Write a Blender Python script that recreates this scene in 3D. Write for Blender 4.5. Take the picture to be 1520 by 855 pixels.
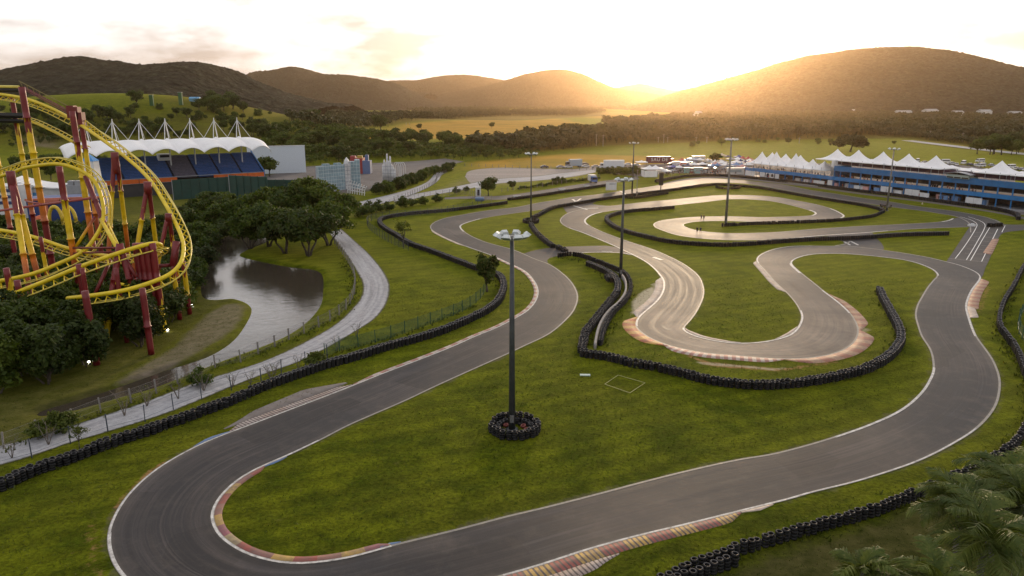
import bpy, math, random
import numpy as np
from math import radians, sin, cos, tan, atan, atan2, pi
from mathutils import Vector, Matrix, Euler
C = bpy.context.scene.collection
SC = bpy.context.scene
for o in list(bpy.data.objects):
    bpy.data.objects.remove(o)

# ------------------------------------------------------------------ camera, sky, sun, exposure
CAM_H, FPX, PITCH = 32.0, 1100.0, atan(275.5 / 1100.0)
cam = bpy.data.cameras.new('camera')
cam.sensor_width = 36.0
cam.lens = 36.0 * FPX / 1520.0
cam.clip_start, cam.clip_end = 0.5, 30000
co = bpy.data.objects.new('camera', cam); C.objects.link(co)
co.location = (0, 0, CAM_H)
co.rotation_euler = (radians(90) - PITCH, 0, 0)
SC.camera = co

SUN_AZ = atan((1015 - 760) / 1065.0)          # to the right of straight ahead (+Y), radians
SUN_EL = radians(6.0)
world = bpy.data.worlds.new('World'); SC.world = world
world.use_nodes = True
wn, wl = world.node_tree.nodes, world.node_tree.links
wn.clear()
w_out = wn.new('ShaderNodeOutputWorld'); w_bg = wn.new('ShaderNodeBackground')
sky = wn.new('ShaderNodeTexSky'); sky.sky_type = 'NISHITA'; sky.sun_disc = False
sky.sun_elevation = SUN_EL; sky.sun_rotation = SUN_AZ
sky.altitude = 50; sky.air_density = 1.0; sky.dust_density = 2.5; sky.ozone_density = 1.5
# broken cloud veil: the same sky light, scattered white by thin cloud
tc = wn.new('ShaderNodeTexCoord')
sep = wn.new('ShaderNodeSeparateXYZ'); wl.new(tc.outputs['Generated'], sep.inputs[0])
mp = wn.new('ShaderNodeMapping'); mp.inputs['Scale'].default_value = (1.0, 1.0, 3.2)
wl.new(tc.outputs['Generated'], mp.inputs[0])
nz = wn.new('ShaderNodeTexNoise'); nz.inputs['Scale'].default_value = 4.2; nz.inputs['Detail'].default_value = 7; nz.inputs['Roughness'].default_value = .58
wl.new(mp.outputs[0], nz.inputs['Vector'])
cr = wn.new('ShaderNodeValToRGB')
cr.color_ramp.elements[0].position = .35; cr.color_ramp.elements[0].color = (1, 1, 1, 1)
cr.color_ramp.elements[1].position = .58; cr.color_ramp.elements[1].color = (.33, .305, .305, 1)
wl.new(nz.outputs['Fac'], cr.inputs[0])
bw = wn.new('ShaderNodeRGBToBW'); wl.new(sky.outputs[0], bw.inputs[0])
lift = wn.new('ShaderNodeMath'); lift.operation = 'MULTIPLY_ADD'
lift.inputs[1].default_value = .30; lift.inputs[2].default_value = 4.0
wl.new(bw.outputs[0], lift.inputs[0])
cm = wn.new('ShaderNodeMix'); cm.data_type = 'RGBA'; cm.blend_type = 'MULTIPLY'; cm.inputs[0].default_value = 1
wl.new(lift.outputs[0], cm.inputs[6]); wl.new(cr.outputs[0], cm.inputs[7])
tint = wn.new('ShaderNodeMix'); tint.data_type = 'RGBA'; tint.blend_type = 'MULTIPLY'; tint.inputs[0].default_value = 1
wl.new(cm.outputs[2], tint.inputs[6]); tint.inputs[7].default_value = (.98, .98, 1.0, 1)
mx = wn.new('ShaderNodeMix'); mx.data_type = 'RGBA'; mx.inputs[0].default_value = .92
wl.new(sky.outputs[0], mx.inputs[6]); wl.new(tint.outputs[2], mx.inputs[7])
wl.new(mx.outputs[2], w_bg.inputs['Color'])
w_bg.inputs['Strength'].default_value = 0.15
wl.new(w_bg.outputs[0], w_out.inputs['Surface'])

sl = bpy.data.lights.new('sun', 'SUN'); sl.energy = 1.0; sl.angle = radians(7.0); sl.color = (1.0, .75, .48)
so = bpy.data.objects.new('sun', sl); C.objects.link(so)
sd = Vector((sin(SUN_AZ) * cos(SUN_EL), cos(SUN_AZ) * cos(SUN_EL), sin(SUN_EL)))
so.rotation_euler = sd.to_track_quat('Z', 'Y').to_euler(); so.location = (0, 0, 300)

SC.view_settings.view_transform = 'Standard'
SC.view_settings.look = 'None'
SC.view_settings.gamma = 1.0
SC.view_settings.use_curve_mapping = False
SC.view_settings.exposure = 1.24
SC.cycles.max_bounces = 6
SC.cycles.diffuse_bounces = 2
SC.cycles.glossy_bounces = 2
SC.cycles.transmission_bounces = 2
SC.cycles.transparent_max_bounces = 6
SC.cycles.volume_bounces = 0
SC.cycles.use_denoising = True
SC.cycles.sample_clamp_indirect = 8
rnd = random.Random(7)
NP = np.random.default_rng(11)

# ------------------------------------------------------------------ photograph pixel -> point in the place
def ray(u, v):
    x, y = (u - 760.0) / FPX, (v - 427.5) / FPX
    return np.array([x, cos(PITCH) - y * sin(PITCH), -sin(PITCH) - y * cos(PITCH)])

HUMPS = []   # (X, Y, sx, sy, h) rounded rises of the land
def _hump(u, D, w, d, h): HUMPS.append(((u - 760) / FPX * D * 1.03, D, w, d, h))
_hump(140, 720, 130, 150, 24); _hump(-60, 640, 120, 130, 12); _hump(330, 760, 120, 150, 24); _hump(420, 620, 60, 90, 9)
_hump(520, 1150, 260, 160, 10); _hump(560, 560, 70, 60, 3)
def gz(x, y):
    x = np.asarray(x, float); y = np.asarray(y, float)
    z = np.zeros_like(x + y)
    for (X, Y, sx, sy, h) in HUMPS:
        q = ((x - X) / sx) ** 2 + ((y - Y) / sy) ** 2
        z = z + h * np.exp(-q) * np.clip((y - 380) / 90.0, 0, 1)
    return z

def g(u, v, z=None):
    """ground point seen at pixel (u, v)"""
    d = ray(u, v)
    if z is not None or v > 236:
        t = ((z or 0.0) - CAM_H) / d[2]
        return np.array([d[0] * t, d[1] * t, z or 0.0])
    t = 380.0
    while t < 6000:
        p = d * t
        if CAM_H + p[2] <= gz(p[0], p[1]): break
        t *= 1.004
    p = d * t
    return np.array([p[0], p[1], float(gz(p[0], p[1]))])

def at(u, v, D):
    """point at distance Y = D seen at pixel (u, v)"""
    d = ray(u, v); t = D / d[1]
    return np.array([d[0] * t, D, CAM_H + d[2] * t])

def catmull(P, step=1.0, closed=False):
    P = [np.asarray(p, float) for p in P]
    n = len(P)
    out = []
    if n == 2: segs = [(P[0], P[0], P[1], P[1])]
    elif closed: segs = [(P[i - 1], P[i], P[(i + 1) % n], P[(i + 2) % n]) for i in range(n)]
    else: segs = [(P[max(i - 1, 0)], P[i], P[i + 1], P[min(i + 2, n - 1)]) for i in range(n - 1)]
    for a, b, c, d in segs:
        L = np.linalg.norm(c - b)
        k = max(1, int(math.ceil(L / step)))
        lb = max(np.linalg.norm(b - a), 1e-6); ld = max(np.linalg.norm(d - c), 1e-6)
        m1 = (c - a) / (lb + L) * L if lb > 1e-5 else (c - b)
        m2 = (d - b) / (ld + L) * L if ld > 1e-5 else (c - b)
        for j in range(k):
            t = j / k; t2, t3 = t * t, t * t * t
            out.append((2 * t3 - 3 * t2 + 1) * b + (t3 - 2 * t2 + t) * m1 + (-2 * t3 + 3 * t2) * c + (t3 - t2) * m2)
    if not closed: out.append(P[-1])
    return np.array(out)

def smooth(P, k=2):
    P = P.copy()
    for _ in range(k):
        P[1:-1] = .25 * P[:-2] + .5 * P[1:-1] + .25 * P[2:]
    return P

def resample(P, step):
    seg = np.linalg.norm(np.diff(P, axis=0), axis=1); s = np.concatenate([[0], np.cumsum(seg)])
    n = max(2, int(round(s[-1] / step)) + 1)
    q = np.linspace(0, s[-1], n)
    return np.stack([np.interp(q, s, P[:, i]) for i in range(P.shape[1])], 1)

def normals2(P):
    t = np.gradient(P[:, :2], axis=0); t /= np.maximum(np.linalg.norm(t, axis=1, keepdims=True), 1e-9)
    return np.stack([t[:, 1], -t[:, 0]], 1)      # to the right of travel

def gpath(px, step=1.0, k=2, z=0.0):
    P = catmull([g(u, v, z) for u, v in px], step)
    return smooth(P, k)

def inpoly(x, y, poly):
    c = np.zeros(x.shape, bool); n = len(poly); j = n - 1
    for i in range(n):
        xi, yi = poly[i][:2]; xj, yj = poly[j][:2]
        if abs(yj - yi) > 1e-9:
            c ^= ((yi > y) != (yj > y)) & (x < (xj - xi) * (y - yi) / (yj - yi) + xi)
        j = i
    return c
def polydist(x, y, poly):
    """signed distance, negative inside"""
    d = np.full(x.shape, 1e9); n = len(poly)
    for i in range(n):
        ax, ay = poly[i][:2]; bx, by = poly[(i + 1) % n][:2]
        vx, vy = bx - ax, by - ay
        t = np.clip(((x - ax) * vx + (y - ay) * vy) / max(vx * vx + vy * vy, 1e-9), 0, 1)
        d = np.minimum(d, np.hypot(x - ax - t * vx, y - ay - t * vy))
    return np.where(inpoly(x, y, poly), -d, d)
def linedist(x, y, P):
    d = np.full(x.shape, 1e9)
    for i in range(len(P) - 1):
        ax, ay = P[i][:2]; bx, by = P[i + 1][:2]; vx, vy = bx - ax, by - ay
        t = np.clip(((x - ax) * vx + (y - ay) * vy) / max(vx * vx + vy * vy, 1e-9), 0, 1)
        d = np.minimum(d, np.hypot(x - ax - t * vx, y - ay - t * vy))
    return d

# ------------------------------------------------------------------ mesh helpers
def mesh_np(name, V, F, mat=None, uv=None, cols=None, smooth_=False, matidx=None):
    """F: int array (n,3) or (n,4) or list of such arrays"""
    me = bpy.data.meshes.new(name)
    V = np.asarray(V, np.float32)
    Fs = F if isinstance(F, list) else [F]
    Fs = [np.asarray(f, np.int32) for f in Fs if len(f)]
    loops = np.concatenate([f.ravel() for f in Fs]); tot = np.concatenate([np.full(len(f), f.shape[1], np.int32) for f in Fs])
    me.vertices.add(len(V)); me.vertices.foreach_set('co', V.ravel())
    me.loops.add(len(loops)); me.loops.foreach_set('vertex_index', loops)
    me.polygons.add(len(tot))
    st = np.concatenate([[0], np.cumsum(tot)[:-1]]).astype(np.int32)
    me.polygons.foreach_set('loop_start', st); me.polygons.foreach_set('loop_total', tot)
    if smooth_: me.polygons.foreach_set('use_smooth', np.ones(len(tot), bool))
    if matidx is not None: me.polygons.foreach_set('material_index', np.asarray(matidx, np.int32))
    if uv is not None:
        l = me.uv_layers.new(name='UVMap'); l.data.foreach_set('uv', np.asarray(uv, np.float32)[loops].ravel())
    for nm, c in (cols or {}).items():
        a = me.color_attributes.new(nm, 'FLOAT_COLOR', 'POINT')
        c = np.asarray(c, np.float32)
        if c.shape[1] == 3: c = np.concatenate([c, np.ones((len(c), 1), np.float32)], 1)
        a.data.foreach_set('color', c.ravel())
    for m in (mat if isinstance(mat, (list, tuple)) else [mat] if mat else []): me.materials.append(m)
    me.update(calc_edges=True); me.validate()
    return me

class MB:
    """collects verts / faces of one mesh"""
    def __init__(s): s.v = []; s.f = []; s.m = []; s.uv = {}
    def add(s, V, F, m=0):
        b = len(s.v); s.v += [tuple(map(float, p)) for p in V]
        s.f += [tuple(b + i for i in q) for q in F]; s.m += [m] * len(F)
        return b
    def box(s, c, d, rz=0.0, m=0, rx=0.0):
        hx, hy, hz = d[0] / 2, d[1] / 2, d[2] / 2
        V = []
        R = Euler((rx, 0, rz)).to_matrix()
        for x, y, z in ((-1, -1, -1), (1, -1, -1), (1, 1, -1), (-1, 1, -1), (-1, -1, 1), (1, -1, 1), (1, 1, 1), (-1, 1, 1)):
            V.append(Vector(c) + R @ Vector((x * hx, y * hy, z * hz)))
        s.add(V, [(0, 3, 2, 1), (4, 5, 6, 7), (0, 1, 5, 4), (1, 2, 6, 5), (2, 3, 7, 6), (3, 0, 4, 7)], m)
    def tube(s, P, r, n=8, m=0, cap=True):
        P = [Vector(p) for p in P]
        rs = r if isinstance(r, (list, tuple)) else [r] * len(P)
        b = len(s.v); up = Vector((0, 0, 1)); prev = None
        for i, p in enumerate(P):
            t = (P[min(i + 1, len(P) - 1)] - P[max(i - 1, 0)]).normalized()
            a = prev if prev is not None else (up if abs(t.z) < .95 else Vector((1, 0, 0)))
            x = (a - t * a.dot(t)).normalized(); y = t.cross(x); prev = x
            for k in range(n):
                an = 2 * pi * k / n
                s.v.append(tuple(p + (x * cos(an) + y * sin(an)) * rs[i]))
        for i in range(len(P) - 1):
            for k in range(n):
                a0 = b + i * n + k; a1 = b + i * n + (k + 1) % n
                s.f.append((a0, a1, a1 + n, a0 + n)); s.m.append(m)
        if cap:
            s.f.append(tuple(b + k for k in reversed(range(n)))); s.m.append(m)
            e = b + (len(P) - 1) * n
            s.f.append(tuple(e + k for k in range(n))); s.m.append(m)
    def lathe(s, prof, n=12, c=(0, 0, 0), m=0):
        b = len(s.v)
        for r, z in prof:
            for k in range(n):
                a = 2 * pi * k / n
                s.v.append((c[0] + r * cos(a), c[1] + r * sin(a), c[2] + z))
        for i in range(len(prof) - 1):
            for k in range(n):
                a0 = b + i * n + k; a1 = b + i * n + (k + 1) % n
                s.f.append((a0, a1, a1 + n, a0 + n)); s.m.append(m)
    def mesh(s, name, mats, smooth_=False):
        me = bpy.data.meshes.new(name); me.from_pydata(s.v, [], s.f)
        ms = mats if isinstance(mats, (list, tuple)) else [mats]
        for q in ms: me.materials.append(q)
        me.polygons.foreach_set('material_index', s.m)
        if smooth_: me.polygons.foreach_set('use_smooth', [True] * len(s.f))
        me.update(); return me

def link(name, me, parent=None, loc=None, rz=None):
    o = bpy.data.objects.new(name, me); C.objects.link(o)
    if parent: o.parent = parent
    if loc is not None: o.location = [float(q) for q in loc]
    if rz is not None: o.rotation_euler = (0, 0, rz)
    return o
def tag(o, label, cat, group=None):
    o['label'] = label; o['category'] = cat
    if group: o['group'] = group
    return o
def thing(name, label, cat, loc=(0, 0, 0), rz=0.0, group=None):
    o = bpy.data.objects.new(name, None); C.objects.link(o)
    o.empty_display_size = .3
    o.location = [float(q) for q in loc]; o.rotation_euler = (0, 0, rz)
    return tag(o, label, cat, group)
def struct(name, me):
    o = link(name, me); o['kind'] = 'structure'; return o
def kids(o): return [c for c in bpy.data.objects if c.parent == o]
def dup(root, loc, rz=0.0, label=None, group=None, s=1.0, ch=None):
    r = root.copy(); C.objects.link(r)
    r.location = [float(q) for q in loc]; r.rotation_euler = (0, 0, rz)
    r.scale = (s, s, s) if not isinstance(s, tuple) else s
    if label: r['label'] = label
    if group: r['group'] = group
    for c in (ch if ch is not None else kids(root)):
        d = c.copy(); C.objects.link(d); d.parent = r
        for e in kids(c) if ch is None else []:
            f = e.copy(); C.objects.link(f); f.parent = d
    return r

# ------------------------------------------------------------------ materials
def newmat(name):
    m = bpy.data.materials.new(name); m.use_nodes = True
    nt = m.node_tree; b = nt.nodes['Principled BSDF']
    return m, nt, b
def N(nt, kind, **kw):
    n = nt.nodes.new(kind)
    for k, v in kw.items(): setattr(n, k, v)
    return n
def noise(nt, scale, detail=4, rough=.55, vec=None, dist=0.0):
    n = nt.nodes.new('ShaderNodeTexNoise'); n.inputs['Scale'].default_value = scale
    n.inputs['Detail'].default_value = detail; n.inputs['Roughness'].default_value = rough
    n.inputs['Distortion'].default_value = dist
    if vec: nt.links.new(vec, n.inputs['Vector'])
    return n.outputs['Fac']
def ramp(nt, fac, stops, interp='LINEAR'):
    r = nt.nodes.new('ShaderNodeValToRGB'); r.color_ramp.interpolation = interp
    while len(r.color_ramp.elements) < len(stops): r.color_ramp.elements.new(.5)
    for e, (p, c) in zip(r.color_ramp.elements, stops):
        e.position = p
        e.color = (c, c, c, 1) if not isinstance(c, (tuple, list)) else tuple(c) + (1,) * (4 - len(c))
    nt.links.new(fac, r.inputs[0]); return r.outputs[0]
def mixc(nt, fac, a, b, mode='MIX'):
    m = nt.nodes.new('ShaderNodeMix'); m.data_type = 'RGBA'; m.blend_type = mode
    for sock, val in ((m.inputs[0], fac), (m.inputs[6], a), (m.inputs[7], b)):
        if isinstance(val, (int, float)): sock.default_value = val if sock.type == 'VALUE' else (val, val, val, 1)
        elif isinstance(val, (tuple, list)): sock.default_value = tuple(val) + (1,) * (4 - len(val))
        else: nt.links.new(val, sock)
    return m.outputs[2]
def math_(nt, op, a, b=0.0, clamp=False):
    m = nt.nodes.new('ShaderNodeMath'); m.operation = op; m.use_clamp = clamp
    for i, v in enumerate((a, b)):
        if isinstance(v, (int, float)): m.inputs[i].default_value = v
        else: nt.links.new(v, m.inputs[i])
    return m.outputs[0]
def bump(nt, b, h, strength=.3, dist=.05):
    n = nt.nodes.new('ShaderNodeBump'); n.inputs['Strength'].default_value = strength; n.inputs['Distance'].default_value = dist
    nt.links.new(h, n.inputs['Height']); nt.links.new(n.outputs[0], b.inputs['Normal'])
def plain(name, col, rough=.6, metal=0.0, var=.15, scale=3.0, coord='Object', spec=.5, rnd_var=0.0):
    """painted / plastic / metal surface with uneven wear"""
    m, nt, b = newmat(name)
    tcn = N(nt, 'ShaderNodeTexCoord').outputs[coord]
    f = noise(nt, scale, 5, .6, tcn)
    v = ramp(nt, f, [(.3, 1 - var), (.7, 1 + var * .4)])
    c = mixc(nt, 1.0, tuple(col), v, 'MULTIPLY')
    if rnd_var:
        oi = N(nt, 'ShaderNodeObjectInfo').outputs['Random']
        c = mixc(nt, 1.0, c, ramp(nt, oi, [(0, 1 - rnd_var), (1, 1 + rnd_var)]), 'MULTIPLY')
    nt.links.new(c, b.inputs['Base Color'])
    b.inputs['Roughness'].default_value = rough; b.inputs['Metallic'].default_value = metal
    b.inputs['Specular IOR Level'].default_value = spec
    return m
# ------------------------------------------------------------------ the circuit, traced on the ground
TR = [(1490,333),(1483,329),(1466,323),(1448,319),(1423,314.4),(1398,311),(1360,306),(1318,299),(1280,294),(1243,288),(1205,282.5),(1180,277.5),(1155,273),(1123,270),(1098,267),(1073,265.6),(1048,265),(1022.6,267),(997.5,271),(979,274.5),(962.7,277.5),(925,283),(906,286),(875,290),(850,292.5),(825,297),(800,300.9),(764,308),(732.6,311.3),(707.6,315),(682.6,319.5),(665,322.6),(651,327),(642.5,331.3),(638.5,336.3),(640.6,341.4),(651,348),(664,354.5),(690,365.5),(728,379),(758,392.6),(778,402.6),(790,415),(796.6,427.7),(796.6,440),(790,452.7),(778,464),(760,474.3),(735,487),(702.7,500),(675,512.6),(625,532.6),(575,551.4),(525,571.4),(500,581.4),(440,604),(365,632.6),(327.7,646.4),(290,662.6),(252.6,682.7),(222.6,702.7),(195,727.7),(177.5,750),(165,772.8),(159.5,791),(158.8,811),(165,833.7),(177.5,853.8),(205,880),(255,905),(330,922),(430,922),(550,904),(650,880),(745,857),(800,841.5),(875,817),(950,796.5),(1025,778.7),(1100,760),(1180,740),(1202.6,732.8),(1265,717.7),(1315,702.7),(1365,685),(1415,660),(1453,635),(1478,605),(1485.4,577.6),(1484,557.5),(1475,535),(1465,520),(1450,499),(1438.6,468),(1436,455),(1439,442.6),(1445,430),(1452.6,420),(1456.4,413.8),(1455,409),(1450,404.4),(1439,399),(1422.6,393),(1405,388.6),(1380,382.5),(1355,378),(1330,374),(1290,368.5),(1252.7,365),(1237.7,365.3),(1206,365),(1181,365.2),(1162.6,367),(1147.6,370),(1132.5,375.7),(1124.4,381.3),(1122.5,387),(1125,391),(1137.5,405),(1150,419),(1165,432.8),(1178,447),(1187,462),(1189,472.6),(1184,485),(1173.7,495.8),(1154.7,503),(1129.5,507.6),(1102,509.5),(1078,508),(1053,504),(1030,497.7),(1017.7,491.4),(1016,486.4),(1024,477.6),(1035,462.6),(1044,442.6),(1045,427.6),(1037.7,410),(1020,395),(1000,383.8),(975,372.5),(956.4,366),(937.7,360),(919,353.5),(900,346.4),(885,340),(874,334),(869.5,328),(874,322.6),(881,318.8),(893,315.5),(910,312.8),(925,311.3),(950,309.3),(990,306),(1035,301.3),(1055,299),(1072.6,296.8),(1085,295.8),(1110,296),(1135,297.7),(1149,299.4),(1167.5,303.3),(1186,308),(1200,312),(1208,315),(1209,317.8),(1203,320),(1180,321.5),(1155,322.1),(1130,322.5),(1110,321.9),(1079,321.2),(1047.6,321.6),(1022.6,322.6),(997.5,325),(979,328),(970,332.6),(972.5,337.6),(985,343),(1004,349),(1029,353),(1060,355.7),(1097.7,356.8),(1150,355.9),(1180,353.6),(1215,350.6),(1251,348),(1280,346.2),(1320,343),(1347.5,340.7),(1385,338.8),(1422.6,337.6),(1440,337)]
TL = [(1440,345),(1438,332),(1428,325),(1415,320.5),(1391,316.6),(1372.6,313.6),(1347.5,310.4),(1317.5,306.6),(1280,301),(1243,295.6),(1205,289.4),(1180,285),(1155,280.4),(1130,276),(1110,273),(1085,271.3),(1060,271.4),(1040,273),(1020,277),(997.5,281),(975,285.7),(937.7,290.9),(900,295.9),(862.6,301.2),(831,306.3),(810,310.2),(782.7,314.2),(757.7,317.6),(732.6,321.3),(714,325),(697.6,329.5),(686,334),(684.5,337.6),(690,344),(701,351),(720,359),(739,364.5),(757.8,369.3),(776.5,376.5),(790,382.6),(801,387),(813,391),(828,400),(845.4,415),(855.4,430),(858.2,442.7),(853,460),(840.4,475.5),(815,496.5),(783,512),(750,527.6),(700,550),(650,572.7),(600,596.4),(550,618),(515,633.5),(478,653),(428,677),(390,693.3),(357.8,711),(335,731),(321.5,750.5),(317.2,767),(325,788.7),(340,803.7),(365,818.7),(390,827.5),(415,833),(440,835.2),(465,834),(515.5,827),(560,815),(585,808),(635,796),(685,783.7),(760,764),(800,755),(835.5,746),(875,736),(950,716),(1025,697.3),(1100,681),(1140,675),(1190,662.7),(1240,647.7),(1290,630),(1335,609),(1365,584),(1380,561),(1384.5,545),(1380,520),(1367,499),(1361.4,482.5),(1358,468),(1361,453),(1367.5,441),(1376,427),(1385,416),(1390.5,410),(1389,405),(1380,398.4),(1361,390.9),(1342.5,386.3),(1330,384.4),(1290,379.8),(1262.7,377.6),(1237.7,376.7),(1212.6,377.3),(1197.6,379.4),(1185,383),(1177.6,387),(1175.7,391.3),(1180,396.8),(1191,406.3),(1206,418),(1224,432.6),(1245,448.4),(1262,464),(1272.6,481),(1274.7,493.7),(1270,506),(1257,517.5),(1238,525.5),(1207,531.5),(1165,533.5),(1123,531),(1081,527.5),(1050,525),(1010,518),(982.7,510),(962.7,501.4),(950,492.7),(943,484),(946.4,471.4),(960,459),(974,446.4),(982.7,432.6),(984,417.6),(977.7,407.6),(970,398.8),(957.6,388.8),(939,378.8),(920,369.5),(911,365.2),(887.6,355.2),(862.6,345),(844,338.6),(834,332.6),(831.2,327.6),(834.4,322),(844,316),(860,311.5),(885,307.3),(906,305.6),(925,303.8),(950,300.7),(990,297),(1035,292.5),(1060,290.3),(1085,289.5),(1122.7,290.3),(1155,293),(1180,297.5),(1199,300.9),(1217.6,305),(1236.4,310.7),(1249,316.6),(1254,321),(1249,324),(1236,326.3),(1205,328.9),(1167.5,330),(1130,329.8),(1079,328.2),(1054,328.3),(1035,329),(1022.6,330.8),(1015,333.2),(1016,336),(1026,340),(1041,343),(1060,345.1),(1085,346.3),(1122.7,345.8),(1155,344.4),(1205,340.3),(1242.6,337.8),(1280,335.6),(1320,333.8),(1347.5,332.4),(1385,330.3),(1400,328.6),(1409,326.5),(1413,324.3)]
R_ = resample(gpath(TR, .8, 2), .8)
L_ = resample(gpath(TL, .8, 2), .8)

def ladder(A, B):
    """bridge two long border lines that run side by side; returns verts, tris, uv (across, along)"""
    i = j = 0; s = 0.0
    su = [0.0] * len(A); sv = [0.0] * len(B); T = []
    na = len(A)
    while i < len(A) - 1 or j < len(B) - 1:
        da = np.linalg.norm(A[i + 1] - B[j]) if i < len(A) - 1 else 1e9
        db = np.linalg.norm(A[i] - B[j + 1]) if j < len(B) - 1 else 1e9
        if da <= db:
            T.append((i, i + 1, na + j)); s += .5 * np.linalg.norm(A[i + 1] - A[i]); i += 1; su[i] = s
        else:
            T.append((i, na + j + 1, na + j)); s += .5 * np.linalg.norm(B[j + 1] - B[j]); j += 1; sv[j] = s
    V = np.concatenate([A, B]); uv = np.concatenate([np.stack([np.zeros(na), su], 1), np.stack([np.ones(len(B)), sv], 1)])
    return V, np.array(T), uv

# ------------------------------------------------------------------ ground materials
def grass_material():
    m, nt, b = newmat('grass_ground')
    P = N(nt, 'ShaderNodeTexCoord').outputs['Object']
    za = N(nt, 'ShaderNodeVertexColor', layer_name='zone_a').outputs['Color']
    zb = N(nt, 'ShaderNodeVertexColor', layer_name='zone_b').outputs['Color']
    sa = N(nt, 'ShaderNodeSeparateColor'); nt.links.new(za, sa.inputs[0])
    sb = N(nt, 'ShaderNodeSeparateColor'); nt.links.new(zb, sb.inputs[0])
    big = noise(nt, .035, 4, .6, P); mid = noise(nt, .22, 5, .65, P); fine = noise(nt, 2.6, 6, .75, P); tuft = noise(nt, .9, 5, .7, P, .6)
    # mown turf: patches of lush and tired grass, small tufts
    c = mixc(nt, ramp(nt, mid, [(.40, 0), (.60, 1)]), (.026, .042, .0018), (.086, .102, .0040))
    c = mixc(nt, ramp(nt, big, [(.42, 0), (.68, .65)]), c, (.090, .090, .009))
    c = mixc(nt, 1.0, c, ramp(nt, fine, [(.34, .34), (.52, 1.0), (.70, 1.55)]), 'MULTIPLY')
    c = mixc(nt, ramp(nt, tuft, [(.56, 0), (.68, .85)]), c, (.016, .030, .0025))
    c = mixc(nt, ramp(nt, noise(nt, .55, 6, .7, P, .8), [(.62, 0), (.74, .42)]), c, (.150, .135, .040))
    mw = N(nt, 'ShaderNodeTexWave'); mw.inputs['Scale'].default_value = .115; mw.inputs['Distortion'].default_value = 1.6; mw.inputs['Detail'].default_value = 2; mw.inputs['Detail Scale'].default_value = .6
    mr_ = N(nt, 'ShaderNodeMapping'); mr_.inputs['Rotation'].default_value = (0, 0, 1.12); nt.links.new(P, mr_.inputs[0]); nt.links.new(mr_.outputs[0], mw.inputs['Vector'])
    c = mixc(nt, 1.0, c, ramp(nt, mw.outputs['Fac'], [(.2, .86), (.8, 1.12)]), 'MULTIPLY')
    def over(c, mask, col, sharp=.18, sc=.5):
        e = math_(nt, 'ADD', mask, math_(nt, 'MULTIPLY', math_(nt, 'SUBTRACT', noise(nt, sc, 6, .7, P), .5), .9))
        return mixc(nt, ramp(nt, e, [(.5 - sharp, 0), (.5 + sharp, 1)]), c, col)
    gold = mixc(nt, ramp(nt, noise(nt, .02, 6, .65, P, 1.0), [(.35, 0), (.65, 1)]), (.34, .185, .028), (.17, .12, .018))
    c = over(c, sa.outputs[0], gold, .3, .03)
    dirt = mixc(nt, ramp(nt, noise(nt, .7, 6, .7, P), [(.35, 0), (.65, 1)]), (.16, .13, .11), (.075, .062, .052))
    c = over(c, sa.outputs[1], dirt, .15, .35)
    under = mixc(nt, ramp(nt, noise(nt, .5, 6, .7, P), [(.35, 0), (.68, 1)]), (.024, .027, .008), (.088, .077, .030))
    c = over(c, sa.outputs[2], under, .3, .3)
    c = over(c, sb.outputs[0], mixc(nt, fine, (.22, .085, .035), (.33, .19, .11)), .12, 1.1)
    sandc = mixc(nt, fine, (.30, .25, .19), (.50, .44, .36))
    c = over(c, sb.outputs[1], sandc, .14, .12)
    forest = mixc(nt, ramp(nt, noise(nt, .06, 6, .7, P), [(.35, 0), (.65, 1)]), (.014, .022, .005), (.050, .056, .010))
    c = over(c, sb.outputs[2], forest, .2, .02)
    nt.links.new(c, b.inputs['Base Color'])
    b.inputs['Roughness'].default_value = .95; b.inputs['Specular IOR Level'].default_value = .03
    b.inputs['Sheen Weight'].default_value = .17; b.inputs['Sheen Roughness'].default_value = .45
    nt.links.new(mixc(nt, math_(nt, 'MAXIMUM', sa.outputs[0], sb.outputs[2]), (.74, .80, .04), (.85, .52, .10)), b.inputs['Sheen Tint'])
    bump(nt, b, math_(nt, 'ADD', fine, math_(nt, 'MULTIPLY', tuft, 1.4)), .55, .12)
    return m

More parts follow.
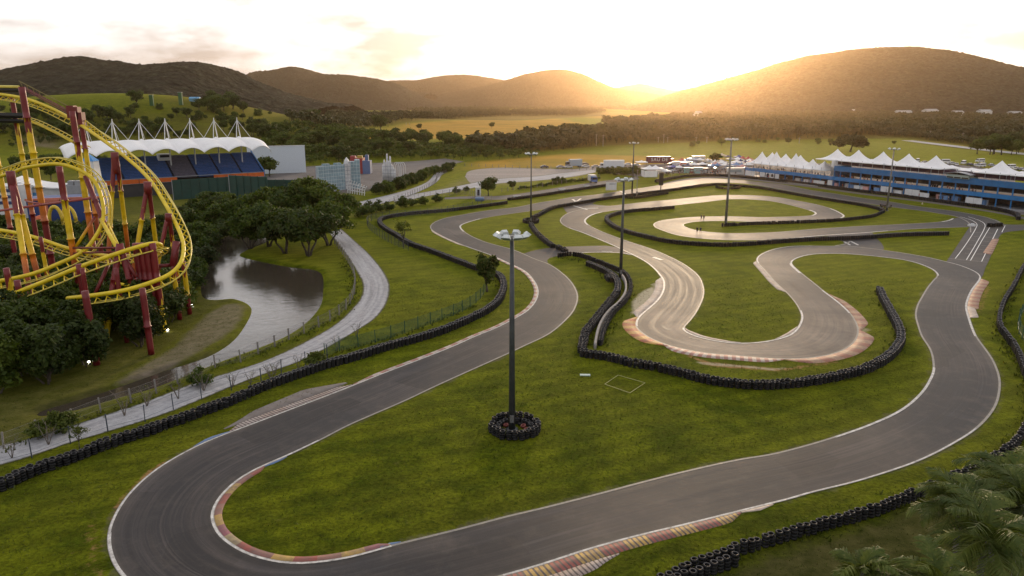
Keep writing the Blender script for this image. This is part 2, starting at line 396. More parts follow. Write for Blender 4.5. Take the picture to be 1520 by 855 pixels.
def asphalt_material():
    m, nt, b = newmat('asphalt')
    P = N(nt, 'ShaderNodeTexCoord').outputs['Object']
    uv = N(nt, 'ShaderNodeUVMap', uv_map='UVMap').outputs['UV']
    sx = N(nt, 'ShaderNodeSeparateXYZ'); nt.links.new(uv, sx.inputs[0]); u = sx.outputs[0]
    mpn = N(nt, 'ShaderNodeMapping'); mpn.inputs['Scale'].default_value = (9.0, .035, 1); nt.links.new(uv, mpn.inputs[0])
    streak = noise(nt, 1.0, 6, .68, mpn.outputs[0], .25)
    mp2 = N(nt, 'ShaderNodeMapping'); mp2.inputs['Scale'].default_value = (34.0, .05, 1); nt.links.new(uv, mp2.inputs[0])
    tyre = noise(nt, 1.0, 3, .6, mp2.outputs[0], .5)
    dust = N(nt, 'ShaderNodeSeparateColor'); nt.links.new(N(nt, 'ShaderNodeVertexColor', layer_name='dust').outputs['Color'], dust.inputs[0])
    big = noise(nt, .05, 5, .6, P); grit = noise(nt, 9.0, 5, .8, P); mid = noise(nt, .5, 6, .7, P)
    c = mixc(nt, ramp(nt, big, [(.36, 0), (.62, 1)]), (.030, .031, .035), (.062, .053, .049))
    c = mixc(nt, 1.0, c, ramp(nt, streak, [(.34, .48), (.50, .95), (.68, 1.65)]), 'MULTIPLY')
    line = ramp(nt, u, [(0.0, 0), (.25, .8), (.5, 1), (.75, .8), (1, 0)])
    dark = math_(nt, 'MULTIPLY', line, ramp(nt, tyre, [(.44, 0), (.58, .85)]))
    c = mixc(nt, dark, c, (.030, .029, .031))
    c = mixc(nt, ramp(nt, mid, [(.50, 0), (.74, .45)]), c, (.105, .088, .074))
    c = mixc(nt, 1.0, c, ramp(nt, grit, [(.3, .80), (.7, 1.16)]), 'MULTIPLY')
    pv_ = N(nt, 'ShaderNodeTexVoronoi'); pv_.feature = 'F1'; pv_.distance = 'CHEBYCHEV'; pv_.inputs['Scale'].default_value = .09; mp3 = N(nt, 'ShaderNodeMapping'); mp3.inputs['Scale'].default_value = (14, 1, 1); nt.links.new(uv, mp3.inputs[0]); nt.links.new(mp3.outputs[0], pv_.inputs['Vector'])
    sc_ = N(nt, 'ShaderNodeSeparateColor'); nt.links.new(pv_.outputs['Color'], sc_.inputs[0])
    c = mixc(nt, 1.0, c, ramp(nt, sc_.outputs[0], [(0, .80), (.18, .84), (.2, 1.0), (.84, 1.0), (.86, 1.16), (1, 1.2)]), 'MULTIPLY')
    edge = ramp(nt, u, [(0, 1), (.06, .15), (.14, 0), (.86, 0), (.94, .15), (1, 1)])
    c = mixc(nt, math_(nt, 'MULTIPLY', edge, ramp(nt, mid, [(.3, .15), (.7, .7)])), c, (.20, .17, .13))
    sandm = math_(nt, 'MULTIPLY', dust.outputs[0], ramp(nt, math_(nt, 'ADD', math_(nt, 'MULTIPLY', streak, .75), math_(nt, 'MULTIPLY', mid, .35)), [(.36, .12), (.66, 1)]))
    c = mixc(nt, sandm, c, (.33, .265, .205))
    dk = math_(nt, 'MULTIPLY', dust.outputs[1], ramp(nt, mid, [(.3, .5), (.7, 1)]))
    c = mixc(nt, dk, c, (.030, .030, .033))
    nt.links.new(c, b.inputs['Base Color'])
    nt.links.new(ramp(nt, streak, [(.3, .56), (.7, .72)]), b.inputs['Roughness'])
    b.inputs['Specular IOR Level'].default_value = .20
    bump(nt, b, grit, .28, .02)
    return m

M_GRASS = grass_material(); M_ASPH = asphalt_material()

def road_material(name, c1, c2, rut=True, rough=.85):
    m, nt, b = newmat(name)
    P = N(nt, 'ShaderNodeTexCoord').outputs['Object']
    uv = N(nt, 'ShaderNodeUVMap', uv_map='UVMap').outputs['UV']
    mpn = N(nt, 'ShaderNodeMapping'); mpn.inputs['Scale'].default_value = (7.0, .05, 1); nt.links.new(uv, mpn.inputs[0])
    st = noise(nt, 1.0, 5, .65, mpn.outputs[0], .4); f = noise(nt, 1.2, 7, .75, P); gr = noise(nt, 7, 5, .8, P)
    c = mixc(nt, ramp(nt, f, [(.3, 0), (.7, 1)]), c1, c2)
    c = mixc(nt, 1.0, c, ramp(nt, st, [(.3, .66), (.55, 1), (.75, 1.2)]), 'MULTIPLY')
    c = mixc(nt, 1.0, c, ramp(nt, gr, [(.3, .82), (.7, 1.15)]), 'MULTIPLY')
    # ragged, grass-eaten borders
    sx = N(nt, 'ShaderNodeSeparateXYZ'); nt.links.new(uv, sx.inputs[0])
    e = ramp(nt, sx.outputs[0], [(0, 1), (.12, 0), (.88, 0), (1, 1)])
    ee = ramp(nt, math_(nt, 'ADD', e, math_(nt, 'MULTIPLY', math_(nt, 'SUBTRACT', f, .5), 1.2)), [(.35, 0), (.75, 1)])
    c = mixc(nt, ee, c, (.060, .062, .018))
    nt.links.new(c, b.inputs['Base Color']); b.inputs['Roughness'].default_value = rough
    b.inputs['Specular IOR Level'].default_value = .25
    bump(nt, b, math_(nt, 'ADD', f, gr), .5, .08)
    return m
M_GRAVEL = road_material('pale_gravel', (.46, .46, .48), (.26, .265, .28))
M_TRACKDIRT = road_material('service_road', (.17, .155, .15), (.10, .092, .09))

def strip(name, pa, pb, mat, z=.02, step=1.5, k=1):
    A = resample(gpath(pa, step, k), step); B = resample(gpath(pb, step, k), step)
    V, T, uv = ladder(A, B); V[:, 2] = z
    n = np.cross(V[T[:, 1]] - V[T[:, 0]], V[T[:, 2]] - V[T[:, 0]])[:, 2]
    T[n < 0] = T[n < 0][:, ::-1]
    return struct(name, mesh_np(name, V, T, mat, uv, {'dust': np.zeros((len(V), 3))}))
def sheet(name, px, mat, z=.02, step=3.0, k=1):
    P = gpath(list(px) + [px[0]], step, 0)[:-1]
    c = P.mean(0)
    from mathutils.geometry import tessellate_polygon
    T = np.array(tessellate_polygon([[Vector(p) for p in P]]))
    V = P.copy(); V[:, 2] = z
    n = np.cross(V[T[:, 1]] - V[T[:, 0]], V[T[:, 2]] - V[T[:, 0]])[:, 2]
    T[n < 0] = T[n < 0][:, ::-1]
    uv = np.stack([np.full(len(V), .5), V[:, 1]], 1)
    return struct(name, mesh_np(name, V, T, mat, uv, {'dust': np.zeros((len(V), 3))}))

# main loop of track
V, T, uv = ladder(R_, L_)
V[:, 2] = .03
n_ = np.cross(V[T[:, 1]] - V[T[:, 0]], V[T[:, 2]] - V[T[:, 0]])[:, 2]
T[n_ < 0] = T[n_ < 0][:, ::-1]
# refine across: add a middle row by splitting is not needed; sand is laid by place
def blob(V, u, v, r):
    p = g(u, v, 0); return np.exp(-(((V[:, 0] - p[0]) / r) ** 2 + ((V[:, 1] - p[1]) / r) ** 2))
# split every triangle twice so that sand can lie unevenly
def subdivide(V, T, uv):
    e = {}; V = list(map(tuple, V)); uv = list(map(tuple, uv)); out = []
    def midp(a, b):
        k = (min(a, b), max(a, b))
        if k not in e:
            e[k] = len(V); V.append(tuple((np.array(V[a]) + np.array(V[b])) / 2)); uv.append(tuple((np.array(uv[a]) + np.array(uv[b])) / 2))
        return e[k]
    for a, b, c in T:
        ab, bc, ca = midp(a, b), midp(b, c), midp(c, a)
        out += [(a, ab, ca), (ab, b, bc), (ca, bc, c), (ab, bc, ca)]
    return np.array(V), np.array(out), np.array(uv)
V, T, uv = subdivide(V, T, uv)
V, T, uv = subdivide(V, T, uv)
V_track, T_track = V, T
d = np.zeros(len(V))
for (u, v, r, w) in [(1200,500,7,.9),(1150,518,6,1),(1100,520,6,1),(1050,510,5,1.0),(1010,490,5,.9),(985,470,4,.8),(1000,450,3.5,.35),(1245,480,6,.8),(1220,455,5,.6),
                     (1150,385,6,.6),(1165,400,5,.7),(1150,410,4,.6),(1190,440,4,.3),(1200,368,7,.25),(1010,425,3,.2),(1000,415,2.5,.2),
                     (1000,334,6,.6),(1040,323,9,.8),(1100,326,9,.8),(1150,326,10,.8),(1100,350,7,.9),(1050,346,6,.9),(1160,349,8,.7),(1210,325,8,.7),(1190,303,9,.7),
                     (1090,292,12,.8),(1040,295,10,.5),(1140,294,10,.7),(1000,300,8,.4),(890,316,4,.4),(872,330,3,.4),(1100,268,12,.7),(1020,272,12,.6),(1150,275,12,.6),(700,330,4,.35),(690,345,3,.3),
                     (800,430,3,.18),(900,800,4,.25),(1000,770,4,.22),(1300,650,5,.2),(1420,420,4,.3),(1400,440,5,.18),(750,480,3,.14),(640,800,2,.2)]:
    d = np.maximum(d, w * .72 * blob(V, u, v, r))
dk = np.zeros(len(V))
for (u, v, r, w) in [(240,770,4,.5),(300,700,3.5,.35),(420,620,4,.3),(1020,420,4,.45),(1030,445,3,.5),(640,560,5,.25),(950,740,5,.3),(1100,720,5,.25),(1390,480,5,.25),(720,345,5,.2),(810,460,4,.2)]:
    dk = np.maximum(dk, w * blob(V, u, v, r))
struct('race_track', mesh_np('race_track', V, T, M_ASPH, uv, {'dust': np.stack([d, dk, 0 * d], 1)}))
# tarmac that joins the loops
sheet('track_link', [(776,377),(795,371.3),(820,367.5),(839,366.3),(870,365.3),(901,364.8),(915,367),(925,372),(938,379.5),(920,375.7),(882.6,375),(857.6,376),(827.6,380),(816,382.8),(812,386.3),(812.5,391.3),(800,392),(785,386),(770,377)], M_ASPH, .018)
sheet('track_link', [(1225,348),(1251,346),(1290,344),(1300,353),(1309,362),(1310,372),(1290,372),(1260,368),(1247,366),(1253,361),(1252,358.8),(1240,355)], M_ASPH, .018)
sheet('track_link', [(834,305),(870,299),(890,297),(880,303),(907,306.5),(890,309),(860,313),(846,318),(840,314)], M_ASPH, .018)
sheet('starting_straight', [(1440,336),(1437,340),(1405,388),(1402,390),(1422,395),(1440,401),(1452,407),(1457,412),(1463,397),(1467.7,387.5),(1476.5,365),(1482.7,352.6),(1492,345),(1530,340),(1530,334),(1490,333),(1478,326),(1440,322),(1415,325)], M_ASPH, .018)

# ------------------------------------------------------------------ painted lines
def paint(name, col, wear=.5):
    m, nt, b = newmat(name)
    P = N(nt, 'ShaderNodeTexCoord').outputs['Object']
    f = noise(nt, 1.6, 7, .8, P)
    c = mixc(nt, ramp(nt, f, [(wear - .12, 0), (wear + .15, 1)]), (.20, .185, .17), tuple(col))
    nt.links.new(c, b.inputs['Base Color']); b.inputs['Roughness'].default_value = .6
    return m
M_WHITE = paint('worn_white_paint', (.66, .64, .60), .44); M_PALE = paint('faded_edge_paint', (.34, .31, .24), .52)
M_LINE = paint('bright_white_paint', (.80, .78, .74), .30)
def line_along(name, P, off, w, mat, z):
    n = normals2(P)
    A = P.copy(); B = P.copy()
    A[:, :2] += n * (off - w / 2); B[:, :2] += n * (off + w / 2); A[:, 2] = B[:, 2] = z
    k = len(P); V = np.concatenate([A, B]); i = np.arange(k - 1)
    F = np.stack([i, i + k, i + k + 1, i + 1], 1)
    s = np.concatenate([[0], np.cumsum(np.linalg.norm(np.diff(P[:, :2], axis=0), axis=1))])
    uv = np.concatenate([np.stack([np.zeros(k), s], 1), np.stack([np.ones(k), s], 1)])
    nz_ = np.cross(V[F[:, 1]] - V[F[:, 0]], V[F[:, 2]] - V[F[:, 0]])[:, 2]
    if nz_.mean() < 0: F = F[:, ::-1]
    return struct(name, mesh_np(name, V, F, mat, uv))
def nearest_i(P, u, v):
    q = g(u, v, 0); return int(np.argmin(np.hypot(P[:, 0] - q[0], P[:, 1] - q[1])))
def part_of(P, a, b):
    i, j = nearest_i(P, *a), nearest_i(P, *b)
    return P[min(i, j):max(i, j) + 1]
line_along('track_edge_line', R_, -.12, .24, M_PALE, .042)
line_along('track_edge_line', L_, .12, .24, M_PALE, .042)
for P_, a, b, off, w in [(R_, (675,512.6), (160,791), -.14, .22), (R_, (160,791), (255,905), -.16, .30), (R_, (690,365), (760,474), -.15, .26), (R_, (760,474), (675,512.6), -.14, .22),
                         (R_, (745,857), (1202,733), -.14, .24), (R_, (1202,733), (1453,635), -.12, .2), (R_, (1450,499), (1456,413), -.2, .36),
                         (L_, (478,653), (585,808), .16, .26), (L_, (1240,647), (1384,545), .16, .34), (L_, (1390,409), (1175,391), .2, .36), (L_, (1175,391), (1191,406), .3, .7),
                         (R_, (1206,365), (1125,391), -.2, .32), (L_, (1224,432), (1262,464), .2, .4), (L_, (943,484), (984,417), .2, .35), (L_, (984,417), (911,365), .2, .35), (L_, (911,365), (844,338), .2, .35),
                         (R_, (1187,462), (1016,486), -.2, .35), (R_, (874,334), (893,315), -.3, .6), (R_, (1456,413), (1330,374), -.15, .25), (L_, (690,344), (714,325), .25, .5),
                         (L_, (1390,328), (1413,324), .3, .6), (R_, (1180,353), (1320,343), -.3, .5), (L_, (1236,310), (1249,324), .3, .6), (R_, (1200,312), (1203,320), -.3, .7)]:
    line_along('white_edge_line', part_of(P_, a, b), off, w * .78, M_WHITE, .052)
def px_line(name, px, w, mat=M_LINE, z=.046):
    P = resample(catmull([g(u, v, 0) for u, v in px], .7), .7); return line_along(name, P, 0, w, mat, z)
for q in [[(1418,384),(1428,371),(1440,353.5),(1449,338),(1450,333),(1444,328),(1435,324.5),(1425,322)], [(1434.5,386),(1450,360),(1462,337),(1460,331),(1450,326),(1437,322)],
          [(1440.5,387),(1457,358),(1469,338)], [(1457,388.5),(1470,362),(1481,340)], [(1487,345),(1492,335)]]:
    px_line('grid_line', q, .15)
px_line('grid_line', [(1406,383.5),(1435,386.5),(1466,389.5)], .18, M_PALE)
for k in range(6):
    a = (1449 - k * 3.4, 345 + k * 6.2); px_line('grid_box_line', [a, (a[0] + 8, a[1] + .5)], .16, M_PALE)
    a = (1466 - k * 3.2, 346 + k * 6.2); px_line('grid_box_line', [a, (a[0] + 8, a[1] + .5)], .16, M_PALE)
px_line('chevron_line', [(851,305.5),(872,311.5)], .7, M_WHITE); px_line('chevron_line', [(868,309.5),(888,309)], .9, M_WHITE)
px_line('chevron_line', [(850,296),(857,301)], .8, M_WHITE); px_line('chevron_line', [(862,295),(856,299)], .7, M_WHITE)
px_line('link_line', [(830,379),(857.6,376),(882.6,374.7),(920,375.5),(938,378)], .3, M_WHITE); px_line('link_line', [(893,373.3),(909,373.5)], .35, M_WHITE)
px_line('marking_patch', [(970,382),(982,386)], .9, M_WHITE)
px_line('chevron_line', [(1253,359),(1262,364)], .5, M_WHITE); px_line('chevron_line', [(1262,358),(1274,364)], .5, M_WHITE); px_line('chevron_line', [(1240,365),(1256,362),(1262,358)], .4, M_PALE)
px_line('skid_mark', [(983,484),(988,488),(994,490.5)], .5, paint('rubber', (.02, .02, .02), .35)); px_line('skid_mark', [(1022,501),(1030,503),(1039,505)], .3, bpy.data.materials['rubber'])
px_line('start_line', [(920,283.5),(925,286),(930,290)], .5, M_WHITE)

# ------------------------------------------------------------------ kerbs
def kerb_mat(name, cols, period, dirt=.5, slot=0.0):
    m, nt, b = newmat(name)
    uv = N(nt, 'ShaderNodeUVMap', uv_map='UVMap').outputs['UV']; P = N(nt, 'ShaderNodeTexCoord').outputs['Object']
    sx = N(nt, 'ShaderNodeSeparateXYZ'); nt.links.new(uv, sx.inputs[0])
    t = math_(nt, 'FRACT', math_(nt, 'DIVIDE', sx.outputs[1], period))
    k = len(cols)
    c = ramp(nt, t, [(i / k, q) for i, q in enumerate(cols)], 'CONSTANT')
    if slot:
        s = math_(nt, 'FRACT', math_(nt, 'DIVIDE', sx.outputs[1], slot))
        c = mixc(nt, ramp(nt, s, [(0, 1), (.38, 0)], 'CONSTANT'), c, (.07, .055, .05))
    f = noise(nt, .9, 7, .8, P)
    c = mixc(nt, ramp(nt, f, [(dirt - .15, .9), (dirt + .2, .05)]), c, (.13, .10, .085))
    nt.links.new(c, b.inputs['Base Color']); b.inputs['Roughness'].default_value = .75
    return m
RED, YEL, BLU, CON, PNK, CRM = (.33, .075, .055), (.52, .33, .075), (.10, .19, .36), (.22, .205, .195), (.44, .22, .17), (.58, .48, .40)
K_RY = kerb_mat('kerb_red_yellow', [RED, YEL], 4.2, .44, .42)
K_FLAT = kerb_mat('kerb_red_yellow_plain', [RED, YEL, RED, YEL], 8.0, .40)
K_CON = kerb_mat('kerb_concrete', [CON, (.18, .165, .155)], 1.6, .5, .0)
K_SAW = kerb_mat('kerb_sawtooth', [(.42, .36, .33), (.36, .28, .24)], 6.0, .40, .38)
K_PW = kerb_mat('kerb_pink_white', [PNK, CRM], 2.6, .42)
K_BLOCK = kerb_mat('kerb_block', [(.50, .16, .06), (.62, .36, .10)], 2.4, .40)
K_RW = kerb_mat('kerb_red_white', [(.42, .20, .16), (.60, .50, .42)], 1.0, .42)
K_RB = kerb_mat('kerb_red_block', [(.36, .15, .09), (.46, .29, .18)], 3.0, .42)
K_INNER = kerb_mat('kerb_inner', [RED, (.28, .12, .10), YEL, RED, (.33, .15, .11), YEL, (.30, .10, .12), (.46, .36, .17)], 14.0, .46)
K_BLUE = kerb_mat('kerb_blue', [BLU, (.13, .23, .40)], 8.0, .36)
K_SAND = kerb_mat('kerb_sand', [(.55, .46, .38), (.50, .40, .32)], 5.0, .35)
def kerb(P, side, w0, w1, mat, h=.10, taper=3.0, gap=.0):
    """raised strip outside the border; side +1 = right of travel"""
    k = len(P); n = normals2(P) * side
    s = np.concatenate([[0], np.cumsum(np.linalg.norm(np.diff(P[:, :2], axis=0), axis=1))])
    w = np.linspace(w0, w1, k) * np.clip(np.minimum(s, s[-1] - s) / max(taper, .01) + .12, 0, 1)
    rows = []
    for fr, z in ((0, -.02), (0.0, .045), (.45, h * .75), (.92, h), (1.0, -.02)):
        Q = P.copy(); Q[:, :2] += n * (gap + w * fr)[:, None]; Q[:, 2] = z; rows.append(Q)
    V = np.concatenate(rows); i = np.arange(k - 1); F = []
    for r in range(4): F.append(np.stack([r * k + i, r * k + i + 1, (r + 1) * k + i + 1, (r + 1) * k + i], 1))
    F = np.concatenate(F)
    if side > 0: F = F[:, ::-1]
    uv = np.concatenate([np.stack([np.full(k, r / 4), s], 1) for r in range(5)])
    return struct('kerb', mesh_np('kerb', V, F, mat, uv))
kerb(part_of(R_, (735,861), (1105,759)), 1, 1.3, 1.0, K_RY, .05, 2)
kerb(part_of(R_, (745,857), (905,810)), 1, 1.5, .7, K_SAW, .04, 3, 1.25)
kerb(part_of(R_, (1105,759), (1145,749)), 1, .95, .9, K_SAND, .05, 5)
kerb(part_of(L_, (390,693), (585,808)), -1, .60, .60, K_INNER, .10, 1.0)
kerb(part_of(L_, (428,677), (390,693)), -1, .55, .7, K_BLUE, .08, 3)
kerb(part_of(L_, (560,815), (590,807)), -1, .5, .5, K_BLUE, .08, 2)
kerb(part_of(R_, (525,571), (335,643)), 1, 1.0, 1.2, K_SAW, .07, 2)
kerb(part_of(R_, (525,571), (345,639)), 1, 3.0, 1.4, K_CON, .05, 5, 1.0)
kerb(part_of(R_, (335,643), (292,661)), 1, .9, .9, K_BLUE, .06, 4)
kerb(part_of(R_, (728,379), (525,571)), 1, .55, .6, K_PW, .07, 4)
kerb(part_of(L_, (990,512), (946,471)), -1, 2.0, 1.9, K_BLOCK, .08, 3)
kerb(part_of(L_, (946,471), (982,412)), -1, 1.5, 1.4, K_SAND, .08, 3)
kerb(part_of(L_, (1165,533.5), (985,511)), -1, 1.7, 1.7, K_RW, .08, 3)
kerb(part_of(L_, (1274,490), (1160,533.5)), -1, 2.2, 1.8, K_RB, .10, 3)
kerb(part_of(L_, (1228,436), (1274,490)), -1, 1.1, 1.8, K_RB, .06, 5)
kerb(part_of(R_, (1123,388), (1166,433)), 1, 1.0, 1.0, K_SAND, .10, 2)
kerb(part_of(R_, (1436,460), (1456,414)), 1, 1.6, 1.5, K_RB, .07, 2)
kerb(part_of(R_, (1440,472), (1437,455)), 1, 1.3, 1.1, K_SAND, .12, 1)
kerb(part_of(R_, (690,366), (640,341)), 1, .5, .5, K_SAND, .06, 4)
kerb(part_of(R_, (1102,509), (1016,487)), 1, .6, .9, K_SAND, .10, 3)
kerb(part_of(R_, (1184,485), (1150,504)), 1, .5, .5, K_SAND, .10, 3)
P_ = resample(catmull([g(1472,378,0), g(1478,366,0), g(1483,355,0)], .7), .7); kerb(P_, -1, 1.8, 1.4, K_RB, .08, 1)

# ------------------------------------------------------------------ service roads
ga = [(-60,678),(0,661),(59.6,647.7),(104,632.8),(144,619.5),(191,604.5),(218.7,595.5),(283,570),(340,553),(391.5,535.8),(443,512.6),(494,484),(520,461),(536,440.6),(538,421),(530,404.6),(517.5,384),(500,361),(488,345)]
gb = [(-60,710),(0,691),(44.7,679),(89.5,662.6),(149,644.7),(208.8,626.8),(253.5,612),(340,576),(391.5,556),(448,536),(484,517.8),(520,497),(558.7,471.5),(575.7,445.7),(578,421),(567,399.5),(547,376),(525,356),(507,340)]
strip('gravel_road', ga, gb, M_GRAVEL, .03, 1.2)
strip('gravel_road', [(505,303),(530,300),(560,293),(585,287),(610,280),(632,271),(640,264),(645,258),(660,251)], [(520,310),(560,304),(590,297),(606,292),(640,276),(652,267),(656,260),(668,253),(674,250)], M_GRAVEL, .03, 3)
strip('gravel_road', [(580,296),(620,287),(660,280),(690,274),(730,266),(790,262),(840,256),(880,252)], [(590,302),(625,293),(665,286),(700,279.5),(735,273),(790,269),(840,264),(885,256)], M_GRAVEL, .025, 3)
M_LOT = road_material('bare_lot', (.36, .33, .31), (.17, .145, .13))
sheet('dirt_lot', [(690,262),(700,253),(740,249),(790,250),(850,251),(880,248),(888,252),(870,259),(840,264),(790,268),(735,270),(705,274)], M_LOT, .02)
strip('service_road', [(660,293),(700,291),(740,291),(800,283),(850,275),(900,268),(945,262)], [(660,296),(700,295),(745,297),(800,288),(850,280.5),(900,273.5),(950,266)], M_TRACKDIRT, .022, 3)
strip('service_road', [(954,284),(985,272),(1010,266),(1040,262.5),(1075,262),(1130,267),(1205,276),(1280,286.5),(1372,298),(1422,305),(1485,315),(1530,324)], [(948,286),(985,274),(1010,268.5),(1040,265.3),(1075,264.6),(1130,269.5),(1205,278.5),(1280,289),(1372,300.5),(1422,307.5),(1485,317.5),(1530,328)], M_TRACKDIRT, .012, 4)
sheet('paddock_yard', [(945,262),(1010,257),(1075,262),(1110,266),(1160,270),(1240,280),(1320,290),(1420,303),(1530,320),(1530,300),(1480,254),(1400,243),(1240,243),(1100,238),(1030,236),(980,243),(890,248),(895,255)], M_TRACKDIRT, .008)
strip('far_road', [(1310,203),(1360,209),(1420,216),(1480,223),(1530,228)], [(1310,205),(1360,211.5),(1420,219),(1480,226),(1530,231)], M_GRAVEL, .06, 8)
strip('far_road', [(-20,203),(10,203),(30,206),(60,212),(100,217)], [(-20,214),(5,213),(25,216),(60,220),(100,222)], M_GRAVEL, .25, 8)
strip('show_yard', [(300,275),(380,262),(440,248),(520,243),(600,240),(660,235)], [(400,300),(470,292),(540,285),(590,275),(630,255),(690,240)], M_TRACKDIRT, .014, 4)

# ------------------------------------------------------------------ ground, pond
WATER_Z = -.35
pond_px = [(340,350),(318,362),(303,376),(310,390),(302,410),(303,441),(322,446),(345,443),(366,449),(376,460),(366,484),(347,508),(316,528),(280,541),(257,547.5),(206,565.6),(154,583.6),(100,600),(60,612),(60,618),(113,608.5),(170,591.5),(218,579),(280,555.5),(321,538.6),(391,513),(430,495),(458,474),(474,453),(477.5,435),(476,408),(463,400.5),(430,397),(402,392),(378,387),(355,381),(356,376),(371,369),(389,362),(405,352),(390,343),(360,343)]
pond = smooth(catmull([g(u, v, WATER_Z) for u, v in pond_px], 1.2, True), 1)
angs = np.concatenate([np.radians(np.arange(-46, 46.01, .22)), np.radians(np.linspace(50, 310, 54))])
rad = [4, 12, 20]
while rad[-1] < 900: rad.append(rad[-1] * 1.0062)
while rad[-1] < 9000: rad.append(rad[-1] * 1.03)
rad = np.array(rad)
na, nr = len(angs), len(rad)
AA, RR = np.meshgrid(angs, rad)
X = (RR * np.sin(AA)).ravel(); Y = (RR * np.cos(AA)).ravel()
Z = gz(X, Y)
near = (Y > 55) & (Y < 240) & (X > -130) & (X < 5)
sdp = polydist(X[near], Y[near], pond)
tt = np.clip((1.3 - sdp) / 3.0, 0, 1); Z[near] += -1.2 * tt * tt * (3 - 2 * tt)
far = RR.ravel() > 260
Z[far] += (np.sin(X[far] * .021) * np.cos(Y[far] * .017) * .6)* np.clip((RR.ravel()[far] - 420) / 200, 0, 1)
def zone(px, soft=4.0, amp=1.0):
    P = np.array([g(u, v) for u, v in px]); m = np.zeros(len(X))
    lo, hi = P.min(0) - soft * 2, P.max(0) + soft * 2
    s = (X > lo[0]) & (X < hi[0]) & (Y > lo[1]) & (Y < hi[1])
    m[s] = amp * np.clip(.5 - polydist(X[s], Y[s], P) / (2 * soft), 0, 1); return m
def zmax(*a):
    m = a[0]
    for q in a[1:]: m = np.maximum(m, q)
    return m
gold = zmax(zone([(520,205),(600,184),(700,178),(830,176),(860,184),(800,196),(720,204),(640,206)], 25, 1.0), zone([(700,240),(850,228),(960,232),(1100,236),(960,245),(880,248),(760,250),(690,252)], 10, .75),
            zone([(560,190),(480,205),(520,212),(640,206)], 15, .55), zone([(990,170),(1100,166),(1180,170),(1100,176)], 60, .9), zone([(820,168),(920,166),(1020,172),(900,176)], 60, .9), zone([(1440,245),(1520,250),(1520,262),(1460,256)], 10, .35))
dirt = zmax(zone([(690,258),(760,248),(880,246),(890,254),(840,266),(740,278),(660,290),(600,296)], 6, .5), zone([(90,200),(40,205),(20,215),(90,222)], 12, .9), zone([(165,572),(205,546),(255,518),(300,472),(330,452),(350,450),(364,455),(360,472),(345,490),(320,508),(280,532),(235,552)], 1.6, 1.0))
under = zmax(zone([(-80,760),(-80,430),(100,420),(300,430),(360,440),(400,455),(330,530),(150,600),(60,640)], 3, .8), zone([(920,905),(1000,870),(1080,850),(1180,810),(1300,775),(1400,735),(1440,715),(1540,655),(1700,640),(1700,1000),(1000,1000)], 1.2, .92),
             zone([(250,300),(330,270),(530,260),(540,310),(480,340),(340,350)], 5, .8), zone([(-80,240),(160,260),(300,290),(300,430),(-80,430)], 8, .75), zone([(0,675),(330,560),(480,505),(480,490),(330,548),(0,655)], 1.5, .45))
red = zmax(zone([(110,790),(140,765),(160,790),(160,840),(172,870),(115,870)], 2.4, .56), zone([(160,770),(170,745),(215,700),(250,678),(256,682),(200,727),(166,775)], .5, .62), zone([(680,365),(730,380),(727,383),(676,364)], .5, .5),
           zone([(990,516),(1060,537),(1160,546),(1250,532),(1262,522),(1250,538),(1160,553),(1050,545)], .7, .6), zone([(925,480),(935,470),(990,520),(960,508)], .6, .45), zone([(1455,418),(1475,425),(1465,462),(1440,475)], 1.0, .5), zone([(515,573),(620,532),(700,497),(695,503),(560,560)], .5, .6))
sand = zmax(zone([(940,445),(955,430),(975,422),(976,440),(955,458),(935,470)], .8, .75), zone([(960,424),(975,418),(975,424)], .6, .7), zone([(1270,480),(1300,490),(1290,505),(1265,525)], 1.2, .45), zone([(1020,534),(1150,546),(1240,536),(1150,551),(1040,542)], .5, .55),
            zone([(1220,430),(1250,440),(1290,475),(1270,470)], 1, .35), zone([(740,255),(790,250),(850,252),(800,258)], 8, .7), zone([(1340,607),(1370,580),(1372,584),(1350,607)], .5, .4), zone([(905,785),(1000,762),(1000,768),(900,800)], .3, .4))
forest = zmax(zone([(-60,215),(0,190),(150,172),(260,168),(380,160),(450,172),(480,215),(420,240),(300,230),(100,225)], 30, .52), zone([(230,150),(330,143),(420,150),(400,168),(300,165)], 30, .55), zone([(420,190),(480,176),(600,168),(760,166),(900,166),(900,172),(700,178),(560,186),(500,200)], 30, .9), zone([(690,216),(830,196),(1000,188),(1200,176),(1520,180),(1700,190),(1700,236),(1520,226),(1340,206),(1240,206),(1060,210),(900,216),(780,226)], 15, .85))
from mathutils.kdtree import KDTree
kt = KDTree(len(R_) + len(L_))
for i_, q in enumerate(np.concatenate([R_, L_])): kt.insert(q, i_)
kt.balance()
edge_d = np.full(len(X), 99.0)
for i_ in np.nonzero((Y > 30) & (Y < 260) & (np.abs(X) < 175))[0]: edge_d[i_] = kt.find((X[i_], Y[i_], 0))[2]
dirt = np.maximum(dirt, .44 * np.clip(1.25 - edge_d / 1.1, 0, 1))
pen = zone([(165,572),(205,546),(255,518),(300,472),(330,452),(350,450),(364,455),(360,472),(345,490),(320,508),(280,532),(235,552)], 1.6, 1.0)
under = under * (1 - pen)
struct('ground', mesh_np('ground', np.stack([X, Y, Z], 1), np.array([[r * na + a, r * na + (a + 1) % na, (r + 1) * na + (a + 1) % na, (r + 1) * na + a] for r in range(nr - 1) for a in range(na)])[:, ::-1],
       M_GRASS, None, {'zone_a': np.stack([gold, dirt, under], 1), 'zone_b': np.stack([red, sand, forest], 1)}, True))

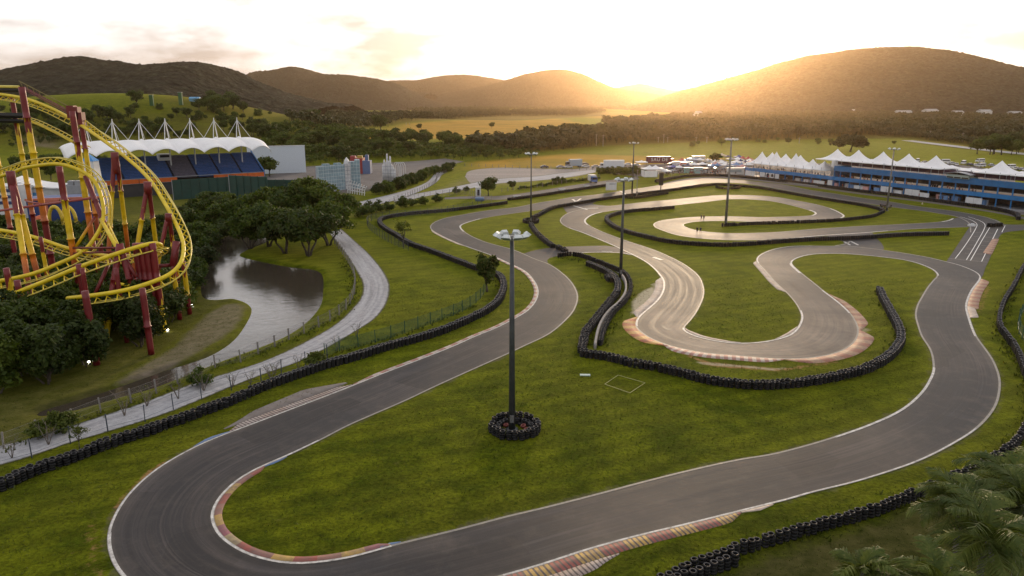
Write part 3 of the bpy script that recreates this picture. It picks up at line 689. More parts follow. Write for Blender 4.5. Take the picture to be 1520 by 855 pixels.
def water_material():
    m, nt, b = newmat('pond_water')
    P = N(nt, 'ShaderNodeTexCoord').outputs['Object']
    b.inputs['Base Color'].default_value = (.050, .041, .030, 1); b.inputs['Roughness'].default_value = .10
    b.inputs['IOR'].default_value = 1.33; b.inputs['Specular IOR Level'].default_value = 1.0
    bump(nt, b, math_(nt, 'ADD', noise(nt, .9, 5, .6, P, .4), math_(nt, 'MULTIPLY', noise(nt, .12, 3, .5, P), 2.0)), .28, .11)
    return m
x0, y0 = pond[:, 0].min() - 4, pond[:, 1].min() - 4; x1, y1 = pond[:, 0].max() + 4, pond[:, 1].max() + 4
# the sheet of water follows the outline, its rim buried in the bank
cen = pond[:, :2]
nn = np.zeros_like(cen); tn = np.roll(cen, -1, 0) - np.roll(cen, 1, 0); tn /= np.maximum(np.linalg.norm(tn, axis=1, keepdims=True), 1e-6)
nn = np.stack([tn[:, 1], -tn[:, 0]], 1)
area = .5 * np.sum(cen[:, 0] * np.roll(cen[:, 1], -1) - np.roll(cen[:, 0], -1) * cen[:, 1])
if area < 0: nn = -nn
from mathutils.geometry import tessellate_polygon
PW = np.concatenate([cen + nn * .5, np.full((len(cen), 1), WATER_Z)], 1)
TW = np.array(tessellate_polygon([[Vector(p) for p in PW]]))
nz_ = np.cross(PW[TW[:, 1]] - PW[TW[:, 0]], PW[TW[:, 2]] - PW[TW[:, 0]])[:, 2]; TW[nz_ < 0] = TW[nz_ < 0][:, ::-1]
struct('water', mesh_np('water', PW, TW, water_material()))

# ------------------------------------------------------------------ hills on the horizon
def hill_material(name, a, b_, meadow=None):
    m, nt, b = newmat(name)
    P = N(nt, 'ShaderNodeTexCoord').outputs['Object']
    f = noise(nt, .012, 8, .72, P, .5); f2 = noise(nt, .055, 6, .75, P)
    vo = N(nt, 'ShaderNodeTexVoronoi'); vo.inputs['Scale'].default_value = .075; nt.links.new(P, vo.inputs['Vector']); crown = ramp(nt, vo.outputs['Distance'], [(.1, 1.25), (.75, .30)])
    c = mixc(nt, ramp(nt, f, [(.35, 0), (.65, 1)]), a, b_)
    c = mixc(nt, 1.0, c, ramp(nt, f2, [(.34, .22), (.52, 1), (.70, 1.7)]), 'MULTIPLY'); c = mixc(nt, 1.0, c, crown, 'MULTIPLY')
    nt.links.new(c, b.inputs['Base Color']); b.inputs['Roughness'].default_value = .95; b.inputs['Specular IOR Level'].default_value = .1
    bump(nt, b, math_(nt, 'ADD', math_(nt, 'ADD', f, f2), crown), 1.0, 9.0)
    return m
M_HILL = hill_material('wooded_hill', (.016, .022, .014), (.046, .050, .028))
def vnoise(x, y, seed):
    r = np.random.default_rng(seed); out = np.zeros_like(x)
    for k in range(26):
        a = r.uniform(0, 2 * pi); f = 2 ** r.uniform(0, 5.2); ph = r.uniform(0, 2 * pi)
        out += np.sin((x * cos(a) + y * sin(a)) * f + ph + 1.3 * np.sin((x * sin(a) - y * cos(a)) * f * .6 + ph * 2)) / f ** .75
    return out / 3.0
def hill(px, D, depth, seed, mat=M_HILL, base_v=None, nx=420, ny=130, rough=1.0):
    P = catmull([at(u, v, D) for u, v in px], 8)
    P = P[np.argsort(P[:, 0])]
    xs = np.linspace(P[0, 0], P[-1, 0], nx); zs = np.interp(xs, P[:, 0], P[:, 2])
    t = np.linspace(-1, 1, ny)
    XX, TT = np.meshgrid(xs, t)
    spur = vnoise(XX / depth * 1.3, TT * 1.3, seed)
    prof = np.where(TT < 0, np.cos(np.clip(-TT, 0, 1) * pi / 2) ** 1.25, np.cos(TT * pi / 2))
    ZZ = -6 + (zs[None, :] + 6) * prof
    hgt = np.maximum(zs[None, :], 5)
    ZZ += spur * hgt * .17 * rough * np.clip(-TT * 3, 0, 1) * np.clip((1 + TT) * 5, 0, 1)
    fz = vnoise(XX / 42.0, TT * depth / 42.0, seed + 5)
    ZZ += fz * 3.2 * np.clip((1 + TT) * 6, 0, 1)
    ZZ += np.abs(np.random.default_rng(seed).normal(0, 1, ZZ.shape)) * D / 1500 * np.clip((1 + TT) * 6, 0, 1)
    YY = D + TT * depth + spur * depth * .05
    # perspective keeps the crest in place: the crest row is t = 0 at distance D
    V = np.stack([XX.ravel(), YY.ravel(), ZZ.ravel()], 1)
    i = np.array([[r * nx + c, r * nx + c + 1, (r + 1) * nx + c + 1, (r + 1) * nx + c] for r in range(ny - 1) for c in range(nx - 1)])
    return struct('hill', mesh_np('hill', V, i, mat, None, None, True))
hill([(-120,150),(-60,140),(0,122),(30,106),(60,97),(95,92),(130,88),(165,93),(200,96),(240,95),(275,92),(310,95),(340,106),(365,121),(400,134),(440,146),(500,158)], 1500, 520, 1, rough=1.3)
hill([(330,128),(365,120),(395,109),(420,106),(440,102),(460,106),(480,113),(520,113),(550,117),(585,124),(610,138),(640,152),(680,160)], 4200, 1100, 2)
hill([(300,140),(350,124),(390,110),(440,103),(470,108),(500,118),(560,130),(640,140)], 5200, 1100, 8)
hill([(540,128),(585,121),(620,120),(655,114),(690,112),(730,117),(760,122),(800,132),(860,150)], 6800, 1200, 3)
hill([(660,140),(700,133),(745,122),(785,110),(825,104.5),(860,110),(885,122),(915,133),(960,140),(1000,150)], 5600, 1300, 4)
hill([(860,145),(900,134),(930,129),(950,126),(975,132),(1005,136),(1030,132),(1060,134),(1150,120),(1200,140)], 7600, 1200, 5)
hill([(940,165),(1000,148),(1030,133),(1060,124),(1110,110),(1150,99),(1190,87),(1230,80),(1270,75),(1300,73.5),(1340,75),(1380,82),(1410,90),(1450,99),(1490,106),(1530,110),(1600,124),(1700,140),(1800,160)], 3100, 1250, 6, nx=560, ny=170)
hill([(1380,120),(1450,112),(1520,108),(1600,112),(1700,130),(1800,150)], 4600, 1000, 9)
# ------------------------------------------------------------------ plants
def foliage_material(name, dark, light, tip, scale=.5, var=.35, trans=.36):
    m, nt, b = newmat(name)
    P = N(nt, 'ShaderNodeTexCoord').outputs['Object']
    oi = N(nt, 'ShaderNodeObjectInfo').outputs['Random']
    f = noise(nt, scale, 4, .6, P); f2 = noise(nt, scale * 7, 4, .7, P)
    c = mixc(nt, ramp(nt, f, [(.34, 0), (.66, 1)]), dark, light)
    c = mixc(nt, ramp(nt, f2, [(.55, 0), (.78, .9)]), c, tip)
    c = mixc(nt, 1.0, c, ramp(nt, oi, [(0, (1 - var, 1 - var, 1 - var * .8)), (.5, (1, 1, 1)), (1, (1 + var * .9, 1 + var * .6, 1))]), 'MULTIPLY')
    nt.links.new(c, b.inputs['Base Color']); b.inputs['Roughness'].default_value = .6; b.inputs['Specular IOR Level'].default_value = .25
    tr = N(nt, 'ShaderNodeBsdfTranslucent'); nt.links.new(mixc(nt, 1.0, c, (1.25, 1.2, .6), 'MULTIPLY'), tr.inputs[0])
    ms = N(nt, 'ShaderNodeMixShader'); ms.inputs[0].default_value = trans
    nt.links.new(b.outputs[0], ms.inputs[1]); nt.links.new(tr.outputs[0], ms.inputs[2])
    nt.links.new(ms.outputs[0], nt.nodes['Material Output'].inputs['Surface'])
    return m
M_LEAF = foliage_material('broadleaf_foliage', (.026, .052, .006), (.072, .106, .011), (.150, .175, .024))
M_LEAFD = foliage_material('dense_foliage', (.018, .036, .006), (.050, .074, .010), (.105, .125, .018))
M_LEAFY = foliage_material('fresh_foliage', (.045, .070, .008), (.090, .115, .015), (.16, .17, .03))
M_WOODS = foliage_material('woodland_foliage', (.020, .028, .007), (.060, .062, .016), (.105, .092, .026), .045, .0, .2)
M_PALM = foliage_material('palm_foliage', (.045, .075, .013), (.115, .145, .025), (.26, .24, .08), .8, .3, .25)
M_BARK = plain('bark', (.085, .068, .052), .9, 0, .4, 4)
M_TWIG = plain('grey_twig', (.15, .125, .105), .9, 0, .35, 6)
M_PTRUNK = plain('palm_trunk', (.20, .185, .17), .85, 0, .35, 5)

def leafcloud(n, R, size, seed, clumps=26, hollow=.55, clump_r=.34, flat=1.0, droop=0.0):
    """n leaf blades in irregular clumps filling an ellipsoid of radii R centred on 0"""
    r = np.random.default_rng(seed); R = np.array(R, float)
    d = r.normal(size=(clumps, 3)); d /= np.linalg.norm(d, axis=1, keepdims=True); d[:, 2] = d[:, 2] * .9 + .12
    cc = d * (hollow + (1 - hollow) * r.random((clumps, 1))) * .80
    cr = clump_r * r.uniform(.65, 1.35, clumps)
    k = r.integers(0, clumps, n)
    o = r.normal(size=(n, 3)); o /= np.linalg.norm(o, axis=1, keepdims=True)
    o *= r.random((n, 1)) ** .45
    o[:, 2] *= .75 * flat
    p = (cc[k] + o * cr[k][:, None]) * R
    if droop: p[:, 2] -= droop * (np.hypot(p[:, 0] / R[0], p[:, 1] / R[1]) ** 2) * R[2]
    nrm = p / R + r.normal(size=(n, 3)) * .75 + np.array([0, 0, .45]); nrm /= np.linalg.norm(nrm, axis=1, keepdims=True)
    a = np.cross(nrm, r.normal(size=(n, 3))); a /= np.maximum(np.linalg.norm(a, axis=1, keepdims=True), 1e-6); b = np.cross(nrm, a)
    s = size * r.uniform(.55, 1.35, n)[:, None]
    A, B = a * s, b * s * .6
    V = np.concatenate([p - A, p - B * .9 + A * .1, p + A, p + B * .9 + A * .1]); i = np.arange(n)
    return V, np.stack([i, i + n, i + 2 * n, i + 3 * n], 1), cc * R

def branches(mb, base, tips, r0, n=6, bend=.25, seed=0, m=0):
    q = random.Random(seed); base = Vector(base)
    for t in tips:
        t = Vector([float(x) for x in t]); mid = base.lerp(t, .5) + Vector((q.uniform(-1, 1), q.uniform(-1, 1), q.uniform(0, 1))) * (t - base).length * bend * .5
        mb.tube([base, base.lerp(mid, .6), mid, t], [r0, r0 * .75, r0 * .5, r0 * .14], n, m)

def make_tree(name, label, cat, height, R, trunk_h, leaf, nleaf, mat, seed, stems=1, tr=.22, clumps=26, hollow=.5, cr=.34, parts=('trunk', 'crown'), droop=.0, group=None, bark=None):
    t = thing(name, label, cat, (0, 0, -500), 0, group)
    V, F, cc = leafcloud(nleaf, R, leaf, seed, clumps, hollow, cr, 1.0, droop)
    cz = height - R[2]
    V[:, 2] += cz; cc[:, 2] += cz
    V[:, 2] = np.maximum(V[:, 2], .03)
    if trunk_h > 0:
        mb = MB(); q = random.Random(seed)
        for s in range(stems):
            a = 2 * pi * s / max(stems, 1) + q.uniform(0, 1); lean = .35 if stems > 1 else .06
            x, y = cos(a) * R[0] * lean, sin(a) * R[1] * lean
            x0, y0 = (cos(a) * .35, sin(a) * .35) if stems > 1 else (0, 0)
            fork = Vector((x * .8, y * .8, trunk_h))
            mb.tube([(x0, y0, -.3), (x0 * 1.3 + x * .15, y0 * 1.3 + y * .15, trunk_h * .4), fork], [tr * 1.3, tr, tr * .8], 8)
            idx = sorted(range(len(cc)), key=lambda i: (cc[i][0] - x) ** 2 + (cc[i][1] - y) ** 2)[:6 if stems > 1 else 9]
            branches(mb, fork, [cc[i] for i in idx], tr * .55, 5, .3, seed + s)
        link(parts[0], mb.mesh(name + '_' + parts[0], bark or M_BARK, True), t)
    link(parts[1], mesh_np(name + '_' + parts[1], V, F, mat), t)
    return t
T_SPREAD = [make_tree('broadleaf_tree', 'x', 'tree', 12, (7.6, 7.2, 5.1), 2.7, .42, 7600, M_LEAF, 21 + k, 3, .24, 42, .40, .29, droop=.30) for k in range(2)]
T_ROUND = [make_tree('round_tree', 'x', 'tree', 7, (3.6, 3.5, 3.0), 1.6, .34, 2600, M_LEAF, 31 + k, 1, .2, 24, .4, .38) for k in range(2)]
T_SHRUB = [make_tree('shrub', 'x', 'shrub', 5.2, (3.4, 3.3, 2.9), .7, .34, 2400, M_LEAFD if k == 1 else M_LEAF, 41 + k, 3, .08, 22, .35, .40, ('stem', 'leaves')) for k in range(4)]
T_TALL = [make_tree('tall_shrub', 'x', 'shrub', 8.4, (4.3, 4.1, 4.5), .9, .30, 6200, M_LEAF if k else M_LEAFD, 141 + k, 3, .12, 34, .38, .30, ('stem', 'leaves')) for k in range(3)]
T_BUSH = [make_tree('bush', 'x', 'bush', 2.2, (1.5, 1.5, 1.25), .3, .17, 1500, M_LEAFY if k else M_LEAF, 51 + k, 4, .035, 18, .35, .42, ('stem', 'leaves')) for k in range(2)]
T_DARK = make_tree('dark_tree', 'x', 'tree', 8.4, (2.7, 2.6, 3.9), 1.3, .25, 4200, M_LEAFD, 61, 1, .2, 34, .35, .27)
T_SPARSE = make_tree('young_tree', 'x', 'tree', 7.2, (2.8, 2.6, 2.9), 1.6, .2, 620, M_LEAFY, 71, 1, .10, 22, .3, .26)
T_BIG = make_tree('spreading_tree', 'x', 'tree', 13, (13, 12, 5.4), 3.2, .75, 4200, M_WOODS, 81, 1, .6, 40, .4, .28, droop=.5)
def bare_shrub(seed):
    t = thing('bare_shrub', 'x', 'shrub', (0, 0, -500)); q = random.Random(seed); mb = MB()
    for s in range(4):
        a = 2 * pi * s / 4 + q.uniform(-.5, .5); tip = Vector((cos(a) * q.uniform(.4, 1.1), sin(a) * q.uniform(.4, 1.1), q.uniform(1.5, 2.4)))
        mb.tube([(0, 0, -.1), tip * .5 + Vector((0, 0, .1)), tip], [.05, .032, .010], 5)
        for k in range(7):
            b0 = tip * q.uniform(.35, .95); d = Vector((q.uniform(-1, 1), q.uniform(-1, 1), q.uniform(.1, 1))) * q.uniform(.3, .75)
            mb.tube([b0, b0 + d * .6, b0 + d + Vector((0, 0, .12))], [.018, .012, .006], 4)
    link('twigs', mb.mesh('bare_shrub_twigs', M_TWIG), t)
    mb = MB()
    V, F, cc = leafcloud(40, (1.0, 1.0, .7), .07, seed, 10, .4, .5); V[:, 2] += 1.5
    link('leaves', mesh_np('bare_shrub_leaves', V, F, M_LEAFY), t)
    return t
T_BARE = [bare_shrub(91 + k) for k in range(3)]
PROTOS = T_TALL + T_SPREAD + T_ROUND + T_SHRUB + T_BUSH + [T_DARK, T_SPARSE, T_BIG] + T_BARE
def plant(proto, p, s=1.0, label=None, group=None, sz=None):
    a = rnd.uniform(0, 6.28)
    return dup(proto, p, a, label, group, (s, s, s * (sz or 1)))

# tree clump on the spit in the pond
for (u, v, s, lab) in [(372,369,.80,'leafy tree at the tip of the grassy spit in the pond'), (398,366,.95,'broad leafy tree behind the one at the tip of the pond spit'), (424,376,.92,'leafy tree on the pond spit between its tip and the gravel road'),
                       (458,380,1.0,'broad low tree on the pond bank beside the fenced gravel road'), (488,364,.98,'leafy tree whose crown overhangs the bend of the gravel road'), (505,338,.88,'rightmost tree of the pond clump, at the top of the gravel road'),
                       (470,330,1.12,'tallest tree of the pond clump, rising in front of the stage walls'), (430,335,1.02,'leafy tree in the pond clump in front of the green screen wall'), (392,335,.92,'leafy tree behind the pond between thicket and spit'), (356,338,.72,'leafy tree on the far pond bank nearest the coaster thicket')]:
    plant(T_SPREAD[rnd.randrange(2)], g(u, v), s, lab, 'trees round the pond spit')
# thicket round the roller coaster
poly = [g(u, v)[:2] for u, v in [(-75,350),(60,345),(200,352),(332,346),(312,372),(300,402),(296,428),(272,448),(256,472),(222,512),(140,548),(60,578),(-10,600),(-75,615)]]
pts = []
for _ in range(20000):
    x = rnd.uniform(-150, -40); y = rnd.uniform(70, 205)
    if inpoly(np.array([x]), np.array([y]), poly)[0] and all((x - a) ** 2 + (y - b) ** 2 > 4.4 ** 2 for a, b, _ in pts): pts.append((x, y, 0))
pts.sort(key=lambda p: p[1])
CORRIDORS = [(104, 433), (57, 418), (258, 394)]
for x, y, z in pts:
    s = rnd.uniform(.85, 1.15) * (1.62 if y < 92 and x > -118 else 1.45 if y < 104 else 1.12 if y < 125 else .9)
    if y < 104: s *= .62
    plant(rnd.choice(T_TALL if y < 104 else T_SHRUB), (x, y, 0), s, 'dark green shrub in the dense thicket under the roller coaster', 'thicket under the roller coaster')
for (u, v) in [(300,300),(318,322),(280,330),(262,318),(330,335),(240,325),(345,318),(300,345),(290,296),(312,294),(335,296),(352,300),(366,306),(280,312),(340,306),(322,304)]:
    plant(rnd.choice(T_ROUND + T_SHRUB), g(u, v + 22), rnd.uniform(.9, 1.15), 'leafy green tree between the grandstand and the pond', 'trees between the grandstand and the pond')
# single plants along the gravel road and the barriers
plant(T_BUSH[1], g(467, 545), 1.0, 'bright green bush beside the tyre wall among bare shrubs', None)
plant(T_BUSH[0], g(300, 572), 1.0, 'dark green bush on the stream bank left of the gravel road', None)
plant(T_BUSH[1], g(95, 640), 1.1, 'bushy green shrub against the post fence, left of the gravel road', None)
plant(T_BUSH[1], g(60, 650), .9, 'low green shrub against the post fence near the left edge', None)
plant(T_SPARSE, g(118, 666), .42, 'thin pale leafy sapling between gravel road and tyre wall', None)
for (u, v) in [(18,680),(72,660),(185,617),(218,603),(265,592),(303,580),(345,575),(372,571),(402,563),(443,547),(500,520),(530,500),(408,556)]:
    plant(T_BARE[rnd.randrange(3)], g(u, v), rnd.uniform(.8, 1.15), 'bare grey twiggy shrub between the gravel road and the tyre wall', 'bare shrubs beside the gravel road')
plant(T_DARK, g(723, 433), .92, 'dense dark green tree at the bend of the tyre wall', None)
plant(T_SPARSE, g(599, 366), 1.08, 'thin sparse tree in front of the looping tyre wall', None)
plant(T_ROUND[0], g(725, 291), 1.02, 'round dark tree beside the white booth', None)
plant(T_ROUND[1], g(760, 282), .55, 'small round tree between the booth and the light mast', None)
plant(T_BUSH[0], g(826, 272), 1.3, 'squat bush at the edge of the dirt lot', None)
plant(T_BUSH[0], g(835, 271), 1.1, 'smaller bush right beside another at the dirt lot edge', None)
for (u, v, s) in [(548,318,1.8),(562,315,1.7),(577,313,1.3),(598,308,1.7),(612,306,1.2),(627,304,1.3),(650,300,1.3),(535,322,1.9),(678,287,1.1),(692,284,.9)]:
    plant(T_BUSH[0], g(u, v), s, 'rounded bush in the row along the fence of the gravel junction', 'bushes along the fence of the gravel junction')
for k in range(17):
    t = k / 16; p = g(566 + 102 * t, 289 - 37 * t); p[0] += rnd.uniform(-1.5, 1.5)
    plant(rnd.choice(T_SHRUB), p, rnd.uniform(.8, 1.0), 'tall shrub in the thick hedge between stage yard and gravel road', 'hedge beside the stage yard')
for k in range(12):
    t = k / 11; p = g(890 + 62 * t, 257 - 0 * t + rnd.uniform(0, 4))
    plant(rnd.choice(T_BUSH), p, rnd.uniform(1.3, 1.8), 'low bush in the hedge beside the white paddock truck', 'hedge beside the paddock')
for k in range(34):
    p = g(770 + 120 * k / 33, 281 - 16 * k / 33 + rnd.uniform(-1, 1))
    plant(T_BUSH[0], p, rnd.uniform(.35, .7), 'small scrubby bush along the wire fence of the dirt lot', 'scrub along the dirt lot fence')
plant(T_ROUND[0], g(400, 262), 1.35, 'bushy round tree at the end of the white wall', None)
plant(T_BIG, g(1262, 226), 1.0, 'large spreading tree standing alone behind the pit roof tents', None)
plant(T_ROUND[1], g(1062, 246), 1.0, 'tree among the paddock awnings beside the tall mast', None)
for (u, v, s, lab) in [(203,158,2.1,'umbrella shaped tree alone on the grassy hill'), (565,196,2.6,'large round tree on the lawn between wood and pasture'), (468,181,2.0,'dark round tree at the edge of the hill lawn'), (486,181,1.6,'smaller tree beside the dark one at the hill lawn edge'),
                       (730,191,1.2,'lone tree in the golden field'), (622,193,1.1,'small tree at the edge of the golden pasture')]:
    plant(rnd.choice(T_ROUND), g(u, v), s, lab, None)
for (u, v, n, du, dv, s0, s1, lab, grp) in [
    (340,162,14,50,6,1.2,2.2,'tree in the grove on the hill crest','grove on the hill crest'),
    (300,172,34,110,12,.5,1.5,'shrub scattered over the grassy hillside','shrubs on the grassy hillside'),
    (70,188,46,110,20,1.0,1.9,'tree on the slope behind the roller coaster','trees behind the roller coaster'),
    (500,220,64,110,14,1.0,1.7,'tree in the green belt behind the stage yard','belt of trees behind the stage yard'),
    (470,238,16,60,5,.9,1.4,'tree by the far wall of the stage yard','trees by the stage yard wall'),
    (620,214,26,60,6,.9,1.6,'tree along the pasture edge','trees along the pasture edge'),
    (700,226,16,50,6,.9,1.5,'tree at the left end of the wood behind the lot','trees left of the wood'),
    (300,196,40,130,8,.8,1.5,'tall shrub behind the grandstand roof','shrubs behind the grandstand'),
    (130,258,26,110,10,.8,1.2,'tree between the coaster and the grandstand','trees left of the grandstand'),
    (1490,224,14,40,7,1.2,1.9,'tree at the bend of the far road','trees at the bend of the far road'),
    (1180,214,14,160,5,.5,.9,'shrub at the foot of the wood behind the pits','shrubs at the foot of the wood')]:
    for k in range(n):
        p = g(u + rnd.uniform(-du, du), v + rnd.uniform(-dv, dv))
        plant(rnd.choice(T_ROUND if 'tree' in lab else T_ROUND + T_SHRUB[:1]), p, rnd.uniform(s0, s1), lab, grp)
for o in PROTOS:                       # the first of each kind was only a pattern to copy
    for c in kids(o): bpy.data.objects.remove(c)
    bpy.data.objects.remove(o)

# woods that read as one mass
def woods(name, label, px, spacing, h0, h1, seed, leafn=70, leaf=1.0, mat=None, cap=6000):
    r = np.random.default_rng(seed)
    P = np.array([g(u, v) for u, v in px]); lo, hi = P.min(0), P.max(0)
    n = int(min(cap * 4, (hi[0] - lo[0]) * (hi[1] - lo[1]) / spacing ** 2))
    x = r.uniform(lo[0], hi[0], n); y = r.uniform(lo[1], hi[1], n)
    k = inpoly(x, y, P); x, y = x[k][:cap], y[k][:cap]; z = gz(x, y)
    protos = []
    for q in range(4):
        V, F, _ = leafcloud(leafn, (.42, .42, .36), .13, seed * 10 + q, 12, .45, .42)
        V[:, 2] += .60
        mb = MB(); mb.tube([(0, 0, -.05), (0.01, 0, .6)], [.022, .012], 4, cap=False)
        tv = np.array(mb.v); tf = np.array(mb.f)
        protos.append((np.concatenate([V, tv]), np.concatenate([F, tf + len(V)])))
    Vs, Fs, b = [], [], 0
    for i in range(len(x)):
        V, F = protos[i % 4]
        h = r.uniform(h0, h1) * (1 + .25 * np.sin(x[i] * .03) * np.cos(y[i] * .02)); w = h * r.uniform(.8, 1.35)
        a = r.uniform(0, 6.28); c_, s_ = np.cos(a), np.sin(a)
        Q = np.stack([x[i] + w * (V[:, 0] * c_ - V[:, 1] * s_), y[i] + w * (V[:, 0] * s_ + V[:, 1] * c_), z[i] + h * V[:, 2]], 1)
        Vs.append(Q); Fs.append(F + b); b += len(Q)
    o = link(name, mesh_np(name, np.concatenate(Vs), np.concatenate(Fs), mat or M_WOODS)); o['kind'] = 'stuff'
    tag(o, label, name); return o
woods('woodland', 'dense brownish wood behind the pits and the paddock', [(700,224),(770,213),(840,203),(900,196),(1000,187),(1100,184),(1200,183),(1300,186),(1420,192),(1540,199),(1640,206),(1640,218),(1520,214),(1340,200),(1250,203),(1150,207),(1060,209),(960,210),(890,214),(840,221),(800,225),(720,230)], 7.0, 7, 13, 5, 90)
woods('woodland', 'strip of wood on the plain beyond the golden field', [(420,181),(520,174),(640,167),(760,166),(860,165),(900,166),(860,172),(760,172),(680,176),(600,184),(520,192),(470,193)], 11, 7, 12, 6, 60)
woods('woodland', 'broken rows of trees on the plain below the big hill', [(890,186),(960,176),(1060,171),(1200,168),(1400,172),(1700,180),(1700,200),(1500,192),(1300,184),(1150,181),(1000,184),(900,192)], 15, 8, 13, 7, 50)
woods('woodland', 'scrubby wood between the pasture and the golden field', [(690,226),(740,219),(800,214),(850,205),(880,212),(850,222),(800,225),(740,229)], 7, 6, 10, 8, 90)
woods('woodland', 'trees below the distant hills', [(600,164),(750,161),(900,161.5),(1050,163),(900,164),(750,165),(640,167)], 34, 10, 18, 9, 40, cap=1500)
woods('woodland', 'dark hedge of clipped trees beyond the far road', [(1300,197),(1380,203),(1450,211),(1500,217),(1500,221),(1440,215),(1370,207),(1300,202)], 4.5, 6, 8, 10, 60)

woods('scrub', 'low green scrub between the stage yard and the pasture', [(425,232),(470,216),(540,212),(620,216),(700,222),(800,230),(800,234),(700,240),(640,237),(560,238),(480,244),(430,248)], 5.6, 2.5, 5.5, 11, 70, mat=M_LEAF, cap=2200)
woods('scrub', 'pale green scrub on the slope behind the grandstand', [(370,200),(420,188),(500,190),(560,198),(600,206),(560,214),(470,214),(400,214)], 6.0, 2.5, 6, 12, 70, mat=M_LEAF, cap=2200)
woods('scrub', 'dark scrub on the hillside behind the roller coaster', [(-20,200),(40,180),(150,168),(190,178),(260,190),(200,205),(100,208),(20,222)], 7.5, 2.5, 6, 13, 70, mat=M_LEAFD, cap=2200)
# palms close to the camera
def palm(seed, h, R, n, lean):
    q = random.Random(seed)
    t = thing('palm_tree', 'x', 'palm', (0, 0, 0)); mb = MB()
    top = Vector((lean[0], lean[1], h))
    mb.tube([(0, 0, -.3), (lean[0] * .15, lean[1] * .15, h * .35), (lean[0] * .5, lean[1] * .5, h * .7), top], [.26, .19, .17, .13], 10)
    for k in range(int(h / .22)):
        z = k * .22; f = (z / h) ** 1.6; mb.lathe([(.19 + .06 * (1 - z / h), -.03), (.215 + .06 * (1 - z / h), 0), (.19 + .06 * (1 - z / h), .03)], 10, (lean[0] * f, lean[1] * f, z))
    link('trunk', mb.mesh('palm_trunk', M_PTRUNK, True), t)
    for i in range(n):
        az = 2 * pi * i / n * 1.618 * 2 + q.uniform(-.2, .2); el = radians(q.uniform(-25, 78)); L = R * q.uniform(.8, 1.12)
        d = Vector((cos(az), sin(az), 0)); V, F = [], []
        sp = []; 
        for j in range(13):
            s = j / 12; e = el - s * s * radians(95)
            sp.append((sp[-1] + (d * cos(e) + Vector((0, 0, sin(e)))) * (L / 12)) if sp else top.copy())
        side = Vector((-sin(az), cos(az), 0))
        mbf = MB(); mbf.tube(sp, [.045 * (1 - .85 * j / 12) for j in range(13)], 5)
        for j in range(1, 12):
          for hh in range(3):
            s = (j + hh / 3) / 12; p = sp[j].lerp(sp[j + 1], hh / 3); tv = (sp[j + 1] - sp[j]).normalized()
            ll = L * .34 * (sin(pi * min(s * .9 + .12, 1)) ** .7) * q.uniform(.8, 1.1)
            for sg in (-1, 1):
                dirv = (side * sg * .85 + tv * .62 + Vector((0, 0, q.uniform(-.42, .12)))).normalized()
                w = tv * .05 + Vector((0, 0, .012)); e1 = p + dirv * ll * .55 - Vector((0, 0, .02 * ll)); e2 = p + dirv * ll - Vector((0, 0, .20 * ll))
                mbf.add([p - w, p + w, e1 + w * .9, e1 - w * .9, e2], [(0, 1, 2, 3), (3, 2, 4)])
        link('frond', mbf.mesh('palm_frond', M_PALM), t)
    return t
for i, (u, v, D, R, n, lab) in enumerate([(1432,752,43,3.7,30,'palm in front of the tyre wall with pale dead fronds'), (1490,716,47,3.9,30,'tall palm whose crown covers the end of the tyre wall'), (1528,748,43,3.9,26,'palm with its crown half out of the right edge'), 
                                          (1285,852,36,2.3,18,'low palm standing apart at the bottom edge'), (1462,800,38,3.8,24,'shorter palm below the two tall ones'), (1378,858,35,2.9,20,'small palm between the low one and the tall palms')]):
    top = at(u, v, D); o = palm(300 + i, max(top[2], 2.0), R, n, (rnd.uniform(-.4, .4), rnd.uniform(-.3, .3)))
    o.location = (top[0], top[1], 0); o['label'] = lab; o['group'] = 'palms in the near corner'
# ------------------------------------------------------------------ tyre walls
def tyre_mat():
    m, nt, b = newmat('old_tyre_rubber')
    P = N(nt, 'ShaderNodeTexCoord').outputs['Object']; oi = N(nt, 'ShaderNodeObjectInfo').outputs['Random']
    c = mixc(nt, ramp(nt, noise(nt, 3, 5, .7, P), [(.35, 0), (.75, 1)]), (.006, .006, .007), (.022, .022, .023))
    c = mixc(nt, 1.0, c, ramp(nt, oi, [(0, .7), (1, 1.35)]), 'MULTIPLY')
    nt.links.new(c, b.inputs['Base Color']); b.inputs['Roughness'].default_value = .6; b.inputs['Specular IOR Level'].default_value = .22
    return m
M_TYRE = tyre_mat(); M_TYRE_IN = plain('tyre_bead', (.085, .082, .084), .6, 0, .3, 3)
def stack_mesh(n_t, seg, detail, h=.235, R=.31):
    mb = MB()
    for k in range(n_t):
        z = k * h; jx, jy = (rnd.uniform(-.04, .04), rnd.uniform(-.04, .04)) if detail else (0, 0)
        if detail: pr = [(R * .74, z + .012), (R * .95, z + .05), (R, z + h * .5), (R * .95, z + h - .05), (R * .74, z + h - .012)]
        else: pr = [(R * .9, z), (R, z + h * .5), (R * .9, z + h)]
        mb.lathe(pr, seg, (jx, jy, 0), 0)
        if k == n_t - 1: mb.lathe([(pr[-1][0], pr[-1][1]), (R * .60, z + h - .03)], seg, (jx, jy, 0), 1); mb.lathe([(R * .60, z + h - .03), (R * .52, z + .02), (R * .2, z - .3)], seg, (jx, jy, 0), 0)
    return mb
HI = [stack_mesh(4, 14, True).mesh('tyre_stack', [M_TYRE, M_TYRE_IN], True) for _ in range(3)]
LOW = stack_mesh(4, 8, False); LV, LF, LM = np.array(LOW.v), LOW.f, LOW.m
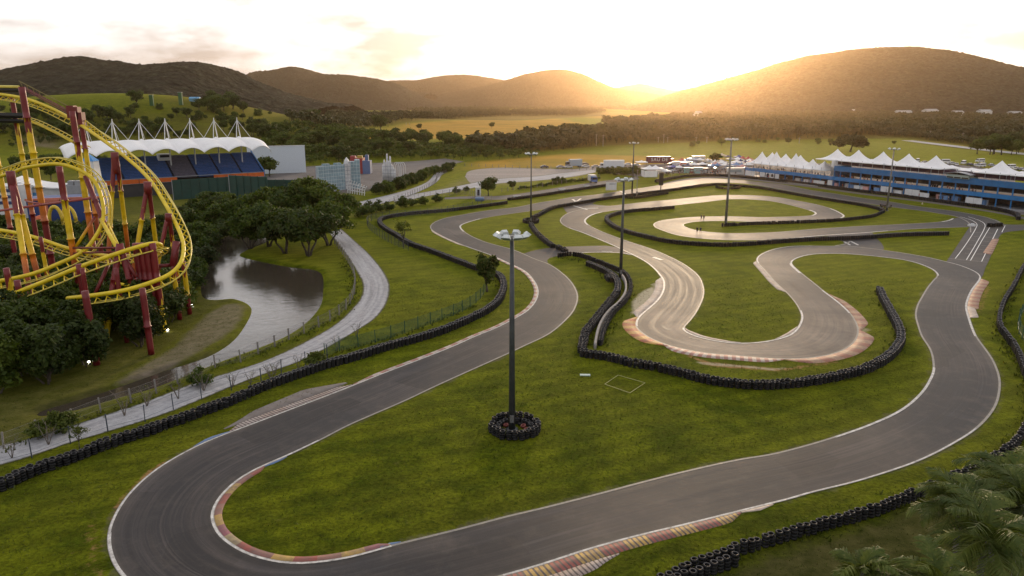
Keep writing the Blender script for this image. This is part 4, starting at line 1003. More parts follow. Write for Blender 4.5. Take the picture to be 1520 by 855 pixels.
def tyre_wall(label, px, rows=2, pitch=.62, near=True, group='tyre walls of the circuit', path=None, jitter=.05, hs=1.0):
    P = path if path is not None else gpath(px, .5, 1)
    P = resample(P, pitch); n = normals2(P)
    root = thing('tyre_wall', label, 'tyre wall', P[len(P) // 2], 0, group); L0 = Vector(root.location)
    items = []
    for r in range(rows):
        for i in range(len(P)):
            if r and i == len(P) - 1: continue
            q = P[i].copy() if r == 0 else (P[i] + P[min(i + 1, len(P) - 1)]) / 2
            q[:2] += n[i] * (r * pitch * .88) + np.array([rnd.gauss(0, jitter), rnd.gauss(0, jitter)]) * .6
            items.append((q, rnd.uniform(0, 6.28), hs * rnd.uniform(.95, 1.05)))
    items.sort(key=lambda t: t[0][0] ** 2 + (t[0][1]) ** 2)
    k = min(len(items), 100)
    for q, a, s in items[:k]:
        o = link('tyre_stack', HI[rnd.randrange(3)], root, Vector(q) - L0, a); o.scale = (1, 1, s * (1 if rnd.random() > .07 else .78)); o.rotation_euler = (rnd.gauss(0, .045), rnd.gauss(0, .045), a)
    if items[k:]:
        Vs = []; Fs = []; Ms = []; b = 0
        for q, a, s in items[k:]:
            c_, s_ = cos(a), sin(a)
            Vs.append(np.stack([LV[:, 0] * c_ - LV[:, 1] * s_ + q[0] - L0.x, LV[:, 0] * s_ + LV[:, 1] * c_ + q[1] - L0.y, LV[:, 2] * s], 1))
            Fs.append(np.array(LF) + b); Ms += LM; b += len(LV)
        o = link('tyre_stack', mesh_np('tyre_stack_run', np.concatenate(Vs), np.concatenate(Fs), [M_TYRE, M_TYRE_IN], matidx=Ms), root)
        o['kind'] = 'stuff'; o['label'] = 'run of tyre stacks too far off to count'
    return root
tyre_wall('long tyre wall beside the gravel road, curling round the left hairpin', [(-45,742),(0,726),(38.8,707),(74.6,694.5),(119,678.5),(164,661),(208.8,647),(238.6,636.5),(283,620.5),(328,604),(391.5,577),(443,558.5),(481.5,545.5),(520,535),(571.5,518.5),(623,504.5),(661.6,491.5),(700,474.5),(720,464),(737,450),(745,432.7),(744.5,422),(739,412.6),(723,406),(702.7,400),(677.7,390.5),(640,376),(607.6,364.5),(587.6,352),(570,341.3),(562,332.5),(565.5,326.8),(585,322),(615,318),(665,313.8),(715,307.5),(751.5,302.5)], 2)
tyre_wall('straight tyre wall along the far straight, left of the white board', [(754,297.5),(782,294),(810,290),(837.5,285.7),(875,280),(899,276.3)], 2)
tyre_wall('long black tyre wall in front of the pit building', [(972.5,271),(985,268.3),(1004,264.8),(1022.6,262.5),(1047.6,261.6),(1075,262),(1130,266.5),(1167.5,270.8),(1205,275.3),(1243,280.7),(1280,285.7),(1318,290),(1372.6,297.5),(1422.6,304.4),(1460,309.4),(1485,313.8),(1500,317),(1511,321.5),(1513,327)], 2, hs=1.15)
tyre_wall('tyre wall dividing the two inner straights below the pits', [(790,325),(800,320),(812.5,313),(825,308.8),(841,306),(862.6,302.3),(887.6,298),(925,292.8),(962.7,287.7),(997.5,283.4),(1022.6,279.4),(1047.6,276.5),(1066,275.2),(1097.7,277.3),(1130,280.5),(1167.5,287.2),(1205,293.8),(1242.6,300),(1267.7,303.8),(1286,307),(1305,311.3),(1311,314)], 2)
tyre_wall('tyre wall running from the right mast to the mast in the infield', [(1312,315.5),(1302.7,320),(1292.7,323.2),(1267.7,326.6),(1242.6,329),(1205,331),(1167.5,332.4),(1130,333.6),(1110,334.4),(1072.6,336.4)], 1)
tyre_wall('tyre wall from the ringed mast down to the link road', [(789,335),(798,347.6),(810,359),(822.6,368)], 2)
tyre_wall('short tyre block on the link road, nearer the left track', [(829,369),(834,371.5)], 2)
tyre_wall('short tyre block on the link road, nearer the curb island', [(837,372.5),(842,376)], 2)
tyre_wall('long tyre wall looping round the middle infield', [(1000,310),(980,311.8),(960,313.3),(940,315),(925,317.3),(911,321),(902.5,325),(902.5,329.5),(909,335.7),(919,341.4),(937.7,347.8),(962.7,354),(985,359),(1010,362.6),(1035,364.5),(1060,365.4),(1085,365.4),(1110,364.3),(1150,361),(1192.6,358),(1230,356.4),(1280,354.4),(1320,351.6),(1347.5,350.2),(1406.4,348.8)], 2)
tyre_wall('short tyre wall curved behind the far mast', [(926,294.4),(944,295),(962.7,292.5),(991,288)], 1)
tyre_wall('short tyre wall bowed round the foot of the tallest mast', [(1063,278.8),(1070,280.6),(1085,281.3),(1098,280)], 1)
tyre_wall('right tyre row of the pale lane that winds past a mast', [(829,382),(845,380),(857.6,381),(876.4,386.6),(895,394),(912.7,401.5),(924,406.5),(931.5,414),(935.5,423),(936,432.6),(931.5,444),(924,454),(916,461),(905,475),(896,495),(891,513)], 1)
tyre_wall('left tyre row of the pale lane that winds past a mast', [(874,394),(889,400.3),(905,408),(913,414),(918,422),(919.5,430),(917,440),(909,450),(899,462.6),(884,482.7),(872,498),(869,510),(866,525)], 2)
tyre_wall('tyre stub sticking out from the left row of the lane', [(903,413),(908,419)], 2)
tyre_wall('stub of tyres at the elbow of the left lane row', [(863,506),(870,507)], 2)
tyre_wall('tyre wall along the near side of the big hairpin, left run', [(863,527),(880,530),(902.6,533),(940,542.7),(972,548)], 2)
tyre_wall('tyre wall curving round the big hairpin to its blunt end', [(980,550),(1015,558),(1052.8,568),(1090,573),(1121,575.5),(1165,573.7),(1207,568.4),(1249.5,560),(1281,551.6),(1312.6,534.7),(1329,517.5),(1333.5,504),(1327,483),(1314.7,460),(1305.5,441),(1302.5,432.6)], 2)
tyre_wall('tyre wall snaking down the right side of the circuit', [(1540,375),(1519,400),(1504,428.6),(1490,452),(1482.5,475.4),(1484,489.5),(1491,500),(1506.7,522),(1518,549),(1530,585),(1530,620),(1519,645),(1502,668),(1476,686.5),(1443,705.5),(1405,720),(1350,744),(1295,766),(1240,781),(1180,799),(1125,814),(1075,831.5),(1025,851.5),(1000,864),(960,884)], 1, pitch=.66, hs=1.1)
tyre_wall('short second tyre row beside the near right tyre wall', [(1089,840),(1050,855),(1010,872),(985,884)], 1, pitch=.66, hs=1.1)
c_ = g(764, 638)
ring = np.array([[c_[0] + 2.35 * cos(a), c_[1] + 2.35 * sin(a), 0] for a in np.linspace(0, 2 * pi, 40)])
tyre_wall('ring of tyre stacks round the foot of the near light mast', None, 1, path=ring, jitter=.06)
ring = np.array([[c_[0] + 1.7 * cos(a), c_[1] + 1.7 * sin(a), 0] for a in np.linspace(0.3, 2 * pi + .2, 30)])
tyre_wall('inner ring of lower tyre stacks round the near light mast', None, 1, path=ring, jitter=.12, hs=.6)
c_ = g(788, 330)
ring = np.array([[c_[0] + 2.0 * cos(a), c_[1] + 2.6 * sin(a), 0] for a in np.linspace(0, 2 * pi, 30)])
tyre_wall('ring of tyre stacks round the mast left of the link road', None, 1, path=ring)
M_RIMR = plain('red_tyre', (.20, .045, .035), .6, 0, .3)
c0 = g(764, 638)
for k, (dx, dy, m_) in enumerate([(-1.2,-.5,0),(-.9,.7,1),(.9,.5,1),(1.2,-.4,1),(.6,1.0,0),(.2,-1.1,0)]):
    mb = MB(); mb.lathe([(.15,.0),(.28,-.02),(.30,.09),(.28,.2),(.17,.2),(.14,.1),(.15,0)], 14)
    o = link('loose_tyre', mb.mesh('loose_tyre', M_RIMR if m_ else M_TYRE, True), None, c0 + np.array([dx, dy, .02])); o.rotation_euler = (rnd.uniform(-.3, .3), rnd.uniform(-.3, .3), 0)
    o.location.z = .12
    tag(o, ['loose black tyre lying inside the tyre ring of the near mast', 'loose red tyre lying inside the tyre ring of the near mast'][m_], 'tyre', 'loose tyres inside the mast ring')

# pale kerbed lane between the two rows
strip('pale_lane', [(884,387),(900,393),(914,399),(921,405)], [(886,389.5),(899,395.5),(912,402),(918,406)], M_GRAVEL, .05, .8)
P_ = resample(catmull([g(921.5,411,0), g(927,419,0), g(929,428,0), g(927.5,440,0), g(918,454,0), g(906,464.5,0), g(896,477,0), g(888,494,0), g(883,518,0)], .6), .6)
def ribbon_wall(name, P, w, h, mat):
    n = normals2(P); k = len(P); rows = []
    for off, z in ((-w/2, 0), (-w/2, h), (w/2, h), (w/2, 0)):
        Q = P.copy(); Q[:, :2] += n * off; Q[:, 2] = z; rows.append(Q)
    i = np.arange(k - 1); F = np.concatenate([np.stack([r*k+i, r*k+i+1, (r+1)*k+i+1, (r+1)*k+i], 1) for r in range(3)] + [np.array([[0, k, 2*k, 3*k], [4*k-1, 3*k-1, 2*k-1, k-1]])])
    return mesh_np(name, np.concatenate(rows), F, mat)
M_CONC = plain('pale_concrete', (.30, .28, .26), .85, 0, .3, 1.2)
o = link('concrete_barrier', ribbon_wall('concrete_barrier', P_, .34, .75, M_CONC)); tag(o, 'low pale concrete barrier winding between the two tyre rows', 'barrier')

# ------------------------------------------------------------------ light masts
M_POLE = plain('dark_galvanised_steel', (.060, .068, .072), .5, .3, .35, 1.5); M_POLE2 = plain('grey_steel', (.17, .17, .165), .5, .3, .3, 1.5)
M_LAMP = plain('white_lamp_housing', (.62, .66, .66), .4, 0, .2, 3); M_GLASS = plain('lamp_glass', (.30, .36, .38), .12, 0, .1, 3)
def floodlight():
    mb = MB(); mb.add([(-.42,-.10,-.30),(.42,-.10,-.30),(.42,-.10,.30),(-.42,-.10,.30),(-.26,.28,-.18),(.26,.28,-.18),(.26,.28,.18),(-.26,.28,.18)], [(3,2,1,0),(4,5,6,7),(0,1,5,4),(1,2,6,5),(2,3,7,6),(3,0,4,7)])
    mb.box((0, .1, -.36), (.1, .1, .16)); me = mb.mesh('floodlight', M_LAMP)
    gb = MB(); gb.box((0, -.115, 0), (.74, .02, .5)); return me, gb.mesh('lamp_glass', M_GLASS)
FL, FG = floodlight()
def mast(label, u, v, vtop, ring_lamps, r0=.30, mat=None, crown=1.35):
    p = g(u, v); lo, hi = 5, 40
    d1 = ray(u, vtop); H = CAM_H + d1[2] / d1[1] * p[1]
    t = thing('light_mast', label, 'light mast', p, 0, 'floodlight masts of the circuit')
    mb = MB(); mb.tube([(0, 0, -.2), (0, 0, H * .5), (0, 0, H)], [r0, r0 * .78, r0 * .55], 12)
    mb.lathe([(r0 * 1.9, 0), (r0 * 1.9, .06), (r0 * 1.05, .08)], 12)
    link('pole', mb.mesh('mast_pole', mat or M_POLE, True), t)
    mb = MB(); mb.box((0, -r0 - .12, 1.3), (.4, .25, .7)); link('switch_box', mb.mesh('switch_box', M_POLE2), t)
    mb = MB(); mb.lathe([(r0 * .5, H - .1), (r0 * 1.5, H), (r0 * 1.5, H + .12), (0.01, H + .16)], 10)
    for a in np.linspace(0, 2 * pi, len(ring_lamps), endpoint=False): mb.tube([(0, 0, H), (cos(a) * crown, sin(a) * crown, H + .05)], .05, 6)
    rr = [(crown * cos(a), crown * sin(a), H + .05) for a in np.linspace(0, 2 * pi, 25)]; mb.tube(rr, .045, 6)
    link('lamp_carrier', mb.mesh('lamp_carrier', M_POLE2, True), t)
    for a in ring_lamps:
        a = radians(a)
        o = link('floodlight', FL, t, (cos(a) * crown * 1.1, sin(a) * crown * 1.1, H + .15)); o.rotation_euler = (radians(58), 0, a + pi / 2)
        c = link('glass', FG, o)
    return t
mast('nearest light mast, its foot inside a ring of tyres', 760, 637, 352, [205, 250, 290, 320, 15, 75, 120, 165], .34)
mast('light mast with a small tyre ring, left of the link road', 788, 332, 229, [0, 60, 120, 180, 240, 300], .24)
mast('light mast standing between the two rows of the winding tyre lane', 921, 413, 268, [10, 70, 130, 190, 250, 310], .32)
mast('light mast on the far straight beside the scoreboard', 938, 291, 213, [0, 90, 180, 270], .30)
mast('tallest pale mast in the infield hairpin', 1077, 335.5, 208, [0, 60, 120, 180, 240, 300], .36, M_POLE2)
mast('light mast at the corner of tyre walls near the pit building', 1316, 313, 222, [0, 60, 120, 180, 240, 300], .30, M_POLE2)
p = g(945, 291); mb = MB(); mb.tube([(0, 0, 0), (0, 0, 9)], [.12, .08], 8); mb.box((0, 0, 9), (.5, .3, .3)); mb.box((0, -.2, 1.2), (.7, .4, 1.0)); tag(link('camera_pole', mb.mesh('camera_pole', M_CONC), None, p), 'thin pale pole right beside the far mast', 'pole')

# ------------------------------------------------------------------ fences
M_POST = plain('weathered_post', (.22, .205, .19), .9, 0, .35, 4); M_GREEN = plain('green_painted_steel', (.010, .075, .060), .5, .2, .3, 3); M_BLUEP = plain('dark_fence_post', (.035, .050, .075), .6, 0, .3, 3)
def mesh_mat(name, col, dens=.8, scale=40):
    m, nt, b = newmat(name)
    b.inputs['Base Color'].default_value = tuple(col) + (1,); b.inputs['Roughness'].default_value = .6
    P = N(nt, 'ShaderNodeUVMap', uv_map='UVMap').outputs['UV']
    sx = N(nt, 'ShaderNodeSeparateXYZ'); nt.links.new(P, sx.inputs[0])
    a = math_(nt, 'LESS_THAN', math_(nt, 'FRACT', math_(nt, 'MULTIPLY', math_(nt, 'ADD', sx.outputs[0], sx.outputs[1]), scale)), dens)
    b_ = math_(nt, 'LESS_THAN', math_(nt, 'FRACT', math_(nt, 'MULTIPLY', math_(nt, 'SUBTRACT', sx.outputs[0], sx.outputs[1]), scale)), dens)
    nt.links.new(math_(nt, 'MAXIMUM', a, b_), b.inputs['Alpha']); return m
M_MESHG = mesh_mat('green_wire_mesh', (.012, .085, .070), .16, 9); M_MESHW = mesh_mat('wire_mesh', (.20, .20, .19), .06, 8)
def fence(label, px, step, h, pw, pmat, mmat=None, wires=0, wiremat=None, round_=False):
    P = resample(gpath(px, 1.0, 1), step); t = thing('fence', label, 'fence', P[len(P) // 2]); L0 = np.array(t.location)
    mb = MB(); mb.box((0, 0, h / 2), (pw, pw, h)) if not round_ else mb.tube([(0, 0, 0), (0, 0, h)], [pw * .55, pw * .45], 7)
    pm = mb.mesh('fence_post', pmat)
    items = sorted(range(len(P)), key=lambda i: P[i][1]); keep = items[:100]
    for i in keep:
        o = link('post', pm, t, P[i] - L0, rnd.uniform(0, .6)); o.rotation_euler = (rnd.gauss(0, .03), rnd.gauss(0, .03), rnd.uniform(0, 1))
    if mmat:
        k = len(P); V = np.concatenate([P - L0 + [0, 0, .05], P - L0 + [0, 0, h * .95]]); s = np.arange(k) * step; i = np.arange(k - 1)
        uv = np.concatenate([np.stack([s, np.zeros(k)], 1), np.stack([s, np.full(k, h)], 1)])
        link('wire_mesh', mesh_np('wire_mesh', V, np.stack([i, i + 1, i + k + 1, i + k], 1), mmat, uv), t)
    if wires:
        mb = MB()
        for w in range(wires): mb.tube([tuple(p - L0 + np.array([0, 0, h * (.25 + .68 * w / max(wires - 1, 1))])) for p in P], .014, 4)
        link('wire', mb.mesh('fence_wire', wiremat or pmat), t)
    return t
fence('weathered post and wire fence between the pond bank and the gravel road', [(-40,690),(30,655),(78,640),(127,622),(175,603),(218,592),(252,572),(288,566),(310,548),(349,541),(374,530),(400,519),(420,509),(440,499),(459,492),(475,485),(498,472),(515,458),(524,443),(527,425),(524,405),(512,383),(497,362)], 3.3, 1.7, .16, M_POST, M_MESHW, 3, M_POST)
fence('green mesh fence behind the tyre wall, below the open lawn', [(482,530),(508,520),(530,516),(553,510),(574,504),(592,498),(612,491),(630,485),(648,478),(665,472),(684,464),(700,455),(712,445),(722,432)], 2.8, 1.9, .08, M_GREEN, M_MESHG, 1)
fence('dark posts between the gravel road and the tyre wall', [(-20,697),(38,683),(80,668),(122,652),(162,640),(198,632),(233,620),(267,604),(331,582),(358,577),(387,570),(414,556),(440,548),(486,532)], 3.6, 1.9, .09, M_BLUEP, None, 2)
fence('grey mesh fence curving outside the looping tyre wall', [(715,306),(660,316),(610,321),(575,324),(552,328),(545,334),(552,344),(570,356),(590,366),(606,372)], 2.4, 2.0, .08, M_BLUEP, M_MESHW, 2)
fence('wire fence along the gravel junction', [(530,313),(570,309),(610,300),(650,293),(690,290),(712,297),(730,300)], 3, 2.4, .09, M_POST, M_MESHW, 2)
fence('post fence along the bend of the far gravel road', [(585,298),(600,294),(614,288),(634,280),(646,272),(650,264),(664,256)], 3, 1.6, .14, M_POST, None, 2)
fence('long post fence at the far side of the dirt lot', [(690,247),(720,248),(760,250),(800,251),(820,251),(860,253),(880,252)], 4, 1.6, .18, M_POST, None, 2)
fence('wire fence of posts along the near side of the dirt lot', [(745,285),(775,281),(800,278),(840,272),(870,267),(890,263)], 3.4, 1.5, .16, M_POST, None, 2)
fence('green mesh fence at the right edge outside the tyre wall', [(1560,425),(1530,450),(1514,472),(1511,492),(1524,512),(1545,530)], 2.6, 1.9, .10, M_GREEN, M_MESHG, 1)
fence('railing in front of the paddock crowd', [(945,264),(975,261.5),(1010,258.5),(1050,258),(1090,260)], 3, 1.2, .10, M_POST, None, 2)

# rough grass left standing along walls and fences, and tufts in the turf
def tufts(name, label, pts, h0, h1, mat, blades=3):
    n = len(pts); P = np.repeat(np.asarray(pts), blades, 0); k = len(P); a = NP.uniform(0, 2 * pi, k); h = NP.uniform(h0, h1, k); w = h * NP.uniform(.25, .5, k)
    d = np.stack([np.cos(a), np.sin(a), np.zeros(k)], 1); P = P + np.stack([NP.normal(0, .07, k), NP.normal(0, .07, k), np.zeros(k)], 1); l = NP.normal(0, .35, (k, 2)) * h[:, None]
    up = np.stack([l[:, 0], l[:, 1], h], 1); V = np.concatenate([P - d * w[:, None] * .5, P + d * w[:, None] * .5, P + up + d * w[:, None] * .35, P + up * .95 - d * w[:, None] * .35]); i = np.arange(k)
    o = link(name, mesh_np(name, V, np.stack([i, i + k, i + 2 * k, i + 3 * k], 1), mat)); o['kind'] = 'stuff'; return tag(o, label, 'grass')
M_TUFT = foliage_material('rough_grass', (.035, .055, .004), (.085, .100, .010), (.17, .15, .04), .3, 0, .2)
pts = []
for px in [[(-45,742),(38.8,707),(119,678.5),(208.8,647),(328,604),(443,558.5),(520,535),(623,504.5),(700,474.5),(745,432.7),(702.7,400),(607.6,364.5)], [(863,527),(940,542.7),(1052.8,568),(1165,573.7),(1281,551.6),(1333.5,504),(1302.5,432.6)],
           [(1519,400),(1484,489.5),(1530,585),(1502,668),(1405,720),(1240,781),(1075,831.5),(960,884)], [(829,382),(895,394),(935.5,423),(916,461),(891,513)], [(866,525),(884,482.7),(919.5,430),(874,394)], [(482,530),(553,510),(630,485),(700,455)], [(-40,690),(78,640),(218,592),(310,548),(400,519),(475,485),(524,443),(512,383)]]:
    Q = resample(gpath(px, .6, 1), .16)
    m = NP.random(len(Q)) < .75; Q = Q[m]; pts.append(Q + np.stack([NP.normal(0, .55, len(Q)), NP.normal(0, .55, len(Q)), 0 * Q[:, 0]], 1))
tufts('grass', 'rough uncut grass along the foot of tyre walls and fences', np.concatenate(pts), .12, .34, M_TUFT, 4)
n_ = 60000; x = NP.uniform(-75, 75, n_); y = NP.uniform(34, 135, n_)
keep = (NP.random(n_) < (60 / y)) & (np.abs(x) < y * .78)
from mathutils.kdtree import KDTree
kd = KDTree(len(R_) + len(L_))
for i_, q in enumerate(np.concatenate([R_, L_])): kd.insert(q, i_)
kd.balance(); mid_ = resample(np.concatenate([R_]), .8)
TV = [(a, b) for a, b in zip(R_, R_)]
x, y = x[keep], y[keep]; ok = np.ones(len(x), bool)
# off the tarmac: point in the ladder of the loop is found through its triangles' nearest border pair
grid = set()
TT_ = V_track[T_track].mean(1)
for q in TT_: grid.add((int(q[0] // .9), int(q[1] // .9)))
for q in V_track: grid.add((int(q[0] // .9), int(q[1] // .9)))
ok = np.array([not any((int(a // .9) + i, int(b // .9) + j) in grid for i in (-1, 0, 1) for j in (-1, 0, 1)) for a, b in zip(x, y)])
gr = np.concatenate([np.array([g(u, v) for u, v in ga]), np.array([g(u, v) for u, v in gb])[::-1]])
ok &= ~inpoly(x, y, gr) & (polydist(x, y, pond) > 2) & (np.abs(x - g(760, 640)[0]) + np.abs(y - g(760, 640)[1]) > 3)
tufts('grass', 'tufts of longer grass in the mown turf of the infield', np.stack([x[ok], y[ok], 0 * x[ok]], 1), .05, .13, M_TUFT, 3)
# ------------------------------------------------------------------ roller coaster
def flame_mat(name, mode=0):
    m, nt, b = newmat(name)
    sc = N(nt, 'ShaderNodeSeparateColor'); nt.links.new(N(nt, 'ShaderNodeVertexColor', layer_name='t').outputs['Color'], sc.inputs[0])
    P = N(nt, 'ShaderNodeTexCoord').outputs['Object']
    mp_ = N(nt, 'ShaderNodeMapping'); mp_.inputs['Scale'].default_value = (2.2, 2.2, .28); nt.links.new(P, mp_.inputs[0])
    f = noise(nt, 1.0, 3, .5, mp_.outputs[0])
    tt = math_(nt, 'ADD', sc.outputs[0], math_(nt, 'MULTIPLY', math_(nt, 'SUBTRACT', f, .5), .55))
    R, Y, O = (.18, .010, .012), (.70, .48, .006), (.62, .17, .010)
    base = ramp(nt, sc.outputs[0], [(.0, Y), (.42, Y), (.58, O), (.72, R), (1, R)]) if mode == 0 else ramp(nt, sc.outputs[0], [(0, R), (1, R)])
    fl = ramp(nt, tt, [(.19, 1), (.205, 0)] if mode == 0 else [(.55, 1), (.565, 0)])
    c = mixc(nt, fl, base if mode == 0 else Y, R)
    c = mixc(nt, 1.0, c, ramp(nt, noise(nt, .8, 5, .6, P), [(.3, .75), (.7, 1.1)]), 'MULTIPLY')
    nt.links.new(c, b.inputs['Base Color']); b.inputs['Roughness'].default_value = .42; return m
M_FLAME = flame_mat('flame_painted_column', 0); M_FLAME2 = flame_mat('flame_painted_base', 1)
M_YEL = plain('yellow_track_paint', (.74, .55, .010), .4, 0, .2, .8); M_YEL2 = plain('pale_rail', (.62, .50, .08), .38, .1, .2, .8)
M_REDC = plain('dark_red_paint', (.16, .012, .014), .45, 0, .25, .8); M_PINK = plain('faded_red_pipe', (.34, .07, .065), .5, 0, .25, .8)
M_OLIVE = plain('olive_rail', (.20, .15, .03), .6, 0, .3, 1); M_BLK = plain('black_grating', (.012, .012, .013), .7, 0, .3, 1)
coaster = thing('roller_coaster', 'tall yellow and red inverted roller coaster with flame painted columns', 'roller coaster', g(90, 430))
CO = np.array(coaster.location)
def coaster_track(nodes, name='track', tie=1.15, gauge=.55, off=1.0, spine=.30):
    P = np.array([at(u, v, D) for u, v, D, *_ in nodes]); O = np.array([[n[3], 0.0, n[4]] for n in nodes], float)
    Q = catmull(P, .8); s = np.linspace(0, 1, len(Q))
    dens = [np.argmin(np.linalg.norm(Q - p, axis=1)) for p in P]
    Oi = np.stack([np.interp(np.arange(len(Q)), np.maximum.accumulate(dens) + np.arange(len(dens)) * 1e-6, O[:, k]) for k in range(3)], 1)
    Q = smooth(Q, 3); T_ = np.gradient(Q, axis=0); T_ /= np.linalg.norm(T_, axis=1, keepdims=True)
    Oi -= T_ * np.sum(Oi * T_, axis=1, keepdims=True); Oi /= np.maximum(np.linalg.norm(Oi, axis=1, keepdims=True), 1e-6)
    Sd = np.cross(T_, Oi)
    Q = Q - CO
    a = MB(); a.tube(Q, spine, 8); o = link(name, a.mesh('coaster_spine', M_YEL, True), coaster)
    c = MB(); c.tube(Q + Oi * off + Sd * gauge, .095, 6); c.tube(Q + Oi * off - Sd * gauge, .095, 6)
    link('rail', c.mesh('coaster_rails', M_YEL2, True), o)
    b = MB(); acc = 0
    for i in range(1, len(Q)):
        acc += np.linalg.norm(Q[i] - Q[i - 1])
        if acc >= tie:
            acc = 0; p = Q[i]
            b.tube([p + Oi[i] * off + Sd[i] * (gauge + .14), p + Oi[i] * off * .35, p + Oi[i] * off - Sd[i] * (gauge + .14)], .085, 5)
            b.tube([p, p + Oi[i] * off * .5], .11, 5)
    link('crosstie', b.mesh('coaster_ties', M_YEL), o)
    return Q
coaster_track([(-60,134,152,0,-1),(0,140,148,0,-1),(40,147,145,0,-1),(75,160,142,.1,-1),(105,176,139,.4,-.7),(125,189,136,.8,.2),(150,206,132,.7,.6),(180,228,128,.7,.6),(219,263,121,.8,.5),(246,304,114,.9,.3),(264,338,109,1,.1),(272.5,364,105,1,-.2),(269,390,101,.9,-.5),(256,405,99,.5,-.8),(231,417,97,.1,-1),(190,430,95,0,-1),(150,437,95,0,-1),(100,443,96,0,-1)])
coaster_track([(-50,290,134,-.3,1),(0,262,128,-.3,1),(18,256.6,126,-.3,1),(35.5,249.5,124,-.2,1),(59,245.4,122,0,1),(85,243,120,.1,1),(106.6,247.8,119,.3,1),(125.5,256,118,.5,.8),(140,268,117,.8,.6),(149,287,116,1,.3),(153.5,306,115,1,0),(153.5,327,114,1,-.2),(144,348,112,.9,-.5),(123.5,374,110,.6,-.8),(90,390,108,.2,-1),(51,406,106,0,-1),(0,417,104,0,-1),(-50,424,102,0,-1)])
coaster_track([(-50,458,96,.1,-1),(0,443,97,.1,-1),(38,429,98,.1,-1),(78,413,98.5,.1,-1),(116,397,99,.1,-1),(175,376,100,.1,-1),(206,366,101,.1,-1),(229,360.5,102.5,.2,-1),(240,363.5,104.5,.5,-.8),(233,371,107,.2,-1),(205,378.5,110,.1,-1),(175,381,113,0,-1),(140,377,116,0,-1),(95,367,118,0,-1),(64,356,119,0,-1),(31,347,120,0,-1),(0,341.6,121,0,-1),(-40,335,122,0,-1)])
coaster_track([(-60,168,166,0,1),(0,172,162,0,1),(46,181,158,0,1),(80,196,154,0,1),(108,211,150,0,1),(130,224,147,0,1)], off=.7, spine=.22)
def column(pts, r=.36, mode=0, tmax=1.0, name='column'):
    """pts: (u, v, D) from the top down; the last leg runs on to the ground"""
    P = [at(*p) for p in pts]; d = P[-1] - P[-2]
    if d[2] < 0 and P[-1][2] > 0 and name == 'column': P[-1] = P[-1] + d * (P[-1][2] / -d[2])
    Q = resample(np.array(P), 1.0); rr = [r] * len(Q)
    if len(Q) > 7:
        Q2, rr = [], []
        for i, q in enumerate(Q):
            if i % 6 == 5 and i < len(Q) - 1:
                dq = (Q[i + 1] - q); Q2 += [q, q + dq * .06, q + dq * .2, q + dq * .26]; rr += [r, r * 1.28, r * 1.28, r]
            else: Q2.append(q); rr.append(r)
        Q = np.array(Q2)
    mb = MB(); mb.tube(Q - CO, rr, 10)
    me = mb.mesh('coaster_column', [M_FLAME, M_FLAME2, M_REDC, M_PINK, M_YEL][mode], True)
    t = np.repeat(np.linspace(0, tmax, len(Q)), 10); a = me.color_attributes.new('t', 'FLOAT_COLOR', 'POINT')
    a.data.foreach_set('color', np.stack([t, t, t, np.ones_like(t)], 1).astype(np.float32).ravel())
    return link(name, me, coaster)
V_ = lambda u, v, D, dv: (u + dv * (760 - u) / (4350 - v), v + dv, D)
for u, v, D, r, m_ in [(32,129,130,.52,0),(17,142,150,.45,0),(107,165,127,.48,0),(120,178,138,.42,0),(87.5,247,112,.46,0),(60,352,115,.3,0),(117,392,99,.42,1),(122,398,98,.3,1),(25,416,98,.4,2),(257,396,108,.36,0),(272,388,111,.36,0),(126,432,88,.42,2),(211,428,92,.4,2),(9,398,100,.4,0),(172,398,97,.3,2),(-18,160,146,.45,0)]:
    column([(u, v, D), V_(u, v, D, 40)], r, m_)
column([(170,226,126),(172,258,126)], .62, 2, 1, 'column_head'); column([(169,240,126),(163,345,124)], .36, 0); column([(174,240,126),(187,345,128)], .36, 0)
column([(219,270,117),(220,288,117)], .6, 2, 1, 'column_head'); column([(218,280,117),(205,358,115)], .34, 0); column([(221,280,117),(230,352,119)], .34, 0)
column([(250,317,110),(250,328,110)], .5, 2, 1, 'column_head'); column([(249,322,110),(231,405,108)], .32, 0); column([(251,322,110),(258,372,112)], .32, 0)
column([(15,254,112),(20,282,112)], .62, 2, 1, 'column_head'); column([(17,270,112),(46,446,106)], .42, 0); column([(19,270,112),(60,424,110)], .42, 0)
column([(177.5,362,101),(167,433,99)], .44, 1, .85); column([(178,362,101),(196,428,100)], .44, 1, .85); column([(172,420,99),(191,424,99),(192,424,99)], .2, 4, 1, 'brace')
for u in (201, 209, 217, 226): column([(u, 361, 102), V_(u, 361, 102, 40)], .46, 1, .9)
def pipe(a, b, r, mode, nm='brace'):
    mb = MB(); mb.tube([at(*a) - CO, at(*b) - CO], r, 8); me = mb.mesh('coaster_pipe', [M_FLAME, M_FLAME2, M_REDC, M_PINK, M_YEL][mode], True)
    if mode < 2:
        n = len(me.vertices); t = np.repeat([0.2, .75], 8); aa = me.color_attributes.new('t', 'FLOAT_COLOR', 'POINT'); aa.data.foreach_set('color', np.stack([t, t, t, 1 + 0 * t], 1).astype(np.float32).ravel())
    return link(nm, me, coaster)
pipe((-30,317,124),(62,304,124),.2,3); pipe((62,304,124),(137,294,120),.2,3); pipe((40,299,128),(62,303,124),.16,3); pipe((232,395,103),(262,393,105),.26,2); pipe((262,358,105),(257,396,104),.55,2,'column_head')
pipe((109,372,112),(141,322,114),.22,0); pipe((107,368,112),(178,368,102),.16,2); pipe((107,376,112),(170,374,104),.14,2); pipe((141,437,98),(164,386,101),.26,2); pipe((184,380,101),(202,412,100),.26,2)
